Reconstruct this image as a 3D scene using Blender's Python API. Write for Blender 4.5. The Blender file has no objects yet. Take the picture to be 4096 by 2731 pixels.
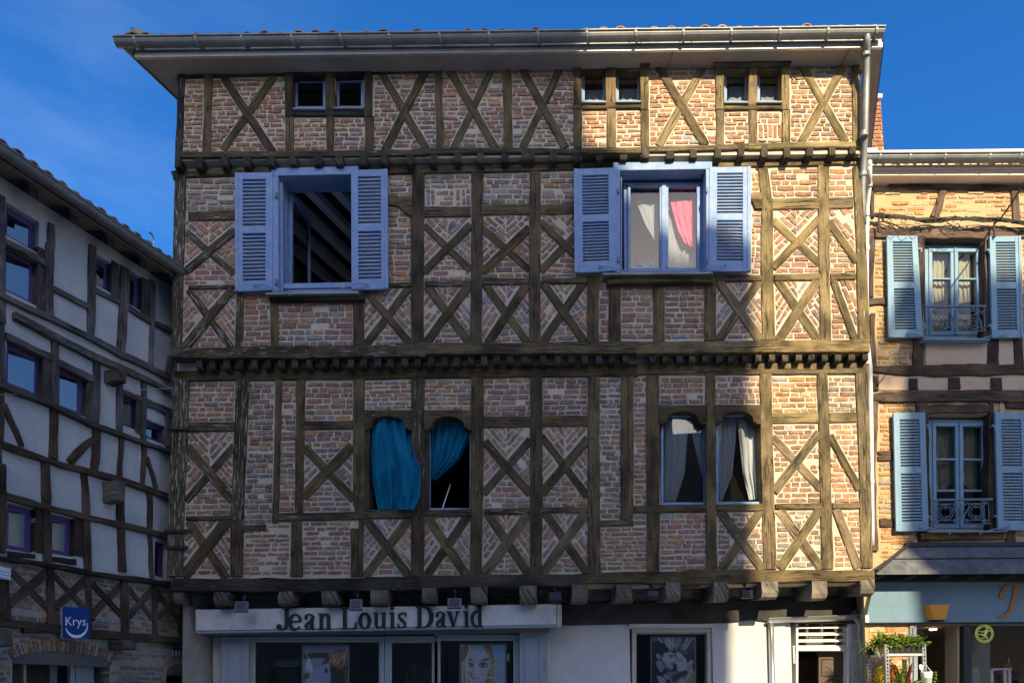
import bpy, math, random
from mathutils import Vector, Matrix

random.seed(11)
scene = bpy.context.scene
COL = scene.collection

# ------------------------------------------------------------------ camera
IMG_W, IMG_H = 4096.0, 2731.0
FPX = 2700.0                        # focal length in photograph pixels
PITCH, ROLL, SHIFT_Y = math.radians(2.35), math.radians(-0.6), 0.322
CAM = Vector((0.0, 0.0, 1.65))
camd = bpy.data.cameras.new("camera")
camd.sensor_width = 36.0
camd.lens = FPX / IMG_W * 36.0
camd.shift_y = SHIFT_Y
camd.clip_start, camd.clip_end = 0.1, 2000.0
cam = bpy.data.objects.new("camera", camd)
COL.objects.link(cam)
RCAM = (Matrix.Rotation(math.radians(90) + PITCH, 3, 'X') @ Matrix.Rotation(ROLL, 3, 'Z'))
cam.matrix_world = Matrix.Translation(CAM) @ RCAM.to_4x4()
scene.camera = cam

# ------------------------------------------------------------------ light
SUN_EL, SUN_AZ = math.radians(28.0), math.radians(11.0)     # azimuth: right of straight behind the camera
TOSUN = Vector((math.sin(SUN_AZ) * math.cos(SUN_EL), -math.cos(SUN_AZ) * math.cos(SUN_EL), math.sin(SUN_EL)))
world = bpy.data.worlds.new("World")
scene.world = world
world.use_nodes = True
wn, wl = world.node_tree.nodes, world.node_tree.links
wn.clear()
wout = wn.new('ShaderNodeOutputWorld')
wbg = wn.new('ShaderNodeBackground')
wsky = wn.new('ShaderNodeTexSky')
wsky.sky_type = 'NISHITA'
wsky.sun_disc = False
wsky.sun_elevation = SUN_EL
wsky.sun_rotation = math.pi - SUN_AZ
wsky.altitude = 1500
wsky.air_density = 1.0
wsky.dust_density = 6.5
wsky.ozone_density = 3.5
whsv = wn.new('ShaderNodeHueSaturation')
whsv.inputs['Saturation'].default_value = 1.33
whsv.inputs['Hue'].default_value = 0.506
wtc = wn.new('ShaderNodeTexCoord')
wmap = wn.new('ShaderNodeMapping')
wmap.inputs['Scale'].default_value = (2.2, 2.2, 7.0)
wnoise = wn.new('ShaderNodeTexNoise')
wnoise.inputs['Scale'].default_value = 1.3
wnoise.inputs['Detail'].default_value = 7
wnoise.inputs['Roughness'].default_value = 0.62
wramp = wn.new('ShaderNodeValToRGB')
wramp.color_ramp.elements[0].position = 0.44
wramp.color_ramp.elements[1].position = 0.80
wramp.color_ramp.elements[0].color = (0.04, 0.04, 0.04, 1)
wramp.color_ramp.elements[1].color = (0.5, 0.5, 0.5, 1)
wmix = wn.new('ShaderNodeMixRGB')
wmix.inputs[2].default_value = (5.2, 6.2, 7.6, 1)          # thin cirrus
wl.new(wsky.outputs[0], whsv.inputs['Color'])
wl.new(wtc.outputs['Generated'], wmap.inputs[0])
wl.new(wmap.outputs[0], wnoise.inputs[0])
wl.new(wnoise.outputs[0], wramp.inputs[0])
wsep = wn.new('ShaderNodeSeparateXYZ')
wveil = wn.new('ShaderNodeMapRange')                        # the thin veil of cloud lies to the west only
wveil.interpolation_type = 'SMOOTHSTEP'
for nm, val in (('From Min', 0.05), ('From Max', -0.75), ('To Min', 0.0), ('To Max', 0.26)):
    wveil.inputs[nm].default_value = val
wl.new(wtc.outputs['Generated'], wsep.inputs[0])
wl.new(wsep.outputs['X'], wveil.inputs['Value'])
wmul = wn.new('ShaderNodeMath')
wmul.operation = 'MULTIPLY'
wl.new(wramp.outputs[0], wmul.inputs[0])
wl.new(wveil.outputs[0], wmul.inputs[1])
wl.new(wmul.outputs[0], wmix.inputs[0])
wl.new(whsv.outputs[0], wmix.inputs[1])
wl.new(wmix.outputs[0], wbg.inputs['Color'])
wbg.inputs['Strength'].default_value = 0.122
wl.new(wbg.outputs[0], wout.inputs[0])

sund = bpy.data.lights.new("sun", 'SUN')
sund.energy = 4.0
sund.angle = math.radians(0.6)
sund.color = (1.0, 0.84, 0.54)
sun = bpy.data.objects.new("sun", sund)
COL.objects.link(sun)
sun.location = (10, -30, 30)
sun.rotation_euler = TOSUN.to_track_quat('Z', 'Y').to_euler()

vs = scene.view_settings
vs.view_transform = 'Standard'
vs.look = 'None'
vs.exposure = 1.2
vs.gamma = 1.0
vs.use_curve_mapping = False

# ------------------------------------------------------------------ frames: wall planes and photograph rays
def ray(px, py):
    d = Vector(((px - IMG_W / 2) / FPX, (IMG_H / 2 + SHIFT_Y * IMG_W - py) / FPX, -1.0))
    return RCAM @ d

class Frame:
    """A wall plane: a along the wall, b up, d into the wall."""
    def __init__(s, O, u, nin):
        s.O, s.u, s.n = Vector(O), Vector(u), Vector(nin)
    def w(s, a, b, d):
        return s.O + s.u * a + s.n * d + Vector((0, 0, b))
    def un(s, px, py, d):
        r = ray(px, py)
        t = ((s.O + s.n * d - CAM).dot(s.n)) / r.dot(s.n)
        p = CAM + r * t - s.O
        return (p.dot(s.u), p.z)

MAIN = Frame((0, 0, 0), (1, 0, 0), (0, 1, 0))
ANG = math.radians(23.5)                                  # the side walls and the street on the left
SIDE = Vector((math.sin(ANG), math.cos(ANG), 0))
LEFT = Frame((-4.33, 8.60, 0), SIDE, (-math.cos(ANG), math.sin(ANG), 0))

CR = {'A': (400, 50, .5527), 'B': (1500, 50, .5102), 'C': (2500, 50, .5102),
      'D': (650, 600, .5421), 'E': (1500, 600, .5421), 'F': (2400, 600, .5422),
      'G': (650, 1400, .5741), 'H': (1500, 1400, .5741), 'I': (2400, 1400, .5739),
      'J': (700, 2250, .4252), 'K': (1600, 2250, .4252), 'L': (2500, 2250, .4252),
      'R1': (3350, 350, .4144), 'R2': (3350, 900, .4464), 'R3': (3350, 1500, .4464), 'R4': (3350, 2100, .4024),
      'L1': (0, 500, .3826), 'L2': (0, 1000, .4464), 'L3': (0, 1700, .3401), 'L4': (0, 2150, .3827),
      'S1': (3430, 2480, .1601), 'P': (0, 0, 1.0)}
def px(k, x, y):
    o = CR[k]
    return (o[0] + o[2] * x, o[1] + o[2] * y)
def ab(fr, k, p, d):
    q = px(k, p[0], p[1])
    return fr.un(q[0], q[1], d)
def mpp(fr, k, p, d):
    """metres per crop pixel near p"""
    q = px(k, p[0], p[1])
    a = fr.un(q[0], q[1] - 5, d); b = fr.un(q[0], q[1] + 5, d)
    return abs(a[1] - b[1]) / 10.0 * CR[k][2]

# ------------------------------------------------------------------ objects
WLOC = {}
def thing(name, label, cat, loc, group=None):
    o = bpy.data.objects.new(name, None)
    o.empty_display_size = 0.2
    COL.objects.link(o)
    o.location = loc
    WLOC[o.name] = Vector(loc)
    o['label'] = label
    o['category'] = cat
    if group:
        o['group'] = group
    return o
def tag(o, label, cat, group=None):
    o['label'] = label
    o['category'] = cat
    if group:
        o['group'] = group
    return o

class MB:
    def __init__(s):
        s.v, s.f, s.m, s.c, s.uv = [], [], [], [], []
    def add(s, verts, faces, mi=0, col=(1, 1, 1, 0), uvs=None):
        n = len(s.v)
        s.v.extend(Vector(p) for p in verts)
        for i, f in enumerate(faces):
            s.f.append(tuple(n + j for j in f))
            s.m.append(mi)
            s.c.append(col)
            s.uv.append(uvs[i] if uvs else None)
    def build(s, name, mats, parent=None, smooth=False, kind=None):
        if not isinstance(mats, (list, tuple)):
            mats = [mats]
        lo = Vector((min(p.x for p in s.v), min(p.y for p in s.v), min(p.z for p in s.v)))
        hi = Vector((max(p.x for p in s.v), max(p.y for p in s.v), max(p.z for p in s.v)))
        cen = Vector(((lo.x + hi.x) / 2, (lo.y + hi.y) / 2, lo.z if parent is None else (lo.z + hi.z) / 2))
        me = bpy.data.meshes.new(name)
        me.from_pydata([tuple(p - cen) for p in s.v], [], s.f)
        for m in mats:
            me.materials.append(m)
        if len(mats) > 1:
            me.polygons.foreach_set('material_index', s.m)
        if any(c != (1, 1, 1, 0) for c in s.c):
            at = me.color_attributes.new('col', 'FLOAT_COLOR', 'CORNER')
            buf = []
            for p, c in zip(me.polygons, s.c):
                buf.extend(list(c) * p.loop_total)
            at.data.foreach_set('color', buf)
        if any(u is not None for u in s.uv):
            ul = me.uv_layers.new(name='UVMap')
            buf = []
            for p, u in zip(me.polygons, s.uv):
                if u is None:
                    buf.extend([0.0] * (2 * p.loop_total))
                else:
                    for q in u:
                        buf.extend(q)
            ul.data.foreach_set('uv', buf)
        if smooth:
            me.polygons.foreach_set('use_smooth', [True] * len(me.polygons))
        o = bpy.data.objects.new(name, me)
        COL.objects.link(o)
        if parent is not None:
            o.parent = parent
            o.location = cen - WLOC[parent.name]
        else:
            o.location = cen
        WLOC[o.name] = cen
        if kind:
            o['kind'] = kind
        return o

def area2(P):
    return sum(P[i][0] * P[(i + 1) % len(P)][1] - P[(i + 1) % len(P)][0] * P[i][1] for i in range(len(P))) / 2
def inset(P, r):
    """inset a convex polygon"""
    if area2(P) < 0:
        P = P[::-1]
    n, out = len(P), []
    for i in range(n):
        p0, p1, p2 = Vector(P[i - 1]), Vector(P[i]), Vector(P[(i + 1) % n])
        e1, e2 = (p1 - p0), (p2 - p1)
        if e1.length < 1e-6 or e2.length < 1e-6:
            out.append(tuple(p1)); continue
        e1.normalize(); e2.normalize()
        n1, n2 = Vector((-e1.y, e1.x)), Vector((-e2.y, e2.x))
        k = 1 + n1.dot(n2)
        m = (n1 + n2) / max(k, 0.5)
        out.append(tuple(p1 + m * r))
    return out
def prism(mb, fr, P, d0, d1, ch=0.0, mi=0, col=(1, 1, 1, 0), back=True):
    """polygon P (a,b) from depth d0 (front) to d1, front edges chamfered"""
    if area2(P) < 0:
        P = P[::-1]
    n = len(P)
    rings = []
    if ch > 0:
        rings.append([fr.w(p[0], p[1], d0) for p in inset(P, ch)])
        rings.append([fr.w(p[0], p[1], d0 + ch) for p in P])
    else:
        rings.append([fr.w(p[0], p[1], d0) for p in P])
    rings.append([fr.w(p[0], p[1], d1) for p in P])
    V = [q for r in rings for q in r]
    F = [tuple(range(n))]
    for r in range(len(rings) - 1):
        for i in range(n):
            j = (i + 1) % n
            F.append((r * n + i, (r + 1) * n + i, (r + 1) * n + j, r * n + j))
    if back:
        k = (len(rings) - 1) * n
        F.append(tuple(k + i for i in range(n - 1, -1, -1)))
    mb.add(V, F, mi, col)
def rect(a0, b0, a1, b1):
    return [(min(a0, a1), min(b0, b1)), (max(a0, a1), min(b0, b1)), (max(a0, a1), max(b0, b1)), (min(a0, a1), max(b0, b1))]
def quad_px(fr, k, pts, d):
    return [ab(fr, k, p, d) for p in pts]
def rect_px(fr, k, x0, y0, x1, y1, d):
    return quad_px(fr, k, [(x0, y1), (x1, y1), (x1, y0), (x0, y0)], d)
def box(mb, lo, hi, mi=0, col=(1, 1, 1, 0)):
    x0, y0, z0 = lo; x1, y1, z1 = hi
    V = [(x0, y0, z0), (x1, y0, z0), (x1, y1, z0), (x0, y1, z0), (x0, y0, z1), (x1, y0, z1), (x1, y1, z1), (x0, y1, z1)]
    mb.add(V, [(0, 3, 2, 1), (4, 5, 6, 7), (0, 1, 5, 4), (1, 2, 6, 5), (2, 3, 7, 6), (3, 0, 4, 7)], mi, col)
def tube(mb, pts, r, n=8, mi=0, col=(1, 1, 1, 0), caps=True):
    pts = [Vector(p) for p in pts]
    V, F = [], []
    up = Vector((0.13, 0.21, 0.97))
    for i, p in enumerate(pts):
        t = (pts[min(i + 1, len(pts) - 1)] - pts[max(i - 1, 0)])
        if t.length < 1e-9:
            t = Vector((0, 0, 1))
        t.normalize()
        x = t.cross(up)
        if x.length < 0.05:
            x = t.cross(Vector((1, 0, 0)))
        x.normalize(); y = t.cross(x)
        rr = r[i] if isinstance(r, (list, tuple)) else r
        for k in range(n):
            a = 2 * math.pi * k / n
            V.append(p + x * (math.cos(a) * rr) + y * (math.sin(a) * rr))
    for i in range(len(pts) - 1):
        for k in range(n):
            j = (k + 1) % n
            F.append((i * n + k, i * n + j, (i + 1) * n + j, (i + 1) * n + k))
    if caps:
        F.append(tuple(range(n - 1, -1, -1)))
        F.append(tuple((len(pts) - 1) * n + k for k in range(n)))
    mb.add(V, F, mi, col)
def lathe(mb, cen, prof, n=16, mi=0, col=(1, 1, 1, 0)):
    """prof: (r, z) from bottom to top about a vertical axis"""
    V, F = [], []
    for r, z in prof:
        for k in range(n):
            a = 2 * math.pi * k / n
            V.append(Vector(cen) + Vector((math.cos(a) * r, math.sin(a) * r, z)))
    for i in range(len(prof) - 1):
        for k in range(n):
            j = (k + 1) % n
            F.append((i * n + k, i * n + j, (i + 1) * n + j, (i + 1) * n + k))
    mb.add(V, F, mi, col)

def timber(fr, k, pts, w, d0, parent, name='post', mat=None, thick=0.14, weather=0.2, tint=None, wob=1.0, ch=0.007, side_wob=0.004):
    """A hewn beam: pts in crop pixels, w its width(s) in crop pixels, d0 depth of its front face."""
    P = [Vector(ab(fr, k, p, d0)) for p in pts]
    m = mpp(fr, k, pts[0], d0)
    if not isinstance(w, (list, tuple)):
        w = [w] * len(pts)
    W = [x * m for x in w]
    L = [0.0]
    for i in range(1, len(P)):
        L.append(L[-1] + (P[i] - P[i - 1]).length)
    tot = L[-1]
    ns = max(3, min(26, int(tot / 0.16)))
    V, F, UV = [], [], []
    u0, v0 = random.uniform(0, 50), random.uniform(0, 50)
    ph = random.uniform(0, 6)
    rows = []
    for s in range(ns + 1):
        t = tot * s / ns
        i = 0
        while i < len(P) - 2 and t > L[i + 1]:
            i += 1
        f = (t - L[i]) / max(L[i + 1] - L[i], 1e-6)
        c = P[i].lerp(P[i + 1], f)
        hw = (W[i] * (1 - f) + W[i + 1] * f) / 2
        dirv = (P[i + 1] - P[i]).normalized()
        nor = Vector((-dirv.y, dirv.x))
        sw = side_wob * wob
        e1 = hw + random.uniform(-sw, sw) + math.sin(t * 2.1 + ph) * sw * .7
        e2 = hw + random.uniform(-sw, sw) + math.sin(t * 1.7 + ph * 2) * sw * .7
        dz = random.uniform(-.003, .003) * wob
        prof = [(-e1, d0 + thick), (-e1, d0 + ch + dz), (-e1 + ch, d0 + dz), (e2 - ch, d0 + dz), (e2, d0 + ch + dz), (e2, d0 + thick)]
        row = []
        for q, dd in prof:
            p = c + nor * q
            row.append(fr.w(p.x, p.y, dd))
        rows.append((row, t, [-e1 - thick, -e1 - ch, -e1, e2, e2 + ch, e2 + thick]))
    for row, t, vv in rows:
        V.extend(row)
    n = 6
    for s in range(ns):
        for q in range(5):
            F.append((s * n + q, s * n + q + 1, (s + 1) * n + q + 1, (s + 1) * n + q))
            t0, t1 = rows[s][1] + u0, rows[s + 1][1] + u0
            UV.append([(t0, rows[s][2][q] + v0), (t0, rows[s][2][q + 1] + v0), (t1, rows[s + 1][2][q + 1] + v0), (t1, rows[s + 1][2][q] + v0)])
    for base in (0, ns * n):
        F.append(tuple(base + q for q in range(n)))
        UV.append([(u0 + q * .01, v0 + q * .03) for q in range(n)])
    if tint is None:
        b = random.uniform(.70, 1.22)
        tint = (b * random.uniform(.95, 1.05), b, b * random.uniform(.90, 1.22))
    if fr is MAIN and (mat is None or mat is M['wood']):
        # the oak tint goes from darker at the left of the front to brighter at the right
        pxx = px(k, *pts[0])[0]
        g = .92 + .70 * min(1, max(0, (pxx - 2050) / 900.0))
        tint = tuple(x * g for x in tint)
    mb = MB()
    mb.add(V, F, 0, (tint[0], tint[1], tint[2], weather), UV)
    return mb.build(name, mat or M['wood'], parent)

# ------------------------------------------------------------------ bricks
def clip(P, n, c):
    """keep the side n.p >= c of polygon P"""
    out = []
    for i in range(len(P)):
        p, q = P[i], P[(i + 1) % len(P)]
        sp, sq = n[0] * p[0] + n[1] * p[1] - c, n[0] * q[0] + n[1] * q[1] - c
        if sp >= 0:
            out.append(p)
        if (sp >= 0) != (sq >= 0):
            t = sp / (sp - sq)
            out.append((p[0] + (q[0] - p[0]) * t, p[1] + (q[1] - p[1]) * t))
    return out
def clip_poly(P, Q):
    if area2(Q) < 0:
        Q = Q[::-1]
    for i in range(len(Q)):
        a, b = Q[i], Q[(i + 1) % len(Q)]
        n = (-(b[1] - a[1]), b[0] - a[0])
        P = clip(P, n, n[0] * a[0] + n[1] * a[1])
        if len(P) < 3:
            return []
    return P
PAL = {'mix': [(.335, .165, .12), (.29, .15, .122), (.32, .20, .16), (.25, .165, .15), (.375, .185, .112), (.305, .155, .118), (.35, .21, .158), (.215, .155, .145)],
       'red': [(.36, .175, .10), (.31, .155, .095), (.39, .20, .115), (.29, .165, .12), (.33, .19, .135)],
       'grey': [(.28, .18, .155), (.215, .17, .16), (.31, .185, .148), (.33, .245, .20), (.27, .155, .13), (.35, .275, .22)],
       'orange': [(.43, .21, .085), (.38, .175, .08), (.46, .27, .13), (.40, .22, .11), (.48, .36, .25)],
       'dark': [(.25, .17, .14), (.20, .15, .135), (.28, .16, .11), (.30, .22, .18)]}
CELL = [1.0, 1.0, 1.0]
def new_cell():
    """every panel was filled from its own batch of bricks"""
    k = random.uniform(.80, 1.14)
    h = random.uniform(-.07, .07)
    CELL[:] = [k * (1 + h), k * 1.035, k * (1 - h * .8) * .95]
def brick_color(pal):
    c = random.choice(PAL[pal])
    c = (c[0] * CELL[0], c[1] * CELL[1], c[2] * CELL[2])
    k = random.uniform(.84, 1.16)
    if random.random() < .03:
        c = (.27, .26, .265)
    elif random.random() < .03:
        c = (.42, .22, .10)
    return (c[0] * k, c[1] * k * random.uniform(.96, 1.04), c[2] * k * random.uniform(.94, 1.06), random.random())
def roughen(P, step, jit):
    out = []
    for i in range(len(P)):
        p, q = Vector(P[i]), Vector(P[(i + 1) % len(P)])
        L = (q - p).length
        if L < .012:
            continue
        m = 1 if L < step else 2 if L < 2.2 * step else 3 if L < 3.4 * step else 4
        for s in range(m):
            r = p.lerp(q, s / m)
            out.append((r.x + random.uniform(-jit, jit), r.y + random.uniform(-jit, jit)))
    return out
def lay(out, R, ang, pitch, length, d, pal, gap=.0195, miss=.022, jit=.0058, minarea=.0007, phase=None):
    """lay courses of bricks at angle ang inside the convex polygon R (a,b)"""
    if len(R) < 3:
        return
    ca, sa = math.cos(ang), math.sin(ang)
    rot = [(p[0] * ca + p[1] * sa, -p[0] * sa + p[1] * ca) for p in R]
    x0, x1 = min(p[0] for p in rot), max(p[0] for p in rot)
    y0, y1 = min(p[1] for p in rot), max(p[1] for p in rot)
    n = max(1, round((y1 - y0) / pitch))
    h = (y1 - y0) / n
    wav, ph = random.uniform(0, .006), random.uniform(0, 6)
    for r in range(n):
        yb = y0 + r * h + random.uniform(-.003, .003)
        x = x0 - random.uniform(0, length)
        hh = h - gap + random.uniform(-.005, .004)
        while x < x1:
            L = length * random.choice((1, 1, 1.08, .95, .9, .55, .7, .45))
            dy = math.sin(x * 3 + ph) * wav + random.uniform(-.003, .003)
            tl = random.uniform(-.012, .012)
            B = [(x + gap / 2, yb + dy), (x + L - gap / 2, yb + dy + tl * L), (x + L - gap / 2, yb + hh + dy + tl * L), (x + gap / 2, yb + hh + dy)]
            x += L
            if random.random() < miss:
                continue
            W = [(p[0] * ca - p[1] * sa, p[0] * sa + p[1] * ca) for p in B]
            W = clip_poly(W, R)
            if len(W) < 3 or abs(area2(W)) < minarea:
                continue
            W = roughen(W, .05, jit)
            if len(W) < 3:
                continue
            out.append((abs(area2(W)), W, d + random.uniform(-.006, .004), brick_color(pal)))
def brick_mesh(mb, fr, B):
    A, P, d, col = B
    if area2(P) < 0:
        P = P[::-1]
    n = len(P)
    c = (sum(p[0] for p in P) / n, sum(p[1] for p in P) / n)
    V = [fr.w(p[0], p[1], d + .03) for p in P]
    V += [fr.w(p[0], p[1], d + .006) for p in P]
    V += [fr.w(p[0] + (c[0] - p[0]) * .05, p[1] + (c[1] - p[1]) * .09, d + random.uniform(-.002, .002)) for p in P]
    F = []
    for r in range(2):
        for i in range(n):
            j = (i + 1) % n
            F.append((r * n + i, r * n + j, (r + 1) * n + j, (r + 1) * n + i))
    F.append(tuple(2 * n + i for i in range(n)))
    mb.add(V, F, 0, col)
def emit_bricks(house, fr, bricks, limit=295, mat=None, name='brick'):
    bricks.sort(key=lambda b: -b[0])
    for B in bricks[:limit]:
        mb = MB(); brick_mesh(mb, fr, B); mb.build(name, mat or M['brick'], house)
    if len(bricks) > limit:
        mb = MB()
        for B in bricks[limit:]:
            brick_mesh(mb, fr, B)
        mb.build('small_bricks', mat or M['brick'], house, kind='stuff')

def sides(R, segs, ref, margin):
    """clip R to the side of every brace (p, q, halfwidth) on which ref lies"""
    for p, q, hw in segs:
        n = Vector((-(q[1] - p[1]), q[0] - p[0])).normalized()
        s = n.x * (ref[0] - p[0]) + n.y * (ref[1] - p[1])
        if s < 0:
            n = -n
        R = clip(R, n, n.x * p[0] + n.y * p[1] + hw + margin)
        if len(R) < 3:
            return []
    return R
# ------------------------------------------------------------------ materials
M = {}
class NT:
    def __init__(s, name):
        s.m = bpy.data.materials.new(name)
        s.m.use_nodes = True
        s.n, s.l = s.m.node_tree.nodes, s.m.node_tree.links
        s.n.clear()
        s.out = s.n.new('ShaderNodeOutputMaterial')
        s.p = s.n.new('ShaderNodeBsdfPrincipled')
        s.l.new(s.p.outputs[0], s.out.inputs[0])
        M[name] = s.m
    def node(s, t, **kw):
        nd = s.n.new(t)
        for k, v in kw.items():
            setattr(nd, k, v)
        return nd
    def link(s, a, b):
        s.l.new(a, b)
    def noise(s, vec, scale, detail=4, rough=.55, dist=0.0):
        nd = s.node('ShaderNodeTexNoise')
        nd.inputs['Scale'].default_value = scale
        nd.inputs['Detail'].default_value = detail
        nd.inputs['Roughness'].default_value = rough
        nd.inputs['Distortion'].default_value = dist
        if vec is not None:
            s.link(vec, nd.inputs['Vector'])
        return nd.outputs[0]
    def mapping(s, vec, scale=(1, 1, 1), loc=(0, 0, 0)):
        nd = s.node('ShaderNodeMapping')
        nd.inputs['Scale'].default_value = scale
        nd.inputs['Location'].default_value = loc
        s.link(vec, nd.inputs[0])
        return nd.outputs[0]
    def ramp(s, fac, stops):
        nd = s.node('ShaderNodeValToRGB')
        e = nd.color_ramp.elements
        while len(e) > 1:
            e.remove(e[-1])
        e[0].position, e[0].color = stops[0][0], s.c4(stops[0][1])
        for p, c in stops[1:]:
            x = e.new(p); x.color = s.c4(c)
        s.link(fac, nd.inputs[0])
        return nd.outputs[0]
    @staticmethod
    def c4(c):
        return (c, c, c, 1) if isinstance(c, (int, float)) else (c[0], c[1], c[2], 1)
    def mix(s, fac, a, b, mode='MIX'):
        nd = s.node('ShaderNodeMixRGB', blend_type=mode)
        for i, v in ((0, fac), (1, a), (2, b)):
            if isinstance(v, (int, float)):
                nd.inputs[i].default_value = v if i == 0 else s.c4(v)
            elif isinstance(v, tuple):
                nd.inputs[i].default_value = s.c4(v)
            else:
                s.link(v, nd.inputs[i])
        return nd.outputs[0]
    def math(s, op, a, b=0.0):
        nd = s.node('ShaderNodeMath', operation=op)
        for i, v in ((0, a), (1, b)):
            if isinstance(v, (int, float)):
                nd.inputs[i].default_value = v
            else:
                s.link(v, nd.inputs[i])
        return nd.outputs[0]
    def bump(s, h, strength=.5, dist=.01):
        nd = s.node('ShaderNodeBump')
        nd.inputs['Strength'].default_value = strength
        nd.inputs['Distance'].default_value = dist
        s.link(h, nd.inputs['Height'])
        s.link(nd.outputs[0], s.p.inputs['Normal'])
    def pos(s):
        return s.node('ShaderNodeNewGeometry').outputs['Position']
    def col(s):
        a = s.node('ShaderNodeAttribute', attribute_name='col')
        return a.outputs['Color'], a.outputs['Alpha']
    def set(s, rough=.8, metal=0.0, spec=None):
        s.p.inputs['Roughness'].default_value = rough
        s.p.inputs['Metallic'].default_value = metal
        if spec is not None:
            s.p.inputs['Specular IOR Level'].default_value = spec
    def base(s, c):
        if isinstance(c, tuple):
            s.p.inputs['Base Color'].default_value = s.c4(c)
        else:
            s.link(c, s.p.inputs['Base Color'])

def wood_material(name, dark, light, flake):
    t = NT(name)
    uv = t.node('ShaderNodeUVMap').outputs[0]
    c, wth = t.col()
    g1 = t.noise(t.mapping(uv, (3.4, 30, 1)), 1.0, 7, .72, .9)
    g2 = t.noise(t.mapping(uv, (10, 150, 1)), 1.0, 3, .6)
    blot = t.noise(t.mapping(uv, (2.2, 3.2, 1)), 1.0, 5, .6)
    base = t.ramp(g1, [(.25, dark), (.52, tuple((a + b) / 2 for a, b in zip(dark, light))), (.78, light)])
    base = t.mix(t.ramp(blot, [(.36, .85), (.60, 0)]), base, tuple(x * .42 for x in dark))
    base = t.mix(1.0, base, t.ramp(g2, [(.25, .60), (.72, 1.12)]), 'MULTIPLY')
    base = t.mix(1.0, base, c, 'MULTIPLY')
    # weathered, flaking silver grey where the beam is old
    fl = t.noise(t.mapping(uv, (5, 46, 1), (3, 7, 0)), 1.0, 7, .72, .8)
    base = t.mix(t.math('MULTIPLY', wth, .62), base, tuple(x * .45 for x in dark))
    thr = t.math('SUBTRACT', t.math('ADD', fl, t.math('MULTIPLY', wth, .17)), .695)
    base = t.mix(t.math('MINIMUM', t.math('MAXIMUM', t.math('MULTIPLY', thr, 14.0), 0.0), .85), base, flake)
    # drying cracks and nail holes
    cr = t.noise(t.mapping(uv, (1.1, 24, 1), (9, 2, 0)), 1.0, 2, .5, 1.2)
    crack = t.ramp(cr, [(.462, 0), (.495, 1), (.528, 0)])
    thin = t.ramp(t.noise(t.mapping(uv, (1.5, 4, 1), (1, 5, 0)), 1.0, 2), [(.44, 0), (.54, .95)])
    crk = t.math('MULTIPLY', crack, thin)
    base = t.mix(crk, base, tuple(x * .12 for x in dark))
    vo = t.node('ShaderNodeTexVoronoi')
    vo.inputs['Scale'].default_value = 1.0
    t.link(t.mapping(uv, (16, 22, 1)), vo.inputs['Vector'])
    hole = t.ramp(vo.outputs['Distance'], [(.10, .8), (.17, 0)])
    base = t.mix(hole, base, tuple(x * .25 for x in dark))
    t.base(base)
    t.set(.85, spec=.25)
    h = t.math('SUBTRACT', t.math('ADD', t.math('MULTIPLY', g1, .8), t.math('MULTIPLY', g2, .35)), t.math('MULTIPLY', crk, 1.5))
    t.bump(h, .75, .012)
wood_material('wood', (.095, .070, .033), (.295, .212, .098), (.40, .40, .36))
wood_material('wood_dark', (.035, .03, .024), (.11, .092, .066), (.34, .34, .33))
wood_material('wood_end', (.10, .085, .065), (.30, .27, .22), (.45, .44, .41))
wood_material('wood_brown', (.095, .062, .042), (.215, .145, .095), (.34, .29, .24))
wood_material('wood_grey', (.13, .115, .098), (.28, .255, .222), (.33, .33, .32))

def brick_material(name, lime, amount):
    t = NT(name)
    p = t.pos()
    c, r = t.col()
    n1 = t.noise(p, 26, 5, .65)
    n2 = t.noise(p, 120, 3, .6)
    n3 = t.noise(p, 9, 4, .6)
    b = t.mix(1.0, c, t.ramp(n1, [(.28, .50), (.72, 1.36)]), 'MULTIPLY')
    b = t.mix(t.ramp(n3, [(.45, 0), (.75, .5)]), b, (.17, .13, .12))
    sm = t.math('ADD', n1, t.math('MULTIPLY', n2, .35))
    sm = t.ramp(sm, [(.80 - amount, 0), (.93 - amount, .7)])
    b = t.mix(sm, b, lime)
    t.base(b)
    t.set(.92, spec=.15)
    t.bump(t.math('ADD', t.math('MULTIPLY', n1, .7), t.math('MULTIPLY', n2, .3)), .7, .012)
brick_material('brick', (.50, .43, .35), .0)
brick_material('brick_limed', (.56, .40, .24), .06)
brick_material('brick_old', (.30, .27, .23), .03)

def rough_material(name, c0, c1, scale=5, fine=70, bump=.5, rough=.92, stain=None, dist=.01):
    t = NT(name)
    p = t.pos()
    n1 = t.noise(p, scale, 6, .62)
    n2 = t.noise(p, fine, 4, .6)
    b = t.ramp(n1, [(.3, c0), (.7, c1)])
    b = t.mix(1.0, b, t.ramp(n2, [(.2, .86), (.8, 1.1)]), 'MULTIPLY')
    if stain:
        st = t.noise(t.mapping(p, (3.5, 3.5, .8)), 1.0, 5, .65)
        b = t.mix(t.ramp(st, [(.52, 0), (.78, .55)]), b, stain)
    t.base(b)
    t.set(rough, spec=.2)
    t.bump(t.math('ADD', n2, t.math('MULTIPLY', n1, .6)), bump, dist)
rough_material('mortar', (.46, .39, .30), (.58, .50, .385), 6, 55, .6, stain=(.42, .355, .27))
rough_material('mortar_ochre', (.42, .285, .16), (.51, .36, .21), 5, 60, .7, stain=(.50, .36, .22))
rough_material('mortar_old', (.25, .225, .19), (.36, .325, .27), 6, 50, .9)
rough_material('render_pink', (.47, .335, .235), (.58, .425, .305), 2.5, 60, .35)
rough_material('plaster_grey', (.41, .42, .42), (.51, .52, .52), 2.2, 45, .4, stain=(.27, .27, .27))
rough_material('plaster_white', (.46, .465, .46), (.57, .57, .56), 2.6, 40, .35, stain=(.36, .35, .32))
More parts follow.
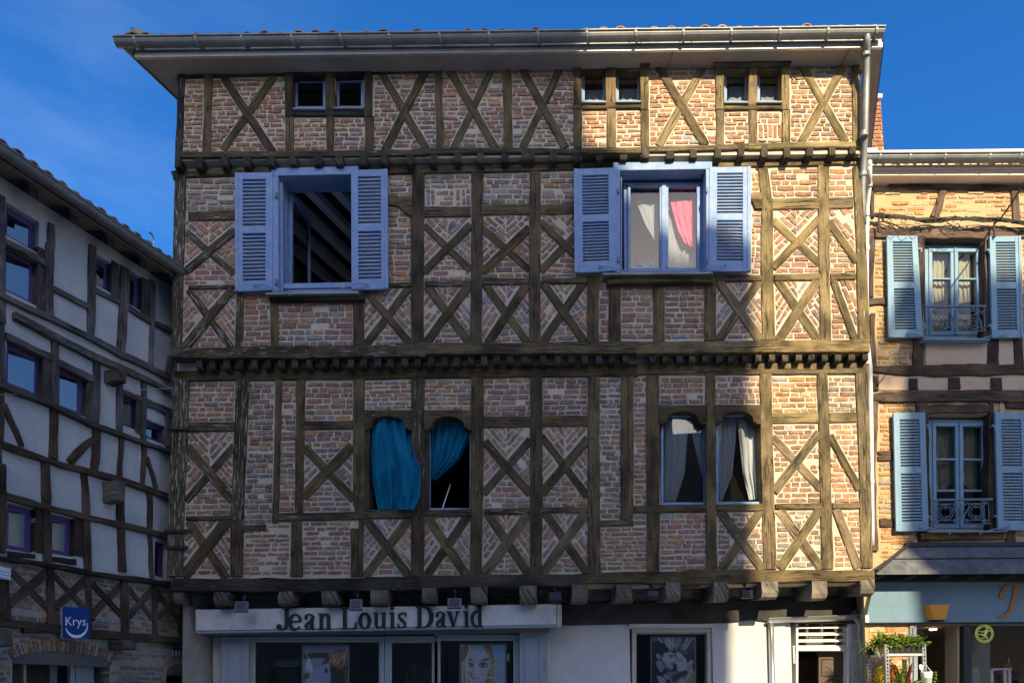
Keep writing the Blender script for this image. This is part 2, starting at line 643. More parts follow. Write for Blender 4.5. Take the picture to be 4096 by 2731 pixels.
rough_material('dark_beam', (.030, .028, .027), (.075, .068, .062), 3, 60, .4)
rough_material('soffit', (.26, .235, .195), (.36, .33, .28), 1.3, 30, .15, stain=(.24, .21, .17))
rough_material('stone_ground', (.46, .42, .36), (.58, .54, .47), 1.2, 20, .5)
rough_material('shade_wall', (.30, .27, .23), (.38, .34, .29), .5, 12, .3)
rough_material('canopy_sheet', (.065, .07, .082), (.135, .135, .138), 9, 26, .5, .8, stain=(.32, .29, .24))
rough_material('shop_inside', (.32, .28, .22), (.42, .37, .30), 2, 20, .1)
rough_material('interior', (.10, .09, .08), (.14, .13, .115), 2, 20, .1)
rough_material('ceiling_beam', (.70, .66, .63), (.80, .76, .73), 4, 30, .2)
rough_material('ceiling_dark', (.02, .018, .016), (.035, .03, .028), 4, 30, .2)

def paint(name, c, dirt, rough=.5, amount=.5, grain=True):
    t = NT(name)
    p = t.pos()
    n1 = t.noise(p, 7, 6, .65)
    n2 = t.noise(t.mapping(p, (60, 60, 9)), 1.0, 4, .6)
    b = t.mix(t.ramp(n1, [(.42, 0), (.8, amount)]), c, dirt)
    b = t.mix(1.0, b, t.ramp(n2, [(.25, .88), (.75, 1.07)]), 'MULTIPLY')
    t.base(b)
    t.set(rough, spec=.35)
    t.bump(n2, .25 if grain else .08, .004)
paint('paint_blue', (.175, .275, .475), (.33, .37, .43), .62, .95)
paint('paint_sky', (.175, .30, .405), (.22, .28, .33), .58, .8)
paint('paint_purple', (.085, .06, .20), (.06, .05, .12), .5)
paint('paint_cool', (.29, .325, .365), (.24, .26, .28), .5, .5)
paint('paint_white', (.74, .73, .70), (.58, .56, .52), .5, .6)
paint('paint_cream', (.46, .43, .36), (.36, .33, .27), .6, .5)
paint('sign_blue', (.125, .215, .285), (.10, .165, .22), .55, .7)
paint('sign_grey', (.58, .58, .57), (.38, .36, .33), .5, .8)
paint('fascia_cream', (.78, .66, .52), (.66, .55, .43), .6, .4)
paint('door_brown', (.095, .065, .045), (.055, .038, .028), .55, .8)
paint('shop_grey', (.17, .15, .14), (.12, .11, .10), .6, .6)
paint('pillar_beige', (.50, .40, .25), (.40, .33, .22), .7, .5)
paint('pillar_grey', (.42, .41, .35), (.34, .33, .29), .7, .5)
paint('sign_navy', (.006, .045, .25), (.01, .05, .22), .3, .3, False)
paint('sign_side', (.42, .43, .47), (.35, .35, .38), .5)
paint('orange_pot', (.66, .29, .025), (.55, .23, .03), .45, .5)
paint('orange_dark', (.30, .14, .035), (.24, .11, .03), .5, .5)
paint('yellow_disc', (.78, .80, .12), (.70, .72, .12), .5, .3, False)
paint('black_paint', (.014, .013, .014), (.02, .02, .02), .45, .4, False)
paint('white_print', (.80, .80, .80), (.7, .7, .7), .5, .2, False)
paint('plaque', (.62, .68, .76), (.52, .56, .62), .4)
paint('iron_blue', (.14, .20, .25), (.10, .13, .15), .5, .5)
paint('iron_black', (.022, .022, .024), (.035, .032, .03), .55, .5)
paint('cable_black', (.045, .042, .038), (.09, .08, .065), .75, .6)
paint('pipe_white', (.60, .62, .64), (.42, .43, .44), .4, .6, False)
paint('plastic_black', (.025, .027, .03), (.05, .05, .05), .4, .4, False)
paint('plastic_white', (.80, .80, .80), (.72, .72, .7), .3, .2, False)
paint('lamp_grey', (.14, .165, .20), (.12, .14, .16), .5, .5)
paint('kraft', (.62, .52, .34), (.5, .42, .28), .7, .3)
paint('roof_far', (.30, .16, .10), (.2, .12, .08), .8, .6)

def metal(name, c0, c1, rough, met=.85):
    t = NT(name)
    p = t.pos()
    n1 = t.noise(t.mapping(p, (3, 3, 3)), 1.0, 6, .65)
    n2 = t.noise(p, 60, 3, .6)
    b = t.ramp(n1, [(.3, c0), (.72, c1)])
    b = t.mix(1.0, b, t.ramp(n2, [(.2, .82), (.8, 1.1)]), 'MULTIPLY')
    t.base(b)
    t.set(rough, met)
    t.bump(n2, .12, .004)
metal('zinc', (.17, .175, .175), (.33, .335, .32), .60, .5)
metal('zinc_light', (.46, .47, .46), (.62, .62, .60), .42, .7)
metal('zinc_mid', (.27, .285, .27), (.40, .41, .39), .6, .3)
metal('steel', (.50, .52, .53), (.66, .67, .68), .32, .9)

t = NT('tile')
c, r = t.col()
p = t.pos()
n = t.noise(p, 14, 5, .65)
b = t.mix(1.0, c, t.ramp(n, [(.25, .6), (.75, 1.25)]), 'MULTIPLY')
b = t.mix(t.ramp(t.noise(p, 5, 5, .7), [(.5, 0), (.75, .6)]), b, (.16, .15, .11))
t.base(b); t.set(.9, spec=.2); t.bump(n, .6, .01)

t = NT('tinted')                      # plain matt colour read from the mesh: prints, leaves in pots, small goods
c, r = t.col()
t.base(c); t.set(.7, spec=.2)
t = NT('print')
c, r = t.col()
t.base(c); t.set(.35, spec=.4)

def cloth(name, c0, c1, trans=.25):
    t = NT(name)
    uv = t.pos()
    n = t.noise(t.mapping(uv, (45, 45, 3)), 1.0, 3, .6)
    b = t.ramp(n, [(.3, c0), (.7, c1)])
    t.base(b); t.set(.85, spec=.15)
    tr = t.node('ShaderNodeBsdfTranslucent')
    t.link(b, tr.inputs[0])
    mx = t.node('ShaderNodeMixShader')
    mx.inputs[0].default_value = trans
    t.link(t.p.outputs[0], mx.inputs[1]); t.link(tr.outputs[0], mx.inputs[2])
    t.link(mx.outputs[0], t.out.inputs[0])
cloth('cloth_teal', (.004, .155, .27), (.006, .20, .34))
cloth('cloth_white', (.58, .62, .68), (.75, .78, .82), .35)
cloth('cloth_cream', (.44, .40, .29), (.56, .52, .38), .3)
cloth('cloth_ochre', (.58, .42, .12), (.70, .52, .18), .3)
cloth('cloth_pink', (.75, .16, .28), (.85, .22, .34), .3)
cloth('cloth_grey', (.30, .33, .38), (.40, .44, .50), .3)

def leafmat(name):
    t = NT(name)
    c, r = t.col()
    t.base(c); t.set(.5, spec=.35)
    tr = t.node('ShaderNodeBsdfTranslucent')
    t.link(c, tr.inputs[0])
    mx = t.node('ShaderNodeMixShader')
    mx.inputs[0].default_value = .3
    t.link(t.p.outputs[0], mx.inputs[1]); t.link(tr.outputs[0], mx.inputs[2])
    t.link(mx.outputs[0], t.out.inputs[0])
leafmat('leaf')

def glass(name, ior, tint=(.93, .95, .96), extra=0.0, rough=0.0):
    t = NT(name)
    tr = t.node('ShaderNodeBsdfTransparent')
    tr.inputs[0].default_value = t.c4(tint)
    gl = t.node('ShaderNodeBsdfGlossy')
    gl.inputs['Roughness'].default_value = rough
    n = t.noise(t.pos(), 1.6, 2, .5)
    bm = t.node('ShaderNodeBump')
    bm.inputs['Strength'].default_value = .05
    bm.inputs['Distance'].default_value = .02
    t.link(n, bm.inputs['Height'])
    t.link(bm.outputs[0], gl.inputs['Normal'])
    fr = t.node('ShaderNodeFresnel')
    fr.inputs[0].default_value = ior
    mx = t.node('ShaderNodeMixShader')
    t.link(t.math('ADD', fr.outputs[0], extra), mx.inputs[0])
    t.link(tr.outputs[0], mx.inputs[1]); t.link(gl.outputs[0], mx.inputs[2])
    t.link(mx.outputs[0], t.out.inputs[0])
    t.n.remove(t.p)
glass('glass', 1.5, extra=.01)
glass('glass_street', 1.4, (.8, .85, .9), .22)
glass('glass_double', 1.5, (.85, .88, .9), .0)
# ------------------------------------------------------------------ helpers for the house fronts
def prism_uv(mb, fr, P, d0, d1, along='a', col=(1, 1, 1, .2)):
    """prism with grain coordinates along a or b (wood materials)"""
    if area2(P) < 0:
        P = P[::-1]
    n = len(P)
    q = [(p[0], p[1], d0) for p in P] + [(p[0], p[1], d1) for p in P]
    F = [tuple(range(n)), tuple(range(2 * n - 1, n - 1, -1))]
    for i in range(n):
        F.append((i, n + i, n + (i + 1) % n, (i + 1) % n))
    ou, ov = random.uniform(0, 40), random.uniform(0, 40)
    def uv(t):
        return (t[0] + ou, t[1] + t[2] + ov) if along == 'a' else (t[1] + ou, t[0] + t[2] + ov)
    mb.add([fr.w(*t) for t in q], F, 0, col, [[uv(q[i]) for i in f] for f in F])
def joist(fr, a0, a1, b0, b1, d0, d1, r, parent, name='joist_end', mat='wood_end', weather=.3, tint=(1, 1, 1), rise=0.0):
    prof = [(d0 + random.uniform(0, .01), b1), (d0, b0 + r), (d0 + .3 * r, b0 + .3 * r), (d0 + r, b0), (d1, b0 + rise), (d1, b1)]
    n = len(prof)
    ja = (a1 - a0) * .05
    q = [(a0 + random.uniform(-ja, ja), p[1], p[0]) for p in prof] + [(a1 + random.uniform(-ja, ja), p[1], p[0]) for p in prof]
    F = [tuple(range(n - 1, -1, -1)), tuple(range(n, 2 * n))]
    for i in range(n):
        j = (i + 1) % n
        F.append((i, j, n + j, n + i))
    ou, ov = random.uniform(0, 40), random.uniform(0, 40)
    mb = MB()
    mb.add([fr.w(t[0], t[1], t[2]) for t in q], F, 0, (tint[0], tint[1], tint[2], weather),
           [[(q[i][1] * .6 + q[i][2] * .5 + ou, q[i][0] * .5 + q[i][1] * .3 + ov) for i in f] for f in F])
    return mb.build(name, M[mat], parent)
def wall_holes(mb, fr, a0, a1, b0, b1, holes, d0, d1, mi=0):
    """a wall slab with rectangular holes (a0,b0,a1,b1)"""
    A = sorted({a0, a1, *[x for h in holes for x in (h[0], h[2])]})
    B = sorted({b0, b1, *[x for h in holes for x in (h[1], h[3])]})
    A = [x for x in A if a0 <= x <= a1]; B = [x for x in B if b0 <= x <= b1]
    def hole(i, j):
        ca, cb = (A[i] + A[i + 1]) / 2, (B[j] + B[j + 1]) / 2
        return any(h[0] < ca < h[2] and h[1] < cb < h[3] for h in holes)
    for i in range(len(A) - 1):
        for j in range(len(B) - 1):
            if hole(i, j):
                continue
            for d in (d0, d1):
                mb.add([fr.w(A[i], B[j], d), fr.w(A[i + 1], B[j], d), fr.w(A[i + 1], B[j + 1], d), fr.w(A[i], B[j + 1], d)], [(0, 1, 2, 3)], mi)
    for h in holes:
        for (x0, y0, x1, y1) in ((h[0], h[1], h[2], h[1]), (h[0], h[3], h[2], h[3]), (h[0], h[1], h[0], h[3]), (h[2], h[1], h[2], h[3])):
            mb.add([fr.w(x0, y0, d0), fr.w(x1, y1, d0), fr.w(x1, y1, d1), fr.w(x0, y0, d1)], [(0, 1, 2, 3)], mi)
    for (x0, y0, x1, y1) in ((a0, b0, a1, b0), (a0, b1, a1, b1), (a0, b0, a0, b1), (a1, b0, a1, b1)):
        mb.add([fr.w(x0, y0, d0), fr.w(x1, y1, d0), fr.w(x1, y1, d1), fr.w(x0, y0, d1)], [(0, 1, 2, 3)], mi)
def hole_px(fr, k, x0, y0, x1, y1, d):
    p, q = ab(fr, k, (x0, y1), d), ab(fr, k, (x1, y0), d)
    return (min(p[0], q[0]), min(p[1], q[1]), max(p[0], q[0]), max(p[1], q[1]))
def room(fr, h, d0, depth, parent, mat='interior', grow=.25, name='room'):
    """the dark room behind an opening: five walls"""
    a0, b0, a1, b1 = h[0] - grow, h[1] - grow, h[2] + grow, h[3] + grow * .5
    mb = MB()
    c = [fr.w(a, b, d) for d in (d0, d0 + depth) for (a, b) in ((a0, b0), (a1, b0), (a1, b1), (a0, b1))]
    mb.add(c, [(4, 5, 6, 7), (0, 1, 5, 4), (1, 2, 6, 5), (2, 3, 7, 6), (3, 0, 4, 7)])
    return mb.build(name, M[mat], parent)

HB = []                                                   # bricks of the half-timbered house
def hcell(k, pts, d, pitch=.068, length=.205, pal='mix', ang=0.0, margin=.008, store=None, fr=MAIN, **kw):
    if len(pts) == 4 and not isinstance(pts[0], tuple):
        x0, y0, x1, y1 = pts
        pts = [(x0, y0), (x1, y0), (x1, y1), (x0, y1)]
    new_cell()
    R = inset([ab(fr, k, p, d) for p in pts], margin)
    lay(HB if store is None else store, R, ang, pitch, length, d - .001, pal, **kw)
def xcell(house, k, pts, braces, d, style='V', pitch=.068, length=.2, pal='mix', weather=.25, mat='wood', tint=None, store=None, fr=MAIN, **kw):
    """infill between crossing braces; braces: (p, q, width px, lies over)"""
    if len(pts) == 4 and not isinstance(pts[0], tuple):
        x0, y0, x1, y1 = pts
        pts = [(x0, y0), (x1, y0), (x1, y1), (x0, y1)]
    new_cell()
    out = HB if store is None else store
    R = [ab(fr, k, p, d) for p in pts]
    segs = []
    for (p, q, w, over) in braces:
        m = mpp(fr, k, p, d)
        P, Q = ab(fr, k, p, d), ab(fr, k, q, d)
        segs.append((P, Q, w * m / 2))
        ex = []
        if house is not None:
            br = timber(fr, k, [p, q], w, d - (.017 if over else .008), house, 'brace', M[mat], weather=weather, tint=tint, thick=.12)
            if over:
                top_brace = (br, P, Q)
    mid = lambda i: ((R[i][0] + R[(i + 1) % 4][0]) / 2, (R[i][1] + R[(i + 1) % 4][1]) / 2)
    Ri = inset(R, .008)
    if len(segs) == 2:
        aw = [math.atan2(s[1][1] - s[0][1], s[1][0] - s[0][0]) for s in segs]
        down = aw[0] if math.sin(2 * aw[0]) < 0 else aw[1]       # the "\" brace
        up = aw[1] if math.sin(2 * aw[0]) < 0 else aw[0]
        T, Rr, B, L = [sides(Ri, segs, mid(i), .012) for i in range(4)]
        # crossing point
        p, q = Vector(segs[0][0]), Vector(segs[0][1])
        r, s = Vector(segs[1][0]), Vector(segs[1][1])
        den = (q - p).x * (s - r).y - (q - p).y * (s - r).x
        t = ((r - p).x * (s - r).y - (r - p).y * (s - r).x) / den
        X = p + (q - p) * t
        if house is not None:                                     # oak pegs where the braces are halved together
            br, P, Q = top_brace
            dv = (Vector(Q) - Vector(P)).normalized()
            for s_ in (-1, 1):
                c = X + dv * (s_ * random.uniform(.018, .028)) + Vector((-dv.y, dv.x)) * (s_ * random.uniform(.006, .014))
                mb = MB(); prism(mb, fr, [(c.x + .0085 * math.cos(z), c.y + .0085 * math.sin(z)) for z in (0, 1.05, 2.1, 3.14, 4.2, 5.2)], d - .021, d - .01, .002)
                mb.build('peg', M['iron_black'], br)
        if style == 'V':
            tl = clip(T, (-1, 0), -X.x + .006) if T else []
            tr = clip(T, (1, 0), X.x + .006) if T else []
            lay(out, tl, down, pitch, length, d - .001, pal, **kw)
            lay(out, tr, up, pitch, length, d - .001, pal, **kw)
            lay(out, L, up, pitch, length, d - .001, pal, **kw)
            lay(out, Rr, down, pitch, length, d - .001, pal, **kw)
            lay(out, B, random.uniform(-.03, .03), pitch, length, d - .001, pal, **kw)
        elif style == 'M':                                       # level courses above and below, slanted at the sides
            lay(out, T, 0, pitch, length, d - .001, pal, **kw)
            lay(out, B, 0, pitch, length, d - .001, pal, **kw)
            lay(out, L, up, pitch, length, d - .001, pal, **kw)
            lay(out, Rr, down, pitch, length, d - .001, pal, **kw)
        else:
            for Z in (T, Rr, B, L):
                lay(out, Z, random.uniform(-.015, .015), pitch, length, d - .001, pal, **kw)
    elif len(segs) == 1:
        a = math.atan2(segs[0][1][1] - segs[0][0][1], segs[0][1][0] - segs[0][0][0])
        for i, Z in enumerate((sides(Ri, segs, R[1], .012), sides(Ri, segs, R[3], .012))):
            lay(out, Z, a if (style == 'V' and i == 0) else 0, pitch, length, d - .001, pal, **kw)

# ------------------------------------------------------------------ the half-timbered house
Y4, Y3, Y2, Y1 = 8.13, 8.23, 8.33, 8.80
house = thing('half_timbered_house', 'wide half-timbered house of pinkish brick panels and crossed oak braces, blue shutters, zinc gutter', 'house', (-.3, 8.9, 0))
H = house

# --- wall slabs (lime mortar) with the window openings
holes4 = [hole_px(MAIN, 'A', 1393, 445, 1632, 697, Y4), hole_px(MAIN, 'A', 1700, 445, 1912, 697, Y4),
          hole_px(MAIN, 'B', 1620, 440, 1812, 700, Y4), hole_px(MAIN, 'B', 1888, 440, 2085, 700, Y4),
          hole_px(MAIN, 'C', 777, 435, 970, 705, Y4), hole_px(MAIN, 'C', 1037, 435, 1232, 705, Y4)]
holes3 = [hole_px(MAIN, 'D', 845, 175, 1425, 1050, Y3), hole_px(MAIN, 'F', 150, 150, 785, 890, Y3)]
holes2 = [hole_px(MAIN, 'G', 1440, 440, 1738, 1118, Y2), hole_px(MAIN, 'H', 372, 440, 668, 1108, Y2),
          hole_px(MAIN, 'I', 422, 410, 742, 1078, Y2), hole_px(MAIN, 'I', 806, 410, 1140, 1074, Y2)]
def span(d, xl, yt, xr, yb):
    a0, a1 = MAIN.un(xl, (yt + yb) / 2, d)[0], MAIN.un(xr, (yt + yb) / 2, d)[0]
    return a0, a1, MAIN.un(2048, yb, d)[1], MAIN.un(2048, yt, d)[1]
mb = MB()
a0, a1, b0, b1 = span(Y4, 728, 255, 3432, 628)
wall_holes(mb, MAIN, a0, a1, b0, b1 + .12, holes4, Y4 + .006, Y4 + .22)
a0, a1, b0, b1 = span(Y3, 722, 632, 3452, 1418)
wall_holes(mb, MAIN, a0, a1, b0, b1, holes3, Y3 + .006, Y3 + .24)
a0, a1, b0, b1 = span(Y2, 705, 1424, 3468, 2345)
wall_holes(mb, MAIN, a0, a1, b0, b1, holes2, Y2 + .006, Y2 + .26)
mb.build('mortar_wall', M['mortar'], H)

# side, back and floors of the house, so that light does not pass through
mb = MB()
def corner(pxx, pyy, d):
    a, b = MAIN.un(pxx, pyy, d)
    return Vector((a, d, 0))
zt = MAIN.un(2048, 262, Y4)[1]
for (cx, s) in ((MAIN.un(735, 1800, Y2)[0], 1), (MAIN.un(3440, 1800, Y2)[0], -1)):
    p = Vector((cx, Y2 + .02, 0)); q = p + SIDE * 9
    mb.add([p, q, q + Vector((0, 0, zt)), p + Vector((0, 0, zt))], [(0, 1, 2, 3)])
    for (Yk, t0, t1) in ((Y3, 1420, 640), (Y4, 640, 255)):      # cheeks of the jetties
        z0, z1 = MAIN.un(2048, t0, Yk)[1], MAIN.un(2048, t1, Yk)[1]
        mb.add([Vector((cx, Y2 + .02, z0)), Vector((cx + s * .02, Yk + .01, z0)), Vector((cx + s * .02, Yk + .01, z1)), Vector((cx, Y2 + .02, z1))], [(0, 1, 2, 3)])
L0 = Vector((MAIN.un(735, 1800, Y2)[0], Y2 + .02, 0)) + SIDE * 9
R0 = Vector((MAIN.un(3440, 1800, Y2)[0], Y2 + .02, 0)) + SIDE * 9
mb.add([L0, R0, R0 + Vector((0, 0, zt)), L0 + Vector((0, 0, zt))], [(0, 1, 2, 3)])
mb.build('side_wall', M['mortar_old'], H)

# --- rooms
ra, rb = holes4[0], holes4[1]
room(MAIN, (ra[0], ra[1], rb[2], rb[3]), Y4 + .22, 2.0, H)
room(MAIN, (holes4[2][0], holes4[2][1], holes4[3][2], holes4[3][3]), Y4 + .22, 2.0, H, grow=.2)
room(MAIN, (holes4[4][0], holes4[4][1], holes4[5][2], holes4[5][3]), Y4 + .22, 2.0, H, grow=.2)
room(MAIN, holes3[0], Y3 + .24, 3.4, H, 'plaster_white', grow=.5)
room(MAIN, holes3[1], Y3 + .24, 2.4, H, grow=.4)
room(MAIN, (holes2[0][0], holes2[0][1], holes2[1][2], holes2[1][3]), Y2 + .26, 2.6, H, grow=.3)
room(MAIN, (holes2[2][0], holes2[2][1], holes2[3][2], holes2[3][3]), Y2 + .26, 2.4, H, grow=.3)

# --- attic storey timbers
def T4(k, pts, w, dd=-.03, name='post', **kw):
    return timber(MAIN, k, pts, w, Y4 + (dd * .62 if dd > -.05 else dd), H, name, **kw)
WL, WM, WR = .62, .22, .05
T4('A', [(588, 440), (562, 1120)], 46, -.032, weather=WL, mat=M['wood_dark'])
T4('A', [(783, 440), (765, 1025)], 54, weather=WM)
for x0, x1 in ((1365, 1370), (1940, 1948)):
    T4('A', [(x0, 430), (x0, 752)], 56, -.045, mat=M['wood_dark'], weather=WM, tint=(1.5, 1.3, 1))
    T4('A', [(x1, 752), (x1, 1005)], 58, weather=WM)
T4('A', [(1664, 440), (1664, 700)], 66, -.04, weather=.3, mat=M['wood'])
T4('A', [(1667, 750), (1664, 1000)], 54, weather=WM)
T4('A', [(1392, 722), (1914, 716)], 50, -.041, 'window_rail', mat=M['wood_dark'], weather=WM)
T4('A', [(560, 462), (1345, 438)], 34, -.02, 'wall_plate', mat=M['wood_dark'], weather=.1)
T4('A', [(1960, 428), (2400, 418)], 34, -.02, 'wall_plate', mat=M['wood_dark'], weather=.1)
T4('A', [(1340, 428), (1965, 412)], 42, -.038, 'wall_plate', mat=M['wood_dark'], weather=.1)
T4('B', [(250, 450), (1545, 424)], 34, -.02, 'wall_plate', mat=M['wood_dark'], weather=.1)
T4('B', [(495, 440), (510, 1065)], 55, weather=WM)
T4('B', [(1035, 430), (1048, 1062)], 66, weather=WM)
for x0, x1, k in ((1590, 1592, 'B'), (2115, 2119, 'B'), (747, 748, 'C'), (1261, 1266, 'C')):
    T4(k, [(x0, 396), (x0, 757)], 60, -.045, weather=.2, tint=(.92, .92, .95))
    T4(k, [(x1, 757), (x1, 1060)], 62, weather=WR)
T4('B', [(1850, 400), (1850, 705)], 76, -.04, weather=.35, tint=(1.15, 1.1, 1.1))
T4('B', [(1854, 755), (1854, 1058)], 72, weather=WR)
T4('C', [(1003, 396), (1003, 712)], 66, -.04, weather=.25)
T4('C', [(1005, 765), (1006, 1032)], 66, weather=WR)
T4('B', [(1622, 728), (2083, 722)], 50, -.041, 'window_rail', weather=.2, tint=(.75, .7, .7))
T4('C', [(779, 732), (1230, 728)], 50, -.041, 'window_rail', weather=.15, tint=(.8, .78, .75))
for k, x0, x1, y in (('B', 1622, 1812, 426), ('B', 1890, 2083, 426), ('C', 779, 968, 422), ('C', 1038, 1230, 420)):
    T4(k, [(x0, y), (x1, y)], 46, -.025, 'window_head', weather=.1, tint=(.7, .7, .7))
T4('B', [(1545, 393), (2158, 389)], 14, -.085, 'drip_board', thick=.06, ch=.003, mat=M['wood_dark'], tint=(2.4, 2.4, 2.2))
T4('C', [(700, 390), (1305, 386)], 14, -.085, 'drip_board', thick=.06, ch=.003, mat=M['wood_dark'], tint=(2.4, 2.4, 2.2))
T4('C', [(1303, 400), (1850, 398)], 22, -.02, 'wall_plate', mat=M['wood_dark'], weather=.1)
T4('C', [(192, 402), (704, 398)], 22, -.02, 'wall_plate', mat=M['wood_dark'], weather=.1)
T4('C', [(1814, 398), (1818, 1010)], 58, weather=WR)
# sill beams of the attic
T4('A', [(560, 1028), (2360, 1010)], [44, 44], -.045, 'sill_beam', weather=.55)
T4('B', [(290, 1085), (930, 1078), (1612, 1084)], 44, -.047, 'sill_beam', weather=.35)
T4('B', [(1615, 1080), (2088, 1076)], 46, -.05, 'sill_beam', weather=.0)
T4('C', [(132, 1066), (975, 1048)], 44, -.045, 'sill_beam', weather=.1)
T4('C', [(972, 1046), (1858, 1030)], 46, -.048, 'sill_beam', weather=.1)

# --- attic infill
P4 = dict(d=Y4, pitch=.0595, length=.185)
hcell('A', [(614, 482), (752, 478), (738, 1010), (590, 1015)], pal='red', **P4)
xcell(H, 'A', [(812, 478), (1338, 458), (1340, 1000), (795, 1005)], [((895, 470), (1245, 1002), 58, True), ((1255, 462), (888, 990), 55, False)], style='H', pal='red', **P4)
hcell('A', (1402, 760, 1636, 995), pal='red', **P4)
hcell('A', (1696, 758, 1918, 992), pal='red', **P4)
xcell(H, 'B', [(-5, 458), (468, 445), (480, 1058), (-15, 1068)], [((50, 470), (402, 1065), 62, False), ((392, 452), (80, 1072), 62, True)], style='H', pal='mix', **P4)
xcell(H, 'B', [(522, 445), (1003, 438), (1014, 1055), (540, 1058)], [((592, 450), (945, 1060), 60, True), ((918, 438), (618, 1062), 58, False)], style='H', pal='mix', **P4)
xcell(H, 'B', [(1070, 438), (1558, 425), (1560, 1050), (1082, 1055)], [((1152, 432), (1495, 1055), 60, True), ((1455, 425), (1158, 1055), 58, False)], style='H', pal='mix', **P4)
hcell('B', (1624, 766, 1816, 1052), pal='red', **P4)
hcell('B', (1892, 764, 2086, 1050), pal='red', **P4)
xcell(H, 'C', [(190, 412), (716, 405), (716, 1028), (195, 1040)], [((258, 405), (632, 1034), 64, True), ((628, 402), (266, 1042), 60, False)], style='H', pal='red', weather=WR, **P4)
hcell('C', (782, 772, 970, 1028), pal='red', **P4)
hcell('C', (1040, 772, 1232, 870), pal='red', **P4)
hcell('C', (1040, 874, 1232, 988), pal='red', ang=math.pi / 2, d=Y4, pitch=.062, length=.4)
hcell('C', (1040, 990, 1232, 1020), pal='red', **P4)
xcell(H, 'C', [(1302, 408), (1784, 405), (1788, 1003), (1300, 1012)], [((1384, 402), (1732, 1010), 64, False), ((1722, 400), (1383, 1016), 62, True)], style='H', pal='red', weather=WR, **P4)

# --- band of joist ends under the attic
def band(k, xs, w, y0, y1, dfront, dback, jr, mat='wood_end', wide=(), tint=None):
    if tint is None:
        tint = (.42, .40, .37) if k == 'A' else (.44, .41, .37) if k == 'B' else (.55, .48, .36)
    for i, x in enumerate(xs):
        yy = y0 + (y1 - y0) * 0
        q = [(x - w / 2, y0), (x + w / 2, y1)]
        if x in wide:
            q = [(x - w * .95, y0), (x + w * .95, y1)]
        p0, p1 = ab(MAIN, k, (q[0][0], q[1][1]), dfront), ab(MAIN, k, (q[1][0], q[0][1]), dfront)
        s = random.uniform(.72, 1.2)
        joist(MAIN, p0[0], p1[0], p0[1] + random.uniform(-.008, .008), p1[1] + .03, dfront, dback, jr, H, mat=mat, tint=tuple(t * s for t in tint))
for x, y in ((715, 1120), (900, 1113), (1060, 1115), (1235, 1112), (1395, 1100), (1575, 1103), (1730, 1103), (1905, 1100), (2062, 1095), (2245, 1092)):
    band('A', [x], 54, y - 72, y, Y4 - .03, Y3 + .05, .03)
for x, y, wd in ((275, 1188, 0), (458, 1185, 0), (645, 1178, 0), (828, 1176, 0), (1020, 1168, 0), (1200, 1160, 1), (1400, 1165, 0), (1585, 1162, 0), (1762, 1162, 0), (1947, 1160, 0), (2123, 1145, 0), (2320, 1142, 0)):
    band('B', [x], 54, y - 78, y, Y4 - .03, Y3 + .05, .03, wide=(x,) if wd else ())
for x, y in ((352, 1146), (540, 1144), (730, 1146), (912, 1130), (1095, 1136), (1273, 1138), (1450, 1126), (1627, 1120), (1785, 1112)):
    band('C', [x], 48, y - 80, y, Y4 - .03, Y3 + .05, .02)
P34 = dict(d=Y3 - .002, pitch=.09, length=.22, miss=.55, gap=.03)
hcell('A', [(600, 1050), (2350, 1040), (2350, 1105), (590, 1125)], pal='grey', **P34)
hcell('B', [(300, 1110), (1600, 1095), (1600, 1165), (300, 1185)], pal='grey', **P34)
hcell('B', [(1630, 1100), (2350, 1090), (2350, 1150), (1630, 1165)], pal='orange', **P34)
hcell('C', [(360, 1090), (1850, 1060), (1850, 1128), (360, 1150)], pal='red', d=Y3 - .002, pitch=.10, length=.24, miss=.25, gap=.03)

# --- storey with the shutters
def T3(k, pts, w, dd=-.03, name='post', **kw):
    return timber(MAIN, k, pts, w, Y3 + (dd * .62 if dd > -.05 else dd), H, name, **kw)
T3('A', [(575, 1168), (1250, 1145)], 44, -.035, 'wall_plate', weather=.6, mat=M['wood'])
T3('A', [(1860, 1140), (2360, 1130)], 58, -.035, 'wall_plate', weather=.15)
T3('B', [(150, 1228), (1140, 1210), (1640, 1195)], [64, 66, 60], -.035, 'wall_plate', weather=.2)
T3('B', [(1635, 1186), (1872, 1184)], 40, -.037, 'wall_plate', weather=.0)
T3('C', [(684, 1182), (1370, 1166), (1858, 1158)], [46, 64, 56], -.036, 'wall_plate', weather=.1)
T3('D', [(130, 196), (112, 900), (100, 1465)], [82, 78, 66], -.032, weather=.95)
T3('D', [(92, 150), (110, 205)], 66, -.03, mat=M['wood_dark'], weather=.6)
T3('D', [(188, 482), (545, 474)], 72, -.028, 'rail', weather=.75)
T3('D', [(190, 1010), (530, 1004)], 28, -.034, 'rail', weather=.95)
T3('D', [(568, 1045), (562, 1462)], 60, -.031, weather=.85)
T3('D', [(788, 1086), (1488, 1084)], 36, -.075, 'window_sill', weather=.1, mat=M['wood_dark'], tint=(1.1, 1.05, 1))
T3('D', [(820, 1100), (822, 1455)], 56, weather=.3)
T3('D', [(1444, 1098), (1444, 1450)], 78, weather=.25, mat=M['wood'], tint=(.7, .7, .72))
T3('D', [(1660, 992), (1842, 990)], 34, -.034, 'rail', weather=.8)
T3('E', [(318, 160), (310, 900), (312, 1428)], [88, 92, 90], weather=.3)
T3('E', [(754, 158), (746, 1424)], [82, 84], weather=.4)
T3('E', [(1182, 155), (1180, 1414)], [82, 82], weather=.3)
T3('E', [(362, 452), (704, 450)], [78, 76], -.027, 'rail', weather=.2)
T3('E', [(788, 437), (1142, 434)], [80, 76], -.027, 'rail', weather=.15)
T3('E', [(1220, 434), (1490, 430)], 76, -.027, 'rail', weather=.1)
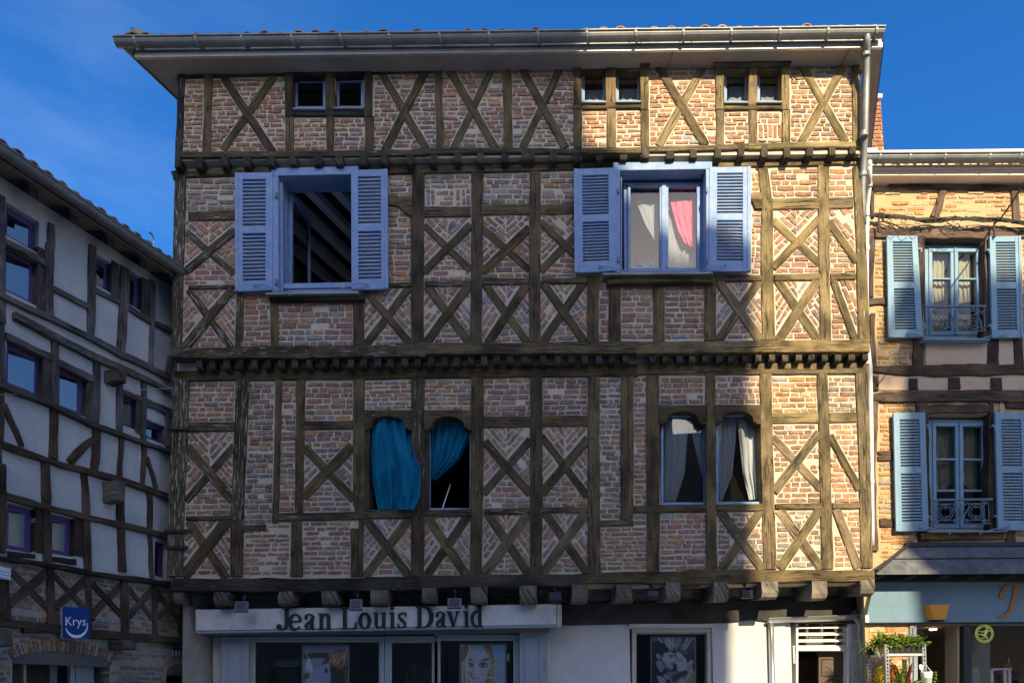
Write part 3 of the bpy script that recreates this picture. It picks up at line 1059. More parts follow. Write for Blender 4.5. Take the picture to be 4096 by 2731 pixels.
T3('E', [(368, 982), (706, 980)], 38, -.034, 'rail', weather=.95)
T3('E', [(790, 970), (1132, 966)], 44, -.034, 'rail', weather=.85)
T3('E', [(1226, 962), (1566, 960)], 46, -.034, 'rail', weather=.55)
T3('E', [(1610, 930), (1610, 1412)], [84, 80], weather=.15, tint=(.75, .74, .72))
T3('E', [(1771, 985), (1770, 1412)], [86, 88], weather=.15, tint=(.7, .68, .66))
T3('F', [(54, 952), (832, 946)], 54, -.085, 'window_sill', weather=.15, tint=(.62, .6, .58))
T3('F', [(434, 975), (435, 1408)], 80, weather=.1, tint=(.8, .78, .75))
T3('F', [(818, 922), (817, 1402)], 84, weather=.1, tint=(.85, .83, .8))
T3('F', [(1205, 128), (1236, 420), (1234, 900), (1250, 1398)], [66, 84, 88, 90], weather=.05)
T3('F', [(1653, 108), (1655, 700), (1668, 1398)], [78, 80, 76], weather=.05)
T3('F', [(1274, 396), (1616, 390)], 82, -.027, 'rail', weather=.05)
T3('F', [(1690, 388), (1868, 384)], 84, -.027, 'rail', weather=.1)
T3('F', [(1288, 936), (1622, 930)], 46, -.034, 'rail', weather=.7)
T3('F', [(1704, 930), (1890, 928)], 46, -.034, 'rail', weather=.5)
T3('F', [(862, 946), (1192, 940)], 42, -.034, 'rail', weather=.35)
T3('F', [(1110, 340), (1198, 340)], 62, -.027, 'rail', weather=.05)
T3('F', [(1892, 120), (1928, 600), (1952, 1402)], [50, 70, 80], -.032, weather=.6)
# curved brackets beside the shutters
mb = MB()
arc = [(1664, 355), (1842, 355), (1842, 500)] + [(1842 - 60 + 60 * 0 - 0, 470)] + [(1780 - 115 * (1 - math.cos(t)) * .9, 470 - 58 * math.sin(t)) for t in (0.3, .7, 1.1, 1.5)] + [(1664, 410)]
prism_uv(mb, MAIN, [ab(MAIN, 'D', p, Y3) for p in arc], Y3 - .026, Y3 + .1, 'a', (1, 1, 1, .2))
mb.build('bracket', M['wood'], H)
mb = MB()
prism_uv(mb, MAIN, [ab(MAIN, 'F', p, Y3) for p in [(1110, 370), (1197, 370), (1197, 442), (1140, 440), (1128, 405)]], Y3 - .026, Y3 + .1, 'a', (1, 1, 1, .05))
mb.build('bracket', M['wood'], H)
T3('D', [(70, 1492), (1900, 1482), (1945, 1480)], [80, 84, 84], -.06, 'sill_beam', weather=.8, side_wob=.008)
T3('E', [(152, 1464), (1940, 1452)], [86, 88], -.062, 'sill_beam', weather=.3)
T3('F', [(270, 1455), (1120, 1448), (1990, 1440)], [88, 90, 88], -.060, 'sill_beam', weather=.12)
mb = MB()
prism_uv(mb, MAIN, rect_px(MAIN, 'D', 66, 1464, 136, 1524, Y3 - .09), Y3 - .09, Y3, 'a', (1.3, 1.3, 1.4, .6))
mb.build('beam_end', M['wood_end'], H)

P3 = dict(d=Y3, pitch=.0685, length=.205)
hcell('D', [(178, 208), (560, 200), (560, 440), (172, 446)], pal='grey', **P3)
xcell(H, 'D', [(170, 520), (560, 512), (560, 985), (160, 995)], [((535, 585), (160, 898), 56, True), ((170, 598), (525, 908), 52, False)], style='V', pal='mix', weather=.85, **P3)
xcell(H, 'D', [(150, 1026), (538, 1020), (532, 1450), (135, 1455)], [((510, 1025), (155, 1460), 62, True), ((190, 1030), (505, 1455), 56, False)], style='V', pal='mix', weather=.95, **P3)
hcell('D', [(604, 1052), (792, 1055), (792, 1448), (598, 1450)], pal='red', **P3)
hcell('D', (850, 1106, 1404, 1446), pal='mix', **P3)
xcell(H, 'D', [(1486, 1010), (1838, 1008), (1838, 1432), (1484, 1442)], [((1500, 1030), (1836, 1436), 58, True), ((1812, 1018), (1490, 1446), 58, False)], style='V', pal='mix', weather=.3, **P3)
hcell('D', (1640, 182, 1838, 352), pal='grey', **P3)
hcell('D', [(1640, 412), (1760, 412), (1838, 500), (1838, 972), (1640, 974)], pal='mix', **P3)
hcell('E', (364, 172, 716, 282), pal='grey', **P3)
hcell('E', (364, 288, 445, 408), pal='grey', ang=math.pi / 2, d=Y3, pitch=.065, length=.3)
hcell('E', (452, 286, 580, 408), pal='grey', **P3)
hcell('E', (586, 286, 704, 408), pal='mix', ang=math.pi / 2, d=Y3, pitch=.065, length=.3)
hcell('E', (794, 168, 1140, 398), pal='grey', **P3)
hcell('E', (1226, 164, 1490, 394), pal='grey', **P3)
xcell(H, 'E', [(362, 494), (704, 492), (704, 962), (360, 966)], [((362, 552), (706, 880), 52, False), ((706, 548), (358, 896), 54, True)], style='V', pal='mix', weather=.45, **P3)
xcell(H, 'E', [(790, 480), (1140, 476), (1138, 946), (790, 950)], [((788, 574), (1142, 884), 54, False), ((1140, 570), (790, 896), 56, True)], style='V', pal='mix', weather=.3, **P3)
xcell(H, 'E', [(1224, 474), (1560, 470), (1560, 936), (1222, 942)], [((1222, 524), (1560, 850), 54, True), ((1560, 545), (1222, 892), 54, False)], style='V', pal='mix', weather=.25, **P3)
xcell(H, 'E', [(362, 1002), (704, 1000), (700, 1418), (360, 1422)], [((385, 998), (700, 1424), 62, False), ((690, 998), (368, 1430), 64, True)], style='V', pal='mix', weather=.4, **P3)
xcell(H, 'E', [(790, 992), (1138, 990), (1136, 1410), (790, 1414)], [((815, 990), (1122, 1412), 62, False), ((1116, 988), (834, 1418), 64, True)], style='V', pal='mix', weather=.3, **P3)
xcell(H, 'E', [(1224, 986), (1566, 984), (1566, 1404), (1222, 1408)], [((1246, 982), (1546, 1410), 62, True), ((1536, 980), (1240, 1408), 62, False)], style='V', pal='mix', weather=.15, **P3)
hcell('E', (1654, 925, 1724, 1400), pal='mix', d=Y3, pitch=.085, length=.13, miss=.15)
hcell('F', (158, 985, 392, 1392), pal='mix', **P3)
hcell('F', (478, 985, 772, 1392), pal='red', **P3)
xcell(H, 'F', [(862, 970), (1192, 965), (1200, 1388), (862, 1394)], [((880, 966), (1186, 1398), 66, True), ((1176, 962), (874, 1400), 64, False)], style='V', pal='mix', weather=.1, **P3)
hcell('F', (1118, 150, 1180, 305), pal='orange', **P3)
hcell('F', [(1118, 442), (1196, 442), (1192, 912), (1118, 914)], pal='mix', d=Y3, pitch=.075, length=.15)
hcell('F', [(1248, 150), (1612, 124), (1614, 344), (1275, 350)], pal='red', **P3)
hcell('F', [(1692, 126), (1862, 122), (1866, 340), (1692, 344)], pal='red', **P3)
xcell(H, 'F', [(1278, 440), (1612, 435), (1624, 905), (1286, 910)], [((1276, 514), (1626, 838), 56, False), ((1622, 508), (1280, 862), 58, True)], style='V', pal='mix', weather=.05, **P3)
xcell(H, 'F', [(1292, 962), (1628, 955), (1634, 1390), (1298, 1394)], [((1312, 960), (1612, 1400), 66, False), ((1612, 952), (1318, 1402), 66, True)], style='V', pal='mix', weather=.1, **P3)
xcell(H, 'F', [(1692, 436), (1872, 432), (1890, 904), (1700, 906)], [((1690, 520), (1896, 820), 54, True)], style='V', pal='red', weather=.05, **P3)
xcell(H, 'F', [(1702, 954), (1892, 952), (1908, 1392), (1710, 1394)], [((1722, 950), (1886, 1402), 54, True)], style='V', pal='red', weather=.55, **P3)

# --- the dense band of small joist ends
for k, xs, ya, yb, w in (('G', (250, 345, 445, 537, 635, 730, 828, 920, 1020, 1118, 1205, 1310, 1400, 1495, 1590, 1690), 132, 116, 42),
                         ('H', (20, 108, 202, 298, 388, 488, 572, 668, 760, 848, 940, 1055, 1172, 1275, 1370, 1463, 1558, 1652), 116, 92, 42),
                         ('I', (178, 367, 458, 555, 645, 737, 830, 918, 1014, 1107, 1200, 1292, 1387, 1475, 1567, 1660, 1755, 1850), 88, 74, 40)):
    for x in xs:
        y = ya + (yb - ya) * (x - xs[0]) / (xs[-1] - xs[0])
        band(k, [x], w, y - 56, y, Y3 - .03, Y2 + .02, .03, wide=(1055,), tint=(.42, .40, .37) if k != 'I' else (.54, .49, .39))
# --- storey with the curtained arched windows
def T2(k, pts, w, dd=-.03, name='post', **kw):
    return timber(MAIN, k, pts, w, Y2 + (dd * .62 if dd > -.05 else dd), H, name, **kw)
T2('G', [(78, 178), (900, 165), (1830, 152)], [72, 80, 78], -.036, 'wall_plate', weather=.45, tint=(.8, .8, .78))
T2('H', [(238, 152), (1830, 138)], [80, 82], -.038, 'wall_plate', weather=.2, tint=(.7, .7, .7))
T2('I', [(255, 132), (1060, 124), (1858, 118)], [76, 80, 84], -.036, 'wall_plate', weather=.1)
T2('G', [(136, 205), (108, 700), (90, 1240), (86, 1572)], [92, 112, 108, 106], -.034, weather=.98)
T2('G', [(183, 534), (498, 530)], 66, -.028, 'rail', weather=.75)
T2('G', [(556, 205), (536, 700), (518, 1215)], [90, 90, 84], weather=.9)
T2('G', [(514, 1180), (512, 1572)], [86, 84], -.036, weather=.6)
T2('G', [(162, 1168), (474, 1162)], 34, -.036, 'rail', weather=.95)
T2('G', [(806, 196), (797, 700), (785, 1200)], 42, -.034, weather=.15)
T2('G', [(962, 205), (948, 1135)], [56, 58], weather=.6)
T2('G', [(985, 522), (1338, 518)], 58, -.027, 'rail', weather=.45, tint=(.9, .92, .98))
T2('G', [(1374, 200), (1372, 1135)], [66, 66], weather=.3)
T2('G', [(1340, 205), (1336, 1080)], 22, -.022, weather=.1)
T2('G', [(806, 1158), (1412, 1150)], 56, -.034, 'rail', weather=.7, tint=(.95, .98, 1.1))
T2('G', [(512, 1238), (718, 1232)], 40, -.034, 'rail', weather=.3)
T2('G', [(932, 1185), (930, 1572)], [72, 84], weather=.2)
T2('G', [(1338, 1240), (1338, 1572)], 54, weather=.3, tint=(.8, .8, .8))
T2('G', [(1382, 1180), (1380, 1572)], 36, -.034, weather=.2)
T2('H', [(300, 185), (294, 1160)], [88, 92], weather=.7)
T2('H', [(296, 1150), (294, 1575)], [90, 88], -.032, weather=.35)
T2('G', [(1405, 1142), (1742, 1140)], 54, -.036, 'window_sill', weather=.6, tint=(.8, .82, .85))
T2('H', [(342, 1136), (664, 1130)], 48, -.036, 'window_sill', weather=.7, tint=(.8, .82, .85))
T2('H', [(714, 178), (708, 1100), (700, 1575)], [86, 88, 86], weather=.45)
T2('H', [(1124, 176), (1122, 1572)], [84, 82], weather=.25)
T2('H', [(1522, 172), (1530, 1555)], [80, 86], weather=.25)
T2('H', [(758, 498), (1086, 494)], 76, -.027, 'rail', weather=.1)
T2('H', [(1162, 490), (1484, 488)], 70, -.027, 'rail', weather=.1)
T2('H', [(760, 1120), (1078, 1118)], 40, -.034, 'rail', weather=.85)
T2('H', [(1148, 1112), (1482, 1112)], 38, -.034, 'rail', weather=.6)
T2('I', [(172, 158), (170, 1180)], 48, -.034, weather=.15, tint=(.75, .75, .75))
T2('I', [(215, 165), (214, 1170)], 38, -.028, weather=.3, tint=(1.1, 1.05, 1.05))
T2('I', [(-5, 1203), (234, 1200)], 36, -.036, 'rail', weather=.5)
T2('I', [(370, 175), (372, 1080)], 88, weather=.1, tint=(.7, .68, .68))
T2('I', [(236, 1106), (748, 1100)], 52, -.037, 'window_sill', weather=.25, tint=(.7, .7, .7))
T2('I', [(374, 1125), (374, 1540)], 88, weather=.15, tint=(.85, .85, .82))
T2('I', [(770, 145), (772, 700), (782, 1535)], [66, 68, 72], weather=.3, tint=(.85, .85, .82))
T2('I', [(814, 1096), (1142, 1092)], 44, -.037, 'window_sill', weather=.2, tint=(.75, .75, .75))
T2('I', [(1157, 165), (1165, 700), (1188, 1522)], [80, 84, 86], weather=.08)
T2('I', [(1552, 158), (1570, 700), (1588, 1520)], [70, 76, 82], weather=.2)
T2('I', [(1198, 472), (1522, 468)], 72, -.027, 'rail', weather=.03)
T2('I', [(1600, 466), (1790, 464)], 68, -.027, 'rail', weather=.2)
T2('I', [(1226, 1086), (1544, 1082)], 42, -.034, 'rail', weather=.6)
T2('I', [(1622, 1084), (1815, 1080)], 42, -.034, 'rail', weather=.4)
T2('I', [(1820, 155), (1842, 600), (1854, 1100), (1864, 1516)], [72, 80, 78, 76], -.033, weather=.45)
T2('G', [(1422, 545), (1422, 1120)], 40, -.008, 'jamb', mat=M['wood_dark'], tint=(1.3, 1.2, 1))
T2('H', [(358, 545), (358, 1112)], 32, -.008, 'jamb', mat=M['wood_dark'], tint=(1.3, 1.2, 1))
# arched window heads
def lintel(k, x0, x1, y0, y1, cx, r, spring, weather, tint, d=Y2 - .032):
    pts = [(x0, y0), (x1, y0), (x1, y1), (cx + r + 18, y1), (cx + r + 14, spring)]
    for i in range(9):
        t = math.pi * i / 8
        pts.append((cx + r * math.cos(t), spring - (spring - (y0 + 42)) * math.sin(t) ** .8))
    pts += [(cx - r - 14, spring), (cx - r - 18, y1), (x0, y1)]
    mb = MB()
    prism_uv(mb, MAIN, [ab(MAIN, k, p, d) for p in pts], d, d + .16, 'a', (tint[0], tint[1], tint[2], weather))
    mb.build('arched_lintel', M['wood'], H)
lintel('G', 1404, 1737, 416, 556, 1572, 122, 540, .65, (.75, .75, .75))
lintel('H', 344, 670, 416, 556, 508, 118, 540, .3, (.85, .85, .85))
lintel('I', 414, 736, 382, 516, 578, 112, 500, .1, (.62, .62, .62))
lintel('I', 804, 1120, 380, 512, 960, 112, 500, .1, (.9, .88, .88))
mb = MB()
for k, q in (('I', (235, 152, 748, 174)), ('G', (808, 188, 1340, 210))):
    prism(mb, MAIN, rect_px(MAIN, k, *q, Y2), Y2 - .012, Y2 + .05, .004)
mb.build('mortar_fillet', M['mortar_old'], H)

P2 = dict(d=Y2, pitch=.0665, length=.2)
hcell('G', [(186, 222), (508, 215), (496, 498), (180, 500)], pal='mix', **P2)
xcell(H, 'G', [(172, 570), (494, 562), (480, 1145), (158, 1150)], [((165, 668), (484, 1040), 64, True), ((496, 662), (158, 1052), 50, False)], style='V', pal='mix', weather=.75, **P2)
xcell(H, 'G', [(148, 1188), (470, 1182), (470, 1560), (140, 1564)], [((450, 1180), (140, 1578), 78, True), ((180, 1190), (440, 1585), 60, False)], style='V', pal='mix', weather=.4, **P2)
hcell('G', [(602, 212), (780, 210), (765, 700), (590, 700)], pal='grey', d=Y2 - .006, pitch=.067, length=.15, miss=.06)
hcell('G', [(588, 706), (770, 706), (758, 1205), (562, 1205)], pal='grey', d=Y2 - .006, pitch=.064, length=.15, miss=.06)
hcell('G', [(830, 215), (932, 212), (920, 1125), (812, 1125)], pal='mix', d=Y2, pitch=.068, length=.26)
hcell('G', (992, 214, 1326, 488), pal='mix', **P2)
xcell(H, 'G', [(986, 552), (1320, 550), (1320, 1120), (978, 1122)], [((985, 672), (1328, 1040), 62, False), ((1322, 662), (976, 1018), 70, True)], style='M', pal='mix', weather=.15, **P2)
hcell('G', [(560, 1262), (884, 1196), (886, 1562), (558, 1564)], pal='mix', d=Y2, pitch=.0585, length=.21)
hcell('G', [(724, 1192), (884, 1188), (884, 1200), (724, 1210)], pal='red', **P2)
hcell('G', (976, 1184, 1308, 1562), pal='mix', d=Y2, pitch=.062, length=.21)
hcell('G', (1412, 208, 1738, 412), pal='red', d=Y2, pitch=.0525, length=.2)
hcell('H', (346, 200, 668, 412), pal='red', d=Y2, pitch=.0525, length=.2)
hcell('H', (760, 188, 1080, 458), pal='mix', **P2)
hcell('H', (1168, 184, 1480, 452), pal='mix', **P2)
xcell(H, 'H', [(760, 538), (1080, 535), (1076, 1096), (758, 1098)], [((764, 632), (1082, 996), 60, True), ((1084, 622), (756, 996), 54, False)], style='V', pal='mix', weather=.2, **P2)
xcell(H, 'H', [(1166, 526), (1480, 524), (1482, 1092), (1160, 1092)], [((1160, 594), (1484, 1018), 54, False), ((1486, 614), (1156, 996), 62, True)], style='V', pal='mix', weather=.2, **P2)
xcell(H, 'G', [(1402, 1172), (1742, 1170), (1738, 1562), (1400, 1566)], [((1415, 1172), (1722, 1575), 62, True), ((1718, 1170), (1412, 1578), 60, False)], style='V', pal='mix', weather=.15, **P2)
xcell(H, 'H', [(342, 1160), (660, 1156), (655, 1562), (340, 1564)], [((358, 1152), (642, 1578), 64, True), ((648, 1152), (352, 1578), 62, False)], style='V', pal='mix', weather=.15, **P2)
xcell(H, 'H', [(756, 1142), (1076, 1140), (1074, 1548), (752, 1552)], [((784, 1140), (1066, 1552), 62, False), ((1066, 1140), (764, 1552), 64, True)], style='V', pal='mix', weather=.15, **P2)
xcell(H, 'H', [(1164, 1134), (1486, 1132), (1488, 1542), (1164, 1546)], [((1184, 1130), (1480, 1548), 62, False), ((1466, 1130), (1174, 1548), 66, True)], style='V', pal='mix', weather=.1, **P2)
hcell('H', (1564, 182, 1716, 1172), pal='grey', d=Y2, pitch=.066, length=.17, miss=.08)
hcell('I', (238, 180, 325, 1075), pal='mix', d=Y2, pitch=.0655, length=.23)
hcell('I', (418, 178, 722, 376), pal='mix', **P2)
hcell('I', (802, 176, 1114, 374), pal='mix', d=Y2, pitch=.07, length=.14)
hcell('I', [(2, 1226), (326, 1222), (328, 1528), (2, 1532)], pal='red', d=Y2, pitch=.0545, length=.2)
hcell('I', (238, 1136, 326, 1218), pal='mix', d=Y2, pitch=.062, length=.2)
hcell('I', (422, 1132, 746, 1530), pal='mix', d=Y2, pitch=.0625, length=.22)
xcell(H, 'I', [(822, 1120), (1144, 1118), (1142, 1520), (824, 1526)], [((838, 1118), (1140, 1528), 62, True), ((1122, 1114), (848, 1532), 60, False)], style='H', pal='grey', weather=.1, **P2)
hcell('I', (1200, 176, 1514, 432), pal='orange', **P2)
hcell('I', (1592, 176, 1784, 430), pal='grey', **P2)
xcell(H, 'I', [(1204, 510), (1528, 506), (1540, 1062), (1224, 1064)], [((1202, 602), (1546, 966), 58, False), ((1530, 572), (1216, 985), 62, True)], style='H', pal='red', weather=.05, **P2)
xcell(H, 'I', [(1602, 504), (1792, 502), (1812, 1062), (1614, 1064)], [((1604, 590), (1812, 968), 54, True)], style='H', pal='red', weather=.2, **P2)
xcell(H, 'I', [(1230, 1110), (1545, 1106), (1552, 1512), (1232, 1516)], [((1252, 1110), (1546, 1522), 66, False), ((1535, 1106), (1258, 1522), 66, True)], style='H', pal='grey', weather=.08, **P2)
xcell(H, 'I', [(1630, 1108), (1816, 1106), (1824, 1508), (1636, 1512)], [((1648, 1106), (1802, 1516), 60, True)], style='H', pal='red', weather=.3, **P2)

# --- bressummer and the great joists of the first jetty
T2('J', [(-25, 212), (1100, 204), (2352, 190)], [118, 126, 128], -.09, 'sill_beam', mat=M['wood_dark'], weather=.45, tint=(1.1, 1.1, 1.05), side_wob=.01, thick=.3)
T2('K', [(195, 182), (1750, 152)], [130, 112], -.092, 'sill_beam', mat=M['wood_dark'], weather=.2, tint=(1.5, 1.4, 1.2), side_wob=.008, thick=.3)
T2('L', [(-370, 136), (1170, 126), (2350, 118)], [112, 118, 112], -.088, 'sill_beam', weather=.15, tint=(.85, .82, .8), side_wob=.01, thick=.3)
for k, x0, x1, y0, y1, tn in (('J', -20, 75, 285, 395, .6), ('J', 365, 500, 280, 408, .8), ('J', 970, 1105, 275, 396, .8), ('J', 1380, 1530, 270, 398, .9), ('J', 1835, 2000, 262, 394, .9),
                              ('K', 205, 340, 240, 378, .8), ('K', 668, 815, 230, 382, .9), ('K', 1128, 1290, 220, 384, .9), ('K', 1620, 1765, 212, 376, 1.0), ('K', 2030, 2190, 208, 372, 1.0),
                              ('L', 385, 520, 190, 358, 1.0), ('L', 840, 970, 184, 360, 1.0), ('L', 1285, 1437, 180, 336, 1.1), ('L', 1765, 1897, 176, 346, 1.15), ('L', 2225, 2345, 165, 302, 1.0)):
    p0, p1 = ab(MAIN, k, (x0, y1), Y2 - .10), ab(MAIN, k, (x1, y0), Y2 - .10)
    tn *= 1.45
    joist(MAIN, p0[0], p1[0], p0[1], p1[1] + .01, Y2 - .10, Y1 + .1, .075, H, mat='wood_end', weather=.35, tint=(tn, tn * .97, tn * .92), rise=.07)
# brick filling between the joists and the dark lintel over the ground floor
mb = MB()
z0, z1 = MAIN.un(2048, 2425, Y1)[1], MAIN.un(2048, 2325, Y1)[1]
xa, xb = MAIN.un(770, 2380, Y1)[0], MAIN.un(3440, 2380, Y1)[0]
prism(mb, MAIN, rect(xa, z0, xb, z1 + .1), Y1 + .02, Y1 + .2)
mb.build('joist_filling', M['mortar_old'], H)
hcell('K', [(300, 240), (2350, 215), (2350, 385), (300, 395)], d=Y1 + .015, pitch=.075, length=.2, pal='dark', miss=.1)
hcell('L', [(90, 195), (2240, 180), (2240, 310), (90, 370)], d=Y1 + .015, pitch=.075, length=.2, pal='dark', miss=.1)
mb = MB()
P = [ab(MAIN, 'P', p, Y1 - .03) for p in [(2235, 2412), (2500, 2404), (3000, 2396), (3440, 2380), (3447, 2492), (3085, 2488), (3010, 2478), (2900, 2490), (2520, 2494), (2235, 2500)]]
prism(mb, MAIN, P, Y1 - .03, Y1 + .2, .01)
mb.build('shop_lintel', M['dark_beam'], H)

emit_bricks(H, MAIN, HB)
# ------------------------------------------------------------------ roof edge of the half-timbered house
def W3(pxx, pyy, d):
    a, b = MAIN.un(pxx, pyy, d)
    return MAIN.w(a, b, d)
EV = .24                                                 # overhang
YE = Y4 - EV
sl, sr = W3(541, 232, YE), W3(3528, 191, YE)             # lower front edge of the soffit
wl_, wr_ = W3(700, 312, Y4 + .05), W3(3450, 259, Y4 + .05)
wl_.z = sl.z + .0; wr_.z = sr.z + .0
mb = MB()
lb, rb_ = sl + SIDE * 7, sr + SIDE * 7
wlb, wrb = wl_ + SIDE * 6.9, wr_ + SIDE * 6.9
th = Vector((0, 0, .03))
for q in ((sl, sr, wr_, wl_), (sl, wl_, wlb, lb), (sr, rb_, wrb, wr_)):
    mb.add([*q, *[p + th for p in q]], [(0, 1, 2, 3), (4, 7, 6, 5)])
mb.build('soffit', M['soffit'], H)
# joints between the soffit boards
for x in (2692, 3400):
    p = W3(x, 193 + (3528 - x) * .0137, YE); q = Vector((p.x, Y4, p.z))
    mb = MB(); box(mb, (p.x - .004, p.y + .01, p.z - .004), (p.x + .004, q.y, p.z + .002)); mb.build('soffit_joint', M['shop_grey'], H)
# fascia: pale drip strip, dark board above it
mb = MB()
def strip(mb, p, q, h0, h1, y0, y1):
    V = [Vector((p.x, p.y + y, p.z + h)) for (y, h) in ((y0, h0), (y0, h1), (y1, h1), (y1, h0))] + [Vector((q.x, q.y + y, q.z + h)) for (y, h) in ((y0, h0), (y0, h1), (y1, h1), (y1, h0))]
    mb.add(V, [(0, 1, 5, 4), (1, 2, 6, 5), (2, 3, 7, 6), (3, 0, 4, 7), (0, 3, 2, 1), (4, 5, 6, 7)])
strip(mb, sl, sr, -.004, .055, -.012, .02)
mb.build('drip_edge', M['zinc_light'], H)
mb = MB()
strip(mb, sl + Vector((0, 0, .055)), sr + Vector((0, 0, .055)), 0, .20, .004, .03)
V = [sr, sr + SIDE * 7]
mb.add([sr + Vector((.02, 0, -.01)), sr + Vector((.02, 0, .25)), sr + SIDE * 7 + Vector((.02, 0, .25)), sr + SIDE * 7 + Vector((.02, 0, -.01))], [(0, 1, 2, 3)])
mb.add([sl + Vector((-.02, 0, -.01)), sl + Vector((-.02, 0, .25)), sl + SIDE * 7 + Vector((-.02, 0, .25)), sl + SIDE * 7 + Vector((-.02, 0, -.01))], [(0, 1, 2, 3)])
mb.build('fascia_board', M['zinc'], H)
# half-round gutter with beaded lip
GR = .064
YG = YE - GR - .02
gl, gr = W3(452, 147, YG - GR), W3(3542, 107, YG - GR)
gl.y = gr.y = YG
def gutter(mb, p, q, r, side):
    """half pipe from p to q (rim height), side = horizontal unit vector to the outside"""
    V, F = [], []
    n = 9
    for c in (p, q):
        for i in range(n):
            t = math.pi * i / (n - 1)
            V.append(c + side * (math.cos(t) * r) + Vector((0, 0, -math.sin(t) * r)))
        for i in range(n - 1, -1, -1):
            t = math.pi * i / (n - 1)
            V.append(c + side * (math.cos(t) * (r - .005)) + Vector((0, 0, -math.sin(t) * (r - .005))))
    m = 2 * n
    for i in range(m):
        j = (i + 1) % m
        F.append((i, j, m + j, m + i))
    F.append(tuple(range(m))); F.append(tuple(range(2 * m - 1, m - 1, -1)))
    mb.add(V, F)
    tube(mb, [p + side * (r + .006), q + side * (r + .006)], .011, 8)
mb = MB()
out = Vector((0, -1, 0))
gutter(mb, gl, gr, GR, out)
lside = Vector((-math.cos(ANG), math.sin(ANG), 0))
g2 = gl + Vector((0.09, .02, 0))
gutter(mb, g2, g2 + SIDE * 6.5, GR, lside)
gut = mb.build('gutter', M['zinc'], H, smooth=False)
tot = gr - gl
for i, x in enumerate((540, 785, 970, 1170, 1365, 1560, 1762, 1960, 2155, 2352, 2548, 2738, 2930, 3125, 3318, 3512)):
    f = (x - 452) / 3090.0
    c = gl + tot * f
    mb = MB()
    V = []
    tilt = .03
    for s in (-1, 1):
        for j in range(8):
            t = math.pi * j / 7
            V.append(c + Vector((s * .012 + (j - 3) * tilt * .2, -math.cos(t) * (GR + .012), -math.sin(t) * (GR + .012))))
    mb.add(V, [(j, j + 1, 9 + j, 8 + j) for j in range(7)])
    for s in (-1,):
        mb.add([p + Vector((0, .0, .006)) for p in V], [(j, j + 1, 9 + j, 8 + j) for j in range(7)])
    mb.build('gutter_strap', M['zinc_mid'], H)
# tiles: a row of cover tiles peeping over the gutter, a roof slope behind them
SL = math.tan(math.radians(17))
mb = MB()
rz = gl.z + .045
r0, r1 = Vector((gl.x + .1, YE + .02, gl.z + .02)), Vector((gr.x - .03, YE + .02, gr.z + .02))
top = 3.6
r2, r3 = r1 + SIDE * top + Vector((-.6, 0, top * SL)), r0 + SIDE * top + Vector((.6, 0, top * SL))
mb.add([r0, r1, r2, r3, r0 - th * 2, r1 - th * 2, r2 - th * 2, r3 - th * 2], [(0, 1, 2, 3), (4, 7, 6, 5), (0, 4, 5, 1), (1, 5, 6, 2), (2, 6, 7, 3), (3, 7, 4, 0)], 0, (.30, .17, .10, 0))
mb.build('roof', M['tile'], H)
def cover_tile(c, r, length, rise, dirv, across, colr, parent):
    mb = MB()
    V = []
    n = 7
    for s in (0, 1):
        for rr in (r, r - .014):
            for i in range(n):
                t = math.pi * i / (n - 1)
                V.append(c + across * (math.cos(t) * rr * (1 - .12 * s)) + Vector((0, 0, math.sin(t) * rr * (1 - .12 * s))) + dirv * (length * s) + Vector((0, 0, rise * s)))
    F = []
    for i in range(n - 1):
        F += [(i, i + 1, 2 * n + i + 1, 2 * n + i), (n + i, 3 * n + i, 3 * n + i + 1, n + i + 1), (i, n + i, n + i + 1, i + 1)]
    mb.add(V, F, 0, colr)
    return mb.build('roof_tile', M['tile'], parent)
TC = [(.34, .19, .11), (.28, .15, .09), (.40, .25, .16), (.24, .15, .10), (.36, .28, .20)]
x = 500.0
while x < 3525:
    f = (x - 452) / 3090.0
    c = gl + tot * f
    c = Vector((c.x, YG + .01, c.z + .045 + random.uniform(-.016, .014)))
    k = random.choice(TC)
    cover_tile(c, .075 + random.uniform(-.008, .006), .42, .42 * SL, Vector((0, 1, 0)), Vector((1, 0, 0)), (*k, random.random()), H)
    x += 68.5
# hip tile at the left corner
p = W3(520, 140, YE - .02)
mb = MB()
V = []
for s, l in ((0, 0), (1, .42)):
    for i in range(7):
        t = math.pi * i / 6
        V.append(p + Vector((.05, 0, -.05)) + (SIDE * .35 + Vector((.93, 0, 0))).normalized() * l * .8 + Vector((0, -math.cos(t) * .09 , math.sin(t) * .115 - s * .03)))
mb.add(V, [(i, i + 1, 8 + i, 7 + i) for i in range(6)] + [tuple(range(7)), tuple(range(13, 6, -1))], 0, (.30, .24, .14, 0))
mb.build('hip_tile', M['tile'], H)
# rain pipe down the right corner
def pipe_px(pts, r, name, mat, parent, n=12, collars=()):
    P = [W3(*p) for p in pts]
    mb = MB()
    Q = [P[0]]
    for i in range(1, len(P)):
        for s in (1, 2, 3):
            Q.append(P[i - 1].lerp(P[i], s / 3))
    tube(mb, Q, r, n)
    o = mb.build(name, M[mat], parent, smooth=True)
    for (cx, cy, cd) in collars:
        c = W3(cx, cy, cd)
        mb = MB(); tube(mb, [c + Vector((0, 0, .03)), c - Vector((0, 0, .03))], r + .009, n); mb.build('pipe_collar', M[mat], o)
    return o
pipe_px([(3467, 140, YG), (3468, 165, YG + .02), (3466, 215, YG + .1), (3464, 330, Y4 - .12), (3460, 520, Y4 - .10), (3453, 660, Y3 - .05), (3449, 760, Y3 + .02), (3452, 900, Y3 + .12)], .040, 'rain_pipe', 'zinc', H,
        collars=((3463, 220, YG + .1), (3455, 540, Y4 - .1), (3452, 700, Y3 - .02)))

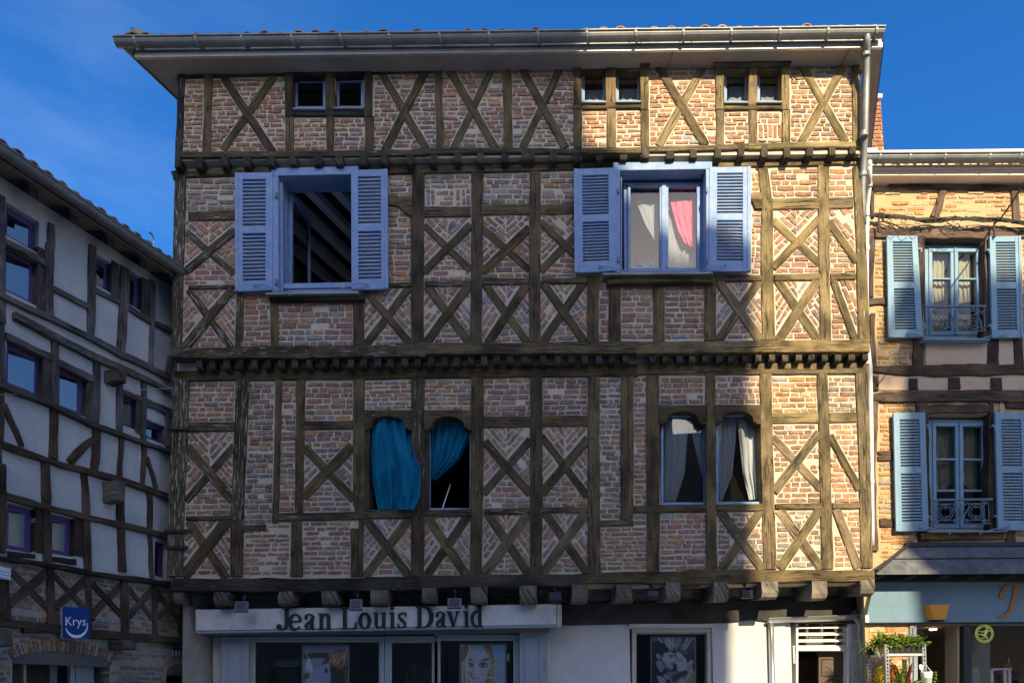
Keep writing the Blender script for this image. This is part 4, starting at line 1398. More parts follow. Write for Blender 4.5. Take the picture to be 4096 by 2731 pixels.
# ------------------------------------------------------------------ windows and shutters
def bil(Q, u, v):
    """Q = tl, tr, br, bl in (a,b)"""
    t = Vector(Q[0]).lerp(Vector(Q[1]), u)
    b = Vector(Q[3]).lerp(Vector(Q[2]), u)
    return tuple(t.lerp(b, v))
def sub(Q, u0, v0, u1, v1):
    return [bil(Q, u0, v0), bil(Q, u1, v0), bil(Q, u1, v1), bil(Q, u0, v1)]
def shutter(fr, Q, d, parent, mat, zones, n, stile=.19, edge_left=True, name='shutter', hinge_side=1, thick=.032):
    mb = MB()
    prism(mb, fr, sub(Q, 0, 0, stile, 1), d, d + thick, .003)
    prism(mb, fr, sub(Q, 1 - stile, 0, 1, 1), d, d + thick, .003)
    ys = [0] + [z for zz in zones for z in zz] + [1]
    for i in range(0, len(ys), 2):
        prism(mb, fr, sub(Q, stile, ys[i], 1 - stile, ys[i + 1]), d + .002, d + thick, .002)
    # closing batten and hinge rod on the free edge
    e0, e1 = (.0, .075) if edge_left else (.925, 1.0)
    prism(mb, fr, sub(Q, e0 - .012, .002, e1, .998), d - .008, d - .0005, .003)
    o = mb.build(name, M[mat], parent)
    W, Hh = (Vector(Q[1]) - Vector(Q[0])).length, (Vector(Q[3]) - Vector(Q[0])).length
    for (v0, v1) in zones:
        p = (v1 - v0) / n
        for i in range(n):
            a0, b0 = bil(Q, stile, v0 + p * (i + .02)); a1, b1 = bil(Q, 1 - stile, v0 + p * (i + .02))
            h = p * Hh
            prof = [(d + .004, -.99 * h), (d + .024, -.90 * h), (d + .030, -.42 * h), (d + .016, -.44 * h)]
            k = len(prof)
            V = [fr.w(a0, b0 + z, dd) for dd, z in prof] + [fr.w(a1, b1 + z, dd) for dd, z in prof]
            s = MB()
            s.add(V, [tuple(range(k)), tuple(range(2 * k - 1, k - 1, -1))] + [(j, k + j, k + (j + 1) % k, (j + 1) % k) for j in range(k)])
            s.build('slat', M[mat], o)
    # iron knobs
    for v in (.06, .30, .50, .70, .94):
        for u in (stile * .55, 1 - stile * .5):
            a, b = bil(Q, u, v)
            s = MB(); prism(s, fr, [(a + .006 * math.cos(t), b + .006 * math.sin(t)) for t in (0, 1.05, 2.1, 3.14, 4.2, 5.2)], d - .006, d, .002)
            s.build('rivet', M[mat], o)
    return o
def ring(mb, fr, Q, t, d0, d1, ch=.003):
    """a rectangular frame of width t metres inside the quad Q"""
    W = (Vector(Q[1]) - Vector(Q[0])).length; Hh = (Vector(Q[3]) - Vector(Q[0])).length
    u, v = t / W, t / Hh
    prism(mb, fr, sub(Q, 0, 0, 1, v), d0, d1, ch); prism(mb, fr, sub(Q, 0, 1 - v, 1, 1), d0, d1, ch)
    prism(mb, fr, sub(Q, 0, v, u, 1 - v), d0 + .0006, d1, ch); prism(mb, fr, sub(Q, 1 - u, v, 1, 1 - v), d0 + .0006, d1, ch)
    return sub(Q, u, v, 1 - u, 1 - v)
def pane(fr, Q, d, parent, mat='glass', name='pane'):
    mb = MB()
    if area2(Q) < 0:
        Q = Q[::-1]
    v = [fr.w(p[0], p[1], d) for p in Q]
    if (v[1] - v[0]).cross(v[2] - v[0]).dot(fr.n) > 0:      # the outer side faces the street
        v.reverse()
    mb.add(v, [(0, 1, 2, 3)])
    return mb.build(name, M[mat], parent)
def stay(fr, k, pts, d, parent, mat):
    """the iron hold-open hook across the foot of a shutter"""
    mb = MB()
    tube(mb, [fr.w(*ab(fr, k, p, dd), dd) for p, dd in pts], .0065, 6)
    p, dd = pts[0]
    c = fr.w(*ab(fr, k, p, dd), dd)
    tube(mb, [c + Vector((0, -.006, -.012)), c + Vector((0, -.006, .012))], .011, 6)
    p, dd = pts[-1]
    c = fr.w(*ab(fr, k, p, dd), dd)
    tube(mb, [c + Vector((-.014, 0, -.022)), c + Vector((.014, 0, .012))], .006, 6)
    return mb.build('shutter_stay', M[mat], parent)
def q_px(fr, k, x0, y0, x1, y1, d):
    return quad_px(fr, k, [(x0, y0), (x1, y0), (x1, y1), (x0, y1)], d)

# first window: open, dark room with ceiling beams
D1 = Y3 - .07
mb = MB()
for q in ([(800, 134), (1445, 118), (1445, 178), (802, 190)], [(802, 190), (852, 189), (856, 1046), (806, 1046)], [(1392, 180), (1445, 178), (1445, 1040), (1395, 1040)]):
    prism(mb, MAIN, quad_px(MAIN, 'D', q, D1), D1, Y3 + .02, .004)
prism(mb, MAIN, quad_px(MAIN, 'D', [(852, 189), (1392, 180), (1392, 188), (852, 200)], D1 + .03), D1 + .03, Y3 + .02, .003)
w1 = mb.build('window', M['paint_blue'], H)
mb = MB()
prism(mb, MAIN, quad_px(MAIN, 'D', [(856, 196), (884, 200), (888, 1046), (858, 1046)], Y3 + .0), Y3, Y3 + .24, .003)
prism(mb, MAIN, quad_px(MAIN, 'D', [(884, 206), (1392, 198), (1392, 212), (886, 222)], Y3 + .02), Y3 + .02, Y3 + .24, .003)
q = ring(mb, MAIN, quad_px(MAIN, 'D', [(886, 222), (1440, 212), (1440, 1048), (890, 1048)], Y3 + .13), .05, Y3 + .13, Y3 + .20)
mb.build('window_frame', M['paint_blue'], w1)
mb = MB(); prism(mb, MAIN, quad_px(MAIN, 'D', [(892, 985), (1396, 974), (1396, 1012), (892, 1022)], Y3 + .0), Y3 - .0, Y3 + .035, .003)
mb.build('guard_rail', M['paint_blue'], w1)
mb = MB(); prism(mb, MAIN, quad_px(MAIN, 'D', [(760, 1050), (1446, 1040), (1446, 1056), (760, 1066)], Y3 - .13), Y3 - .13, Y3 + .03, .003)
mb.build('window_ledge', M['zinc'], H)
# casement leaf swung into the room
c0 = MAIN.un(*px('D', 952, 600), Y3 + .2)[0]
zb, ztp = MAIN.un(*px('D', 950, 1046), Y3 + .2)[1], MAIN.un(*px('D', 950, 290), Y3 + .2)[1]
LF = Frame((c0, Y3 + .2, 0), Vector((.16, .987, 0)).normalized(), Vector((-.987, .16, 0)).normalized())
mb = MB(); q = ring(mb, LF, [(0, ztp - .05), (.56, ztp - .05), (.56, zb), (0, zb)], .05, 0, .045)
leaf = mb.build('casement', M['paint_blue'], w1)
pane(LF, q, .02, w1, 'glass')
# ceiling beams running back into the house
h = holes3[0]
zc = h[3] + .06
mb = MB(); box(mb, (h[0] - .4, Y3 + .26, zc + .10), (h[2] + .5, Y3 + 3.6, zc + .14)); mb.build('ceiling', M['ceiling_dark'], H)
for i in range(-2, 6):
    a = h[0] + .36 * i - .2
    p0 = Vector((a, Y3 + .27, zc)); p1 = p0 + SIDE * 3.1
    mb = MB()
    V = [p + Vector((dx, 0, dz)) for p in (p0, p1) for dx, dz in ((0, 0), (.13, 0), (.13, .11), (0, .11))]
    mb.add(V, [(0, 1, 5, 4), (1, 2, 6, 5), (2, 3, 7, 6), (3, 0, 4, 7), (0, 3, 2, 1), (4, 5, 6, 7)])
    mb.build('ceiling_beam', M['ceiling_beam'], H)
QS = [(942, 691), (1091, 689), (1089, 1160), (943, 1165)]
Z1 = [(.056, .462), (.515, .925)]
s1 = shutter(MAIN, quad_px(MAIN, 'P', QS, D1 - .01), D1 - .012, H, 'paint_blue', Z1, 13, edge_left=True)
s2 = shutter(MAIN, quad_px(MAIN, 'P', [(1404, 680), (1550, 676), (1553, 1155), (1406, 1158)], D1 - .01), D1 - .012, H, 'paint_blue', Z1, 13, edge_left=False)
stay(MAIN, 'D', [((675, 996), D1 - .03), ((750, 996), D1 - .06), ((940, 1062), D1 - .05)], 0, H, 'paint_blue')
stay(MAIN, 'D', [((1515, 988), D1 - .03), ((1430, 988), D1 - .06), ((1235, 1048), D1 - .05)], 0, H, 'paint_blue')
for y in (330, 970):
    mb = MB(); tube(mb, [MAIN.w(*ab(MAIN, 'D', (838, y + o), D1 - .02), D1 - .02) for o in (-18, 22)], .016, 8); mb.build('hinge', M['iron_blue'], H)

# second window: closed casements
mb = MB()
for q in ([(98, 92), (828, 84), (828, 140), (148, 150), (100, 150)], [(100, 150), (148, 150), (150, 905), (104, 905)], [(782, 140), (828, 140), (828, 905), (786, 905)]):
    prism(mb, MAIN, quad_px(MAIN, 'F', q, D1), D1, Y3 + .02, .004)
prism(mb, MAIN, quad_px(MAIN, 'F', [(150, 150), (782, 142), (782, 152), (150, 160)], D1 + .03), D1 + .03, Y3 + .02, .003)
w2 = mb.build('window', M['paint_blue'], H)
mb = MB()
Q = quad_px(MAIN, 'F', [(150, 160), (784, 150), (784, 905), (150, 905)], Y3 + .02)
q = ring(mb, MAIN, Q, .02, Y3 + .0, Y3 + .24)
prism(mb, MAIN, quad_px(MAIN, 'F', [(170, 178), (755, 170), (755, 184), (170, 192)], Y3 + .03), Y3 + .03, Y3 + .1, .003)
Q = quad_px(MAIN, 'F', [(176, 240), (754, 236), (756, 896), (180, 898)], Y3 + .12)
ring(mb, MAIN, Q, .035, Y3 + .12, Y3 + .2)
mb.build('window_frame', M['paint_blue'], w2)
for (x0, x1) in ((204, 462), (482, 738)):
    mb = MB()
    q = ring(mb, MAIN, q_px(MAIN, 'F', x0, 248, x1, 888, Y3 + .10), .038 if x0 < 300 else .04, Y3 + .10, Y3 + .15, .006)
    mb.build('casement', M['paint_blue'], w2)
    pane(MAIN, q, Y3 + .125, w2, 'glass_double')
mb = MB(); prism(mb, MAIN, q_px(MAIN, 'F', 456, 240, 488, 892, Y3 + .085), Y3 + .085, Y3 + .1, .004); mb.build('meeting_stile', M['paint_blue'], w2)
mb = MB(); prism(mb, MAIN, q_px(MAIN, 'F', 246, 254, 392, 263, Y3 + .094), Y3 + .094, Y3 + .1, .002); mb.build('air_vent', M['zinc'], w2)
mb = MB(); prism(mb, MAIN, quad_px(MAIN, 'F', [(20, 906), (832, 898), (832, 912), (20, 920)], Y3 - .13), Y3 - .13, Y3 + .03, .003)
mb.build('window_ledge', M['zinc'], H)
shutter(MAIN, quad_px(MAIN, 'P', [(2297, 676), (2465, 670), (2468, 1083), (2300, 1091)], D1 - .01), D1 - .012, H, 'paint_blue', [(.066, .455), (.515, .905)], 13, edge_left=True)
shutter(MAIN, quad_px(MAIN, 'P', [(2838, 668), (3003, 666), (3003, 1085), (2834, 1084)], D1 - .01), D1 - .012, H, 'paint_blue', [(.058, .455), (.512, .908)], 13, edge_left=False)
stay(MAIN, 'F', [((0, 855), D1 - .03), ((60, 862), D1 - .06), ((250, 905), D1 - .05)], 0, H, 'paint_blue')
stay(MAIN, 'F', [((925, 848), D1 - .03), ((850, 862), D1 - .06), ((665, 905), D1 - .05)], 0, H, 'paint_blue')
for x, y in ((135, 298), (788, 295), (137, 808), (785, 810)):
    mb = MB(); tube(mb, [MAIN.w(*ab(MAIN, 'F', (x, y + o), D1 - .02), D1 - .02) for o in (-16, 18)], .013, 8); mb.build('hinge', M['iron_blue'], H)

# pairs of little attic windows
def small_window(k, x0, y0, x1, y1, d, fw=.045, sash=.05, parent=H):
    mb = MB()
    Q = q_px(MAIN, k, x0, y0, x1, y1, d)
    q = ring(mb, MAIN, Q, fw, d, d + .07)
    o = mb.build('window', M['paint_blue'], parent)
    mb = MB(); q = ring(mb, MAIN, q, sash, d + .015, d + .06); mb.build('casement', M['paint_blue'], o)
    pane(MAIN, q, d + .035, o, 'glass')
    return o
small_window('A', 1396, 466, 1640, 700, Y4 + .07, .022, .03)
small_window('A', 1698, 466, 1916, 698, Y4 + .07, .022, .03)
small_window('B', 1620, 452, 1816, 704, Y4 + .07, .018, .024)
small_window('B', 1888, 452, 2088, 702, Y4 + .07, .018, .024)
small_window('C', 777, 446, 973, 708, Y4 + .07, .018, .024)
small_window('C', 1037, 446, 1234, 706, Y4 + .07, .018, .024)
for k, x0, x1, y in (('A', 1394, 1632, 688), ('A', 1690, 1908, 682), ('B', 1620, 1812, 693), ('B', 1890, 2086, 690), ('C', 778, 970, 696), ('C', 1038, 1232, 694)):
    mb = MB(); prism(mb, MAIN, q_px(MAIN, k, x0, y, x1, y + 14, Y4 - .05), Y4 - .052, Y4 + .12, .003); mb.build('window_ledge', M['iron_blue'], H)

# arched windows of the middle storey
def arch_frame(k, x0, y0, x1, y1, d, glazed, fw=.024):
    mb = MB()
    q = ring(mb, MAIN, q_px(MAIN, k, x0, y0, x1, y1, d), fw, d, d + .06)
    o = mb.build('window', M['paint_blue'], H)
    if glazed:
        mb = MB(); prism(mb, MAIN, sub(q, 0, .045, 1, .06), d + .01, d + .05, .002); mb.build('transom', M['paint_blue'], o)
        pane(MAIN, q, d + .03, o, 'glass')
    return o
arch_frame('G', 1436, 430, 1745, 1124, Y2 + .10, False)
arch_frame('H', 372, 430, 672, 1112, Y2 + .10, False)
arch_frame('I', 424, 405, 746, 1078, Y2 + .06, True, .035)
arch_frame('I', 808, 400, 1142, 1074, Y2 + .06, True, .035)

# ------------------------------------------------------------------ curtains (each hangs by itself)
def curtain(k, left, right, d, mat, folds, amp, name, label, group, nu=40, nv=26, cat='curtain', fr=MAIN, dfn=None):
    """left/right: lists of (x, y) crop pixels, top to bottom, bounding the cloth"""
    V, F = [], []
    def at(L, v):
        t = v * (len(L) - 1)
        i = min(int(t), len(L) - 2)
        f = t - i
        return (L[i][0] + (L[i + 1][0] - L[i][0]) * f, L[i][1] + (L[i + 1][1] - L[i][1]) * f)
    ph = random.uniform(0, 6)
    for j in range(nv + 1):
        v = j / nv
        l, r = at(left, v), at(right, v)
        for i in range(nu + 1):
            u = i / nu
            p = (l[0] + (r[0] - l[0]) * u, l[1] + (r[1] - l[1]) * u)
            dd = d + amp * math.sin(u * folds * 2 * math.pi + ph + .8 * math.sin(v * 3 + u * 5)) * (.5 + .5 * v) + .3 * amp * math.sin(u * folds * 4.7 + v * 4)
            dd += .55 * amp * math.sin(u * 11 + v * 8 + ph * 2) * math.sin(v * 5 + ph) + .25 * amp * math.sin(u * 23 - v * 15)
            if dfn:
                dd += dfn(u, v)
            a, b = ab(fr, k, p, dd)
            V.append(fr.w(a, b, dd))
    for j in range(nv):
        for i in range(nu):
            n = nu + 1
            F.append((j * n + i, j * n + i + 1, (j + 1) * n + i + 1, (j + 1) * n + i))
    mb = MB(); mb.add(V, F)
    o = mb.build(name, M[mat], None, smooth=True)
    tag(o, label, cat, group)
    return o
CG = 'curtains in the arched windows'
curtain('G', [(1470, 450), (1452, 700), (1462, 900), (1500, 1108)], [(1735, 450), (1738, 640), (1805, 860), (1788, 1030), (1752, 1110)], Y2 + .04, 'cloth_teal', 4.6, .034, 'curtain',
        'teal curtain blowing out of the open arched window, over its oak post', CG, dfn=lambda u, v: -.15 * min(1, max(0, u - .5) / .18) * min(1, max(0, v - .2) * 3.5))
curtain('H', [(408, 440), (398, 600), (388, 760), (380, 890)], [(690, 440), (684, 560), (590, 760), (420, 912)], Y2 + .15, 'cloth_teal', 5.5, .024, 'curtain',
        'teal curtain gathered aside to the left, dark room showing below it', CG)
curtain('I', [(448, 432), (452, 700), (440, 900), (446, 1050)], [(616, 470), (606, 640), (590, 860), (528, 1054)], Y2 + .17, 'cloth_white', 4.2, .014, 'curtain',
        'wide white curtain at the left of the first white-curtained window, tied low', CG)
curtain('I', [(620, 470), (648, 620), (690, 800), (726, 945)], [(740, 440), (742, 620), (744, 800), (744, 960)], Y2 + .17, 'cloth_white', 3.2, .012, 'curtain',
        'narrow white curtain tapering to the post between the two white-curtained windows', CG)
curtain('I', [(828, 430), (826, 650), (828, 880), (834, 1048)], [(952, 468), (944, 640), (920, 880), (850, 1050)], Y2 + .17, 'cloth_white', 3.4, .012, 'curtain',
        'creamy white curtain at the left of the window nearest the sunlit wall', CG)
curtain('I', [(956, 468), (974, 640), (996, 860), (1040, 1042)], [(1130, 430), (1134, 640), (1136, 860), (1134, 1038)], Y2 + .17, 'cloth_white', 4.5, .016, 'curtain',
        'bright white curtain at the right of the window nearest the sunlit wall', CG)
curtain('F', [(520, 385), (545, 480), (575, 590), (628, 690)], [(725, 365), (725, 480), (725, 600), (725, 740)], Y3 + .24, 'cloth_pink', 4.0, .012, 'curtain',
        'bright pink curtain drawn aside behind the closed casement between blue shutters', None)
curtain('F', [(488, 262), (500, 480), (498, 700), (490, 886)], [(740, 262), (738, 480), (738, 700), (740, 886)], Y3 + .32, 'cloth_grey', 3.0, .008, 'net_curtain',
        'pale grey net curtain filling the right casement behind the pink one', None, cat='net curtain')
curtain('F', [(236, 300), (250, 330), (330, 540), (400, 665)], [(440, 290), (440, 420), (440, 540), (440, 672)], Y3 + .28, 'cloth_grey', 2.2, .006, 'net_curtain',
        'pale grey net curtain swept across the left casement above a dark corner', None, cat='net curtain')
# candle stickers at the foot of the panes
for x0, y0, n in ((275, 850, 5), (318, 874, 5), (364, 848, 5)):
    mb = MB()
    for i in range(n):
        hh = (40, 30, 46, 30, 40)[i]
        q = rect_px(MAIN, 'F', x0 + i * 9, y0 - hh + 4 * abs(i - 2), x0 + i * 9 + 4, y0 + 2 * (i % 2), Y3 + .119)
        prism(mb, MAIN, q, Y3 + .119, Y3 + .121)
    o = mb.build('window_sticker', M['white_print'], None)
    tag(o, {275: 'white sticker of candles at the lower left of the dark left pane', 318: 'white sticker of candles in the lower middle of the dark left pane', 364: 'white sticker of candles at the lower right of the dark left pane'}[x0], 'sticker', 'candle stickers on the window pane')
# the bright rod leaning in the second teal-curtained window
mb = MB(); tube(mb, [MAIN.w(*ab(MAIN, 'H', (470, 1105), Y2 + .2), Y2 + .2), MAIN.w(*ab(MAIN, 'H', (528, 930), Y2 + .3), Y2 + .3)], .008, 6)
tag(mb.build('broom_handle', M['steel'], None), 'thin pale broom handle leaning in the dark window below the gathered teal curtain', 'broom')
# iron clamps on the weathered left corner post
for k, x0, y0, x1, y1 in (('G', 25, 537, 180, 557), ('G', 8, 1245, 192, 1268), ('G', 0, 1360, 170, 1384)):
    mb = MB()
    prism(mb, MAIN, quad_px(MAIN, k, [(x0, y0 + 2), (x1, y0), (x1, y1 - 3), (x0, y1)], Y2 - .05), Y2 - .056, Y2 - .03, .003)
    for u in (.2, .5, .85):
        a, b = ab(MAIN, k, (x0 + (x1 - x0) * u, (y0 + y1) / 2), Y2 - .06)
        prism(mb, MAIN, [(a + .008 * math.cos(t), b + .008 * math.sin(t)) for t in (0, 1.05, 2.1, 3.14, 4.2, 5.2)], Y2 - .062, Y2 - .056, .002)
    mb.build('iron_clamp', M['iron_black'], H)

AG = 'net curtains in the attic windows'
for k, x0, x1, y0, y1, lb in (('B', 1655, 1812, 610, 700, 'short grey net curtain in the leftmost pane of the attic pair where the sunlight starts'),
                              ('B', 1925, 2080, 600, 698, 'short grey net curtain in the right pane of the attic pair where the sunlight starts'),
                              ('C', 812, 968, 580, 700, 'short grey net curtain in the left pane of the attic pair nearest the rain pipe'),
                              ('C', 1065, 1212, 580, 698, 'short grey net curtain in the right pane of the attic pair nearest the rain pipe')):
    curtain(k, [(x0, y0), (x0, (y0 + y1) / 2), (x0, y1)], [(x1, y0), (x1, (y0 + y1) / 2), (x1, y1)], Y4 + .17, 'cloth_grey', 3, .006, 'net_curtain', lb, AG, 18, 5, 'net curtain')
# ------------------------------------------------------------------ the brick house on the right
YR = 8.62
rhouse = thing('brick_timber_house', 'narrow house of thin orange bricks and dark brown timber with pale blue shutters', 'house', (5.6, 9.2, 0))
RH = rhouse
RB = []
hR1 = hole_px(MAIN, 'R2', 785, 120, 1312, 1016, YR)
hR2 = hole_px(MAIN, 'R3', 818, 345, 1368, 1398, YR)
mb = MB()
a0, b0 = MAIN.un(3452, 2480, YR)[0], MAIN.un(3800, 2490, YR)[1]
a1, b1 = a0 + 5.2, MAIN.un(3800, 700, YR)[1]
wall_holes(mb, MAIN, a0, a1, b0, b1 + .1, [hR1, hR2], YR + .006, YR + .25)
mb.build('mortar_wall', M['mortar_ochre'], RH)
mb = MB()
for q in (((a0 + .02, YR + .02), 1), ((a1 - .02, YR + .02), 1)):
    p = Vector((q[0][0], q[0][1], 0)); e = p + SIDE * 8
    mb.add([p, e, e + Vector((0, 0, b1)), p + Vector((0, 0, b1))], [(0, 1, 2, 3)])
p, e = Vector((a0, YR, 0)) + SIDE * 8, Vector((a1, YR, 0)) + SIDE * 8
mb.add([p, e, e + Vector((0, 0, b1)), p + Vector((0, 0, b1))], [(0, 1, 2, 3)])
mb.build('side_wall', M['mortar_old'], RH)
room(MAIN, hR1, YR + .25, 2.2, RH, grow=.3)
room(MAIN, hR2, YR + .25, 2.2, RH, grow=.3)
def TR(k, pts, w, dd=-.022, name='post', **kw):
    kw.setdefault('mat', M['wood_brown'])
    kw.setdefault('weather', .1)
    kw.setdefault('side_wob', .012)
    return timber(MAIN, k, pts, w, YR + dd, RH, name, **kw)
TR('R1', [(340, 920), (342, 1250)], 36)
TR('R1', [(1036, 950), (995, 1090), (945, 1250)], [88, 78, 78], name='brace')
TR('R1', [(1712, 950), (1718, 1100), (1728, 1290)], [84, 76, 76])
TR('R1', [(500, 940), (900, 950), (1500, 955), (2400, 955)], [14, 40, 52, 60], -.026, 'wall_plate')
TR('R1', [(300, 1404), (1100, 1402), (2400, 1396)], [86, 90, 92], -.026, 'rail')
TR('R2', [(312, 105), (308, 640)], 42)
TR('R2', [(750, 100), (748, 520), (748, 1020)], [58, 52, 56], -.024)
TR('R2', [(1342, 100), (1344, 1020)], [44, 50], -.024)
TR('R2', [(284, 680), (452, 678)], 74, -.024, 'rail')
TR('R2', [(320, 790), (330, 1260)], [44, 50])
TR('R2', [(736, 1010), (732, 1256)], [92, 100])
TR('R2', [(1396, 1016), (1398, 1272)], [88, 92], tint=(.72, .68, .85))
TR('R2', [(1620, 1005), (1640, 1256)], 84)
TR('R2', [(296, 1280), (500, 1300), (1000, 1296), (1700, 1292), (2600, 1290)], [50, 84, 92, 94, 94], -.034, 'beam')
TR('R3', [(302, 190), (480, 190), (1000, 186), (1700, 188), (2600, 190)], [60, 98, 96, 94, 94], -.034, 'beam')
for x0, x1, y0, y1, t in ((648, 722, 1368, 1470, .5), (1003, 1100, 1362, 1466, .45), (1384, 1476, 1362, 1480, .55), (296, 366, 1345, 1478, .8)):
    p0, p1 = ab(MAIN, 'R2', (x0, y1), YR - .03), ab(MAIN, 'R2', (x1, y0), YR - .03)
    joist(MAIN, p0[0], p1[0], p0[1], p1[1], YR - .025, YR + .1, .012, RH, mat='wood_brown', tint=(t, t * .95, t * .9), weather=.1)
TR('R3', [(336, 232), (322, 600), (332, 850), (330, 1100), (345, 1570)], [66, 56, 46, 52, 62], -.03)
TR('R3', [(366, 692), (512, 690)], 30, -.02, 'rail'); TR('R3', [(366, 740), (512, 740)], 36, -.02, 'rail')
TR('R3', [(384, 1325), (524, 1322)], 78, -.02, 'rail')
TR('R3', [(768, 240), (770, 345)], 100)
TR('R3', [(820, 300), (1370, 296)], 78, -.026, 'window_head')
TR('R3', [(804, 340), (818, 1400)], [34, 30], -.024, tint=(.6, .6, .6))
TR('R3', [(1388, 240), (1396, 1400)], [50, 52], -.024, tint=(.65, .62, .6))
TR('R3', [(1520, 262), (1700, 262), (2500, 262)], 78, -.02, 'rail', tint=(.7, .7, .7))
TR('R3', [(750, 1434), (1516, 1436)], 56, -.05, 'window_sill', mat=M['wood'], tint=(.75, .7, .6))
TR('R3', [(775, 1400), (777, 1500)], 90, tint=(.7, .7, .7))
TR('R3', [(1560, 1395), (1560, 1510)], 90, tint=(.7, .65, .65))
# rendered panels
for k, q in (('R2', (785, 1040, 1354, 1256)), ('R2', (1440, 1036, 1600, 1262)), ('R2', (1690, 1036, 2600, 1262)), ('R2', (366, 1338, 2600, 1482)), ('R3', (1450, 240, 1490, 400)), ('R3', (920, 1460, 1480, 1520))):
    mb = MB(); prism(mb, MAIN, rect_px(MAIN, k, *q, YR), YR - .008, YR + .05, .004)
    mb.build('rendered_panel', M['render_pink'], RH)
def rc(k, pts, pal='orange', pitch=.061, length=.25, **kw):
    kw.setdefault('miss', .16)
    kw.setdefault('gap', .026)
    hcell(k, pts, YR, pitch=pitch, length=length, pal=pal, store=RB, jit=.005, **kw)
rc('R1', [(362, 1085), (975, 1085), (915, 1235), (366, 1240)], miss=.35)
rc('R1', [(362, 940), (1000, 985), (980, 1080), (362, 1080)], miss=.5)
rc('R1', [(1066, 985), (1675, 990), (1685, 1285), (960, 1250)], miss=.35)
rc('R1', (1760, 990, 2400, 1340), miss=.3)
rc('R1', (362, 1320, 1700, 1362), miss=.6)
rc('R2', (334, 108, 480, 636), miss=.08)
rc('R2', (350, 728, 500, 1012), miss=.08)
rc('R2', (365, 1014, 690, 1250), miss=.1, pitch=.068)
rc('R2', (1660, 108, 2500, 1000), miss=.2)
rc('R3', (378, 236, 718, 332), miss=.08)
rc('R3', (376, 336, 560, 674), miss=.06)
rc('R3', (368, 762, 560, 1282), miss=.06)
rc('R3', (386, 1368, 728, 1560), miss=.06)
rc('R3', (1620, 1400, 2400, 1520), miss=.15)
rc('R4', (428, 0, 800, 180), miss=.1)
rc('R4', (430, 180, 640, 380), miss=.1)
emit_bricks(RH, MAIN, RB, mat=M['brick_limed'])

# eaves: mouldings, cream fascia, gutter, tiles
def bar_px(name, k, x0, ya, yb, x1, yc, yd, d0, d1, mat, parent, ch=.004):
    mb = MB(); prism(mb, MAIN, quad_px(MAIN, k, [(x0, ya), (x1, yc), (x1, yd), (x0, yb)], d0), d0, d1, ch)
    return mb.build(name, M[mat], parent)
ER = .16
bar_px('cornice', 'R1', 252, 843, 855, 3000, 833, 845, YR - ER, YR + .1, 'fascia_cream', RH)
mb = MB()
c = [MAIN.w(*MAIN.un(*px('R1', x, y), d), d) for x, y, d in ((255, 846, YR - ER), (3000, 835, YR - ER))]
mb.add([c[0], c[1], Vector((c[1].x, YR + .02, c[1].z)), Vector((c[0].x, YR + .02, c[0].z)), *[q + Vector((0, 0, .02)) for q in (c[0], c[1], Vector((c[1].x, YR + .02, c[1].z)), Vector((c[0].x, YR + .02, c[0].z)))]], [(0, 1, 2, 3), (4, 7, 6, 5)])
mb.build('soffit', M['fascia_cream'], RH)
bar_px('fascia_board', 'R1', 252, 788, 850, 3000, 780, 842, YR - ER - .02, YR - ER + .02, 'fascia_cream', RH)
bar_px('moulding', 'R1', 252, 762, 782, 3000, 756, 776, YR - ER - .05, YR - ER + .02, 'fascia_cream', RH, .012)
bar_px('moulding', 'R1', 252, 748, 760, 3000, 742, 754, YR - ER - .035, YR - ER + .02, 'fascia_cream', RH, .006)
mb = MB(); a_ = MAIN.un(*px('R1', 255, 752), YR - ER)
box(mb, (a_[0], YR - ER + .001, a_[1]), (a_[0] + 5, YR - ER + .03, a_[1] + .20)); mb.build('eaves_board', M['fascia_cream'], RH)
ygr = YR - ER - .13
p = MAIN.w(*MAIN.un(*px('R1', 258, 634), ygr - .07), ygr); q = MAIN.w(*MAIN.un(*px('R1', 3000, 620), ygr - .07), ygr)
mb = MB(); gutter(mb, p, q, .068, Vector((0, -1, 0))); mb.build('gutter', M['zinc'], RH)
for x in (418, 708, 1046, 1480, 1778):
    f = (x - 258) / (3000 - 258.0)
    c = p + (q - p) * f
    V = [c + Vector((s * .011 - j * .002, -math.cos(math.pi * j / 7) * .076, -math.sin(math.pi * j / 7) * .076)) for s in (-1, 1) for j in range(8)]
    mb = MB(); mb.add(V, [(j, j + 1, 9 + j, 8 + j) for j in range(7)]); mb.build('gutter_strap', M['zinc_mid'], RH)
mb = MB()
r0, r1 = Vector((p.x, YR - ER, p.z + .0)), Vector((q.x, YR - ER, q.z + .0))
mb.add([r0, r1, r1 + Vector((0, 3.5, .95)), r0 + Vector((0, 3.5, .95)), r0 + Vector((0, 0, -.05)), r1 + Vector((0, 0, -.05)), r1 + Vector((0, 3.5, .9)), r0 + Vector((0, 3.5, .9))], [(0, 1, 2, 3), (4, 7, 6, 5), (0, 4, 5, 1)], 0, (.30, .17, .10, 0))
mb.build('roof', M['tile'], RH)
x = p.x + .3
while x < p.x + 2.6:
    cover_tile(Vector((x, YR - ER - .02, p.z - .035 + random.uniform(-.012, .01))), .07, .4, .11, Vector((0, 1, 0)), Vector((1, 0, 0)), (*random.choice(TC), random.random()), RH)
    x += .205
mb = MB()
a = MAIN.w(*MAIN.un(*px('R1', 262, 600), YR - .3), YR - .3); b = MAIN.w(*MAIN.un(*px('R1', 382, 642), YR - .3), YR - .3)
box(mb, (a.x, YR - .32, b.z), (b.x, YR + .2, a.z)); mb.build('flashing', M['zinc_light'], RH)
